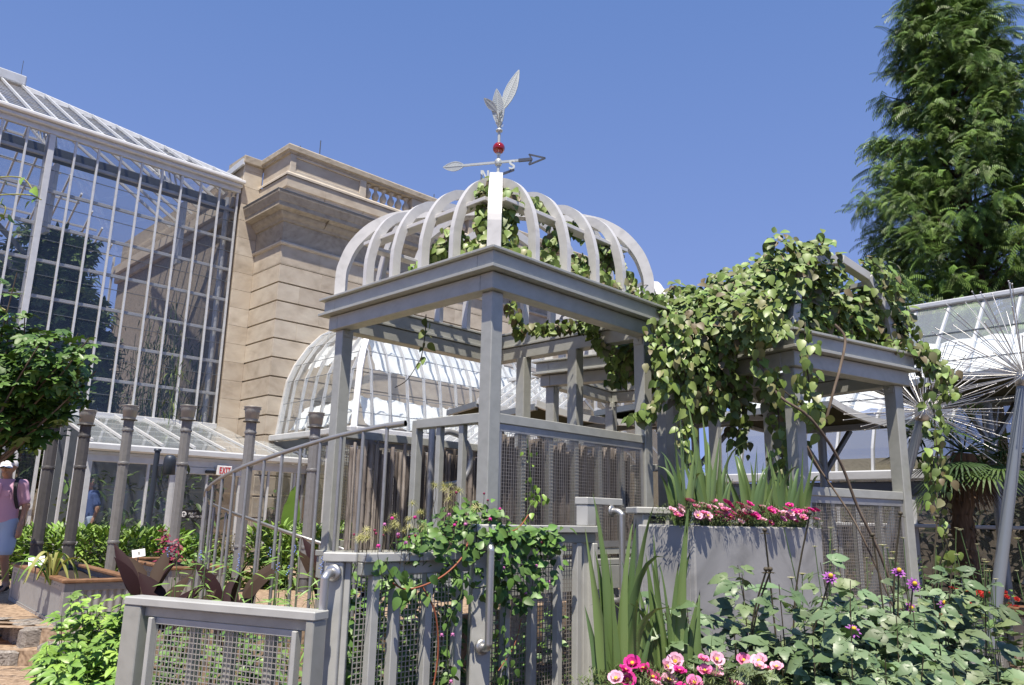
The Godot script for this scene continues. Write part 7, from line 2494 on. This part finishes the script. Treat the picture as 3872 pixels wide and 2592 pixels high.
	col.box(Vector3(-0.012, 1.26, 0.158), Vector3(0.012, 1.45, 0.166), 0.002)
	col.box(Vector3(0.05, 1.28, 0.150), Vector3(0.12, 1.36, 0.158), 0.002)
	part(col, "collar_and_placket", M.shirt_pink, o)
	var sho := [[Vector3(0, 0.97, 0), Vector3(0, 0.93, 0), 0.155, 0.16, Vector3(0.88, 1, 1.15)], [hipL, kneeL + Vector3(0, 0.06, 0), 0.115, 0.105], [hipR, kneeR + Vector3(0, 0.06, 0), 0.115, 0.105], [kneeL + Vector3(-0.085, 0.20, 0), kneeL + Vector3(-0.08, 0.12, 0), 0.04, 0.04], [kneeR + Vector3(0.085, 0.20, 0), kneeR + Vector3(0.08, 0.12, 0), 0.04, 0.04]]
	part(nets(sho, 0.035, 0.018, 0.50, 1.0), "shorts", M.shorts_blue, o)
	var cap := MB.new()
	cap.lathe(hc + Vector3(0, 0.035, -0.015), Vector3(0, 0.97, -0.22).normalized(), [[0.106, -0.005], [0.108, 0.02], [0.10, 0.06], [0.075, 0.09], [0.03, 0.108], [0.0, 0.11]], 20)
	var brim := []
	for i in 3:
		var line := []
		for j in 9:
			var a := lerpf(-0.95, 0.95, j / 8.0)
			line.append(hc + Vector3(0, 0.035, -0.015) + Vector3(sin(a) * (0.104 + 0.012 * i), 0.012 - 0.014 * i - 0.02 * absf(sin(a)) * i * 0.5, cos(a) * 0.104 + 0.045 * i * cos(a * 0.9)))
		brim.append(line)
	cap.sheet(brim)
	part(cap, "cap", M.cap_white, o)
	var bad := MB.new()
	bad.obox(hc + Vector3(0.0, 0.092, 0.068), Vector3(0.016, 0, 0), Vector3(0, 0.018, -0.008), Vector3(0, 0.001, 0.002), 0.0)
	part(bad, "cap_badge", M.hair_grey, o)
	var gl := MB.new()
	for s in [-1.0, 1.0]: gl.obox(hc + Vector3(s * 0.036, 0.012, 0.093), Vector3(0.028, 0, -0.006 * s), Vector3(0, 0.016, 0.003), Vector3(0, 0, 0.003), 0.002)
	gl.bar(hc + Vector3(-0.08, 0.022, 0.0), hc + Vector3(-0.066, 0.022, 0.088), 0.004, 0.006); gl.bar(hc + Vector3(0.08, 0.022, 0.0), hc + Vector3(0.066, 0.022, 0.088), 0.004, 0.006)
	part(gl, "sunglasses", M.black_gloss, o)
	part(nets([[hc + Vector3(0, 0.0, -0.06), hc + Vector3(0, 0.03, -0.05), 0.062, 0.075]], 0.02, 0.012), "hair", M.hair_grey, o)
	var pack := [[Vector3(-0.08, 1.10, -0.22), Vector3(0.08, 1.35, -0.22), 0.13, 0.12]]
	part(nets(pack, 0.03, 0.025), "backpack", M.cloth_black, o)
	var strap := MB.new()
	for s in [-1.0, 1.0]:
		strap = MB.new()
		var path := smooth_path([Vector3(s * 0.14, 1.45, -0.13), Vector3(s * 0.15, 1.535, 0.0), Vector3(s * 0.165, 1.45, 0.115), Vector3(s * 0.185, 1.28, 0.12), Vector3(s * 0.20, 1.12, 0.04)], 5)
		for i in path.size() - 1: strap.bar(path[i], path[i + 1], 0.045, 0.012, Vector3(s * 0.3, 0.4, 1))
		part(strap, "backpack_strap", M.cloth_black, o)
	var shoe := MB.new()
	for a in [ankL, ankR]:
		shoe.ball(a + Vector3(0, -0.045, 0.06), 0.075, 12, 8, Vector3(0.65, 0.6, 1.9))
	part(shoe, "shoes", M.cloth_black, o)
	# two visitors half seen behind the entrance glass
	var Q := Basis(UP, deg_to_rad(YB))
	for s in [["person", "visitor in a blue shirt half seen behind the entrance house window", W(5.55, 0.46, 18.4), "shirt_blue", "shorts_blue"], ["person", "visitor in a red shirt seen through the stair rail behind glass", W(9.75, 0.46, 17.0), "shirt_red", "cloth_black"]]:
		var d: Node3D = o.duplicate()
		d.name = numbered(s[0])
		add_child(d)
		d.position = Q * (s[2] as Vector3)
		d.rotation.y = deg_to_rad(-30.0) if s[3] == "shirt_blue" else deg_to_rad(200.0)
		tag(d, s[1], "person")
		for c in d.get_children():
			if c.name in ["cap", "cap_badge", "sunglasses", "backpack", "backpack_strap", "backpack_strap2", "collar_and_placket"]:
				d.remove_child(c)
				c.queue_free()
			elif c.name == "shirt": c.material_override = M[s[3]]
			elif c.name == "shorts": c.material_override = M[s[4]]
		var hr := MB.new()
		hr.ball(hc + Vector3(0, 0.045, -0.025), 0.102, 14, 10, Vector3(0.98, 0.9, 1.05))
		part(hr, "hair_top", M.hair_grey, d)

# ---------------------------------------------------------------- trees
func limb(b: MB, a: Vector3, e: Vector3, r0: float, r1: float, wob: float) -> PackedVector3Array:
	var p := smooth_path([a, a.lerp(e, 0.35) + rv(wob), a.lerp(e, 0.7) + rv(wob), e], 4)
	var rr := []
	for i in p.size(): rr.append(lerpf(r0, r1, float(i) / (p.size() - 1)))
	b.tube(p, rr, 7, false)
	return p

func broad_tree(label: String, called: String, at: Vector3, h: float, trunk_h: float, rad: Vector3, blobs: int, n: int, leaf: String, ls: float, cols: Array, mats: Array, single: int, group := "") -> void:
	var o := thing(called, label, "tree", at, 0.0, group)
	var b := MB.new()
	limb(b, Vector3.ZERO, Vector3(0, trunk_h + 0.3, 0), 0.035 * h * 0.5, 0.02 * h * 0.5, 0.05)
	var cs := []
	for i in blobs:
		var q := Vector3(rnd(-1, 1), rnd(-1, 1), rnd(-1, 1))
		while q.length() > 1.0: q = Vector3(rnd(-1, 1), rnd(-1, 1), rnd(-1, 1))
		var c := Vector3(0, (trunk_h + h) / 2, 0) + q * rad * Vector3(0.8, 0.85, 0.8)
		cs.append([c, rnd(0.28, 0.45) * rad.x])
		limb(b, Vector3(0, trunk_h * rnd(0.75, 1.0), 0), c, 0.012 * h * 0.5, 0.006, 0.1)
	part(b, "trunk", M.bark_grey, o)
	var xs := []
	for i in n:
		var c: Array = cs[rng.randi() % cs.size()]
		var d := rv(1.0).normalized()
		var p: Vector3 = c[0] + d * (c[1] as float) * pow(rng.randf(), 0.4) * Vector3(1, 0.75, 1)
		xs.append(aim(p, d + Vector3(0, -0.25, 0.1) + rv(0.5), UP + d * 0.7 + rv(0.3), ls * rnd(0.65, 1.2)))
	leaves(leaf_shape(leaf), o, xs, cols, mats, single, "leaf", "crown")

func build_trees() -> void:
	# fig in the near left corner
	var figc := greens(0.095, 0.18, 0.035, 7, 0.4)
	var o := thing("fig_tree", "broad-leaved fig tree with lobed leaves overhanging the walking man", "tree", Vector3(-6.9, 0.3, -9.75))
	var b := MB.new()
	limb(b, Vector3.ZERO, Vector3(0.1, 1.7, -0.1), 0.09, 0.06, 0.04)
	var xs := []
	for i in 58:
		var q := Vector3(rnd(-1, 1), rnd(-1, 1), rnd(-1, 1))
		while q.length() > 1.0: q = Vector3(rnd(-1, 1), rnd(-1, 1), rnd(-1, 1))
		var e := Vector3(0.62, 3.12, 0.0) + q * Vector3(1.3, 1.2, 0.9)
		if e.x > 0.6 and e.y > 3.5: e.y -= 0.6
		if e.y < 2.32: e.y = 2.32 + rnd(0, 0.3)
		var p := limb(b, Vector3(0.1, rnd(1.4, 1.75), -0.1), e, 0.022, 0.006, 0.12)
		for k in 30:
			var f := rnd(0.55, 1.0)
			var c := p[int(f * (p.size() - 1))]
			var d := Vector3(rnd(-1, 1), rnd(-0.7, 0.5), rnd(-0.6, 1))
			xs.append(aim(c + rv(0.14), d, UP + Vector3(0, 0, 0.5) + rv(0.35), rnd(0.10, 0.185)))
	part(b, "trunk", M.bark_grey, o)
	leaves(leaf_shape("fig"), o, xs, figc, [M.fig_a, M.fig_b, M.fig_a], 260, "leaf", "crown")
	# long thin shoot hanging into the corner of the view
	o = thing("trailing_shoot", "thin yellow-green climbing shoot curling in front of the tall glasshouse at the picture's edge", "vine", Vector3(-4.3, 0, -6.0))
	b = MB.new()
	xs = []
	for s in [[Vector3(-0.35, 4.02, 0), Vector3(-0.05, 4.22, 0), Vector3(0.22, 4.25, 0), Vector3(0.34, 4.14, 0)], [Vector3(-0.35, 3.95, 0), Vector3(0.0, 4.08, 0), Vector3(0.30, 4.10, 0), Vector3(0.42, 4.06, 0)], [Vector3(-0.35, 3.72, 0.0), Vector3(-0.1, 3.78, 0), Vector3(0.1, 3.86, 0), Vector3(0.14, 3.98, 0), Vector3(0.05, 4.04, 0)], [Vector3(-0.35, 3.1, 0), Vector3(-0.1, 3.18, 0), Vector3(0.1, 3.2, 0), Vector3(0.28, 3.12, 0)]]:
		vine_strand(b, xs, s, 5, 0.09, 0.006, 0.1)
	b.tube(smooth_path([Vector3(-0.9, 0.0, -0.2), Vector3(-0.75, 1.6, 0), Vector3(-0.55, 3.0, 0), Vector3(-0.35, 4.02, 0)], 6), 0.012, 6)
	part(b, "stem", M.wilted, o)
	leaves(leaf_shape("ovate"), o, xs, figc, [M.herb_a, M.fig_a], 30)
	# tall trees and bamboo inside the glass hall
	var dark := greens(0.10, 0.165, 0.05, 7, 0.6)
	var Q := Basis(UP, deg_to_rad(YB))
	broad_tree("tall dark evergreen tree inside the glass hall, behind the thick glazing bar", "hall_tree", Q * W(4.6, 0.46, 22.6), 8.6, 2.5, Vector3(2.2, 3.0, 1.8), 30, 3600, "clump", 0.24, dark, [M.palm_a], 0, "trees inside the glass hall")
	broad_tree("dark evergreen tree inside the glass hall, farthest from the stone building", "hall_tree", Q * W(1.3, 0.46, 23.5), 8.0, 2.5, Vector3(2.2, 3.0, 1.7), 30, 3600, "clump", 0.24, dark, [M.palm_a], 0, "trees inside the glass hall")
	broad_tree("low dark leafy tree inside the glass hall, above the fig tree", "hall_tree", Q * W(5.2, 0.46, 21.9), 6.2, 1.5, Vector3(1.8, 2.4, 1.2), 26, 3400, "clump", 0.2, dark, [M.palm_a], 0, "trees inside the glass hall")
	o = thing("hall_bamboo", "feathery bamboo thicket inside the glass hall beside the stone pier", "bamboo", Q * W(7.3, 0.46, 21.0))
	b = MB.new()
	xs = []
	for i in 60:
		var a := Vector3(rnd(-1.6, 1.2), 0, rnd(-1.0, 1.0))
		var e := a + Vector3(rnd(-0.7, 0.7), rnd(3.6, 6.6), rnd(-0.5, 0.5))
		var p := limb(b, a, e, 0.018, 0.006, 0.1)
		for k in 55:
			var c := p[int(rnd(0.35, 1.0) * (p.size() - 1))]
			xs.append(aim(c + rv(0.25), Vector3(rnd(-1, 1), rnd(-1, 0.2), rnd(-1, 1)), UP + rv(0.4), rnd(0.16, 0.3)))
	part(b, "culms", M.stem_green, o)
	leaves(leaf_shape("grass"), o, xs, greens(0.09, 0.13, 0.04, 7, 0.5), [M.palm_b], 0)
	o = thing("entrance_foliage", "mixed green plants inside the glass entrance house", "plants", Q * W(6.0, 0.46, 18.2))
	xs = []
	for i in 700: xs.append(aim(Vector3(rnd(-1.0, 2.2), pow(rng.randf(), 1.3) * 1.9, rnd(-0.8, 0.8)), Vector3(rnd(-1, 1), rnd(-0.6, 0.8), rnd(-1, 1)), UP + rv(0.4), rnd(0.12, 0.3)))
	leaves(leaf_shape("lance"), o, xs, greens(0.06, 0.11, 0.03, 7, 0.5), [M.palm_b], 0)
	o = thing("entrance_foliage", "green plants behind the glass to the side of the exit, seen through the stair rail", "plants", Q * W(10.2, 0.46, 17.3))
	xs = []
	for i in 600: xs.append(aim(Vector3(rnd(-1.2, 2.0), pow(rng.randf(), 1.2) * 1.7, rnd(-0.3, 0.4)), Vector3(rnd(-1, 1), rnd(-0.6, 0.8), rnd(-1, 1)), UP + rv(0.4), rnd(0.12, 0.26)))
	leaves(leaf_shape("lance"), o, xs, greens(0.07, 0.12, 0.03, 7, 0.5), [M.palm_b], 0)
	o = thing("glasshouse_foliage", "dark foliage filling the long glasshouse behind its dusty panes", "plants", Q * W(15.0, 0.0, 3.2))
	xs = []
	for i in 2600: xs.append(aim(Vector3(rnd(-0.6, 1.2), pow(rng.randf(), 0.9) * 2.3, rnd(-5.2, 5.4)), Vector3(rnd(-1, 1), rnd(-0.6, 0.8), rnd(-1, 1)), UP + rv(0.4), rnd(0.2, 0.42)))
	o.rotation.y = deg_to_rad(YB)
	leaves(leaf_shape("lance"), o, xs, greens(0.035, 0.05, 0.015, 7, 0.5), [M.palm_b], 0)
	build_palm()
	build_redwood()

func build_palm() -> void:
	var o := thing("fan_palm", "shaggy fan palm with fibrous trunk and drooping fronds in front of the long glasshouse", "tree", Vector3(6.32, 0.0, -11.0))
	var b := MB.new()
	var p := smooth_path([Vector3(0.02, 0, 0), Vector3(-0.02, 0.8, 0.05), Vector3(-0.12, 1.6, 0.1), Vector3(-0.06, 2.6, 0.2)], 6)
	var rr := []
	for i in p.size(): rr.append(0.105 + 0.05 * float(i) / p.size() + 0.02 * sin(i * 2.3))
	b.tube(p, rr, 12)
	part(b, "trunk", M.palm_fibre, o)
	b = MB.new()
	for i in 420:   # matted fibre and leaf bases
		var f := rng.randf()
		var q := p[int(f * (p.size() - 1))]
		var a := rnd(0, TAU)
		var r := 0.11 + 0.05 * f
		var s := q + Vector3(cos(a) * r, 0, sin(a) * r)
		b.tri(s + Vector3(-sin(a), 0.0, cos(a)) * 0.02, s - Vector3(-sin(a), 0.0, cos(a)) * 0.02, s + Vector3(cos(a) * 0.05, rnd(-0.16, 0.12), sin(a) * 0.05) + rv(0.03))
	part(b, "fibre", M.palm_fibre, o).set_meta("kind", "stuff")
	var top := Vector3(-0.06, 2.62, 0.2)
	for i in 32:
		var dead := i >= 23
		var a := i * 2.4
		var el: float = rnd(-0.75, 0.9) if not dead else rnd(-1.3, -0.9)
		var d := Vector3(cos(a) * cos(el), sin(el), sin(a) * cos(el))
		var l := rnd(0.45, 0.7) if not dead else 0.25
		var hub := top + d * l + Vector3(0, -0.12 * l, 0)
		b = MB.new()
		if not dead: b.tube(smooth_path([top, top + d * l * 0.5 + Vector3(0, 0.06, 0), hub], 3), 0.011, 5, false)
		var nrm := (UP * 0.8 + Vector3(d.x, 0, d.z) * 0.3).normalized() if not dead else Vector3(cos(a), 0.2, sin(a))
		var side := nrm.cross(d).normalized()
		var n := 22
		for k in n:
			var g := lerpf(-1.9, 1.9, k / (n - 1.0))
			var e := (d * cos(g) + side * sin(g)).normalized()
			var ll := (0.55 if not dead else 0.45) * (1.0 - 0.12 * absf(g)) * rnd(0.9, 1.05)
			var w := e.cross(nrm).normalized() * 0.016
			var m := hub + e * ll * 0.6 - nrm * 0.01 + Vector3(0, -0.03, 0)
			var t := hub + e * ll + Vector3(0, -0.16 if not dead else -0.25, 0)
			b.quad(hub - w * 0.3, hub + w * 0.3, m + w, m - w)
			b.tri(m - w, m + w, t)
		part(b, "frond", M.palm_fibre if dead else ([M.palm_a, M.palm_b] as Array)[i % 2], o)

func build_redwood() -> void:
	var o := thing("dawn_redwood", "tall feathery conifer towering behind the long glasshouse", "tree", Vector3(18.9, 0, -30.5))
	var b := MB.new()
	var H := 27.0
	var p := smooth_path([Vector3.ZERO, Vector3(0.1, 9, 0), Vector3(-0.1, 18, 0), Vector3(0, H, 0)], 6)
	var rr := []
	for i in p.size(): rr.append(lerpf(0.5, 0.05, float(i) / (p.size() - 1)))
	b.tube(p, rr, 10)
	var xs := []
	for i in 190:
		var f := pow((i + rng.randf()) / 190.0, 0.9)
		var y := lerpf(7.0, H - 0.4, f)
		var rad := 5.2 * pow(clampf((H + 1.2 - y) / 19.0, 0.0, 1.0), 0.72) * rnd(0.66, 1.06)
		var a := i * 2.39996 + rnd(-0.3, 0.3)
		var start := Vector3(0, y - rad * 0.25, 0)
		var e := Vector3(cos(a) * rad, y + rad * 0.18, sin(a) * rad)
		var q := limb(b, start, e, 0.03 + 0.012 * rad, 0.012, 0.15)
		var nn := int(24 + 22 * rad)
		for k in nn:
			var g := pow(rng.randf(), 0.65)
			var c := q[int(lerpf(0.25, 1.0, g) * (q.size() - 1))]
			var off := Vector3(rnd(-1, 1), rnd(-0.55, 0.3), rnd(-1, 1)) * (0.22 + 0.10 * rad)
			var d := Vector3(cos(a), 0.1, sin(a)) * 0.7 + Vector3(rnd(-1, 1), rnd(-0.9, 0.25), rnd(-1, 1))
			xs.append(aim(c + off, d, UP + rv(0.3), rnd(0.4, 0.8)))
	part(b, "trunk", M.bark, o)
	leaves(leaf_shape("spray"), o, xs, greens(0.125, 0.215, 0.04, 9, 0.5), [M.vine_a], 0, "leaf", "crown")
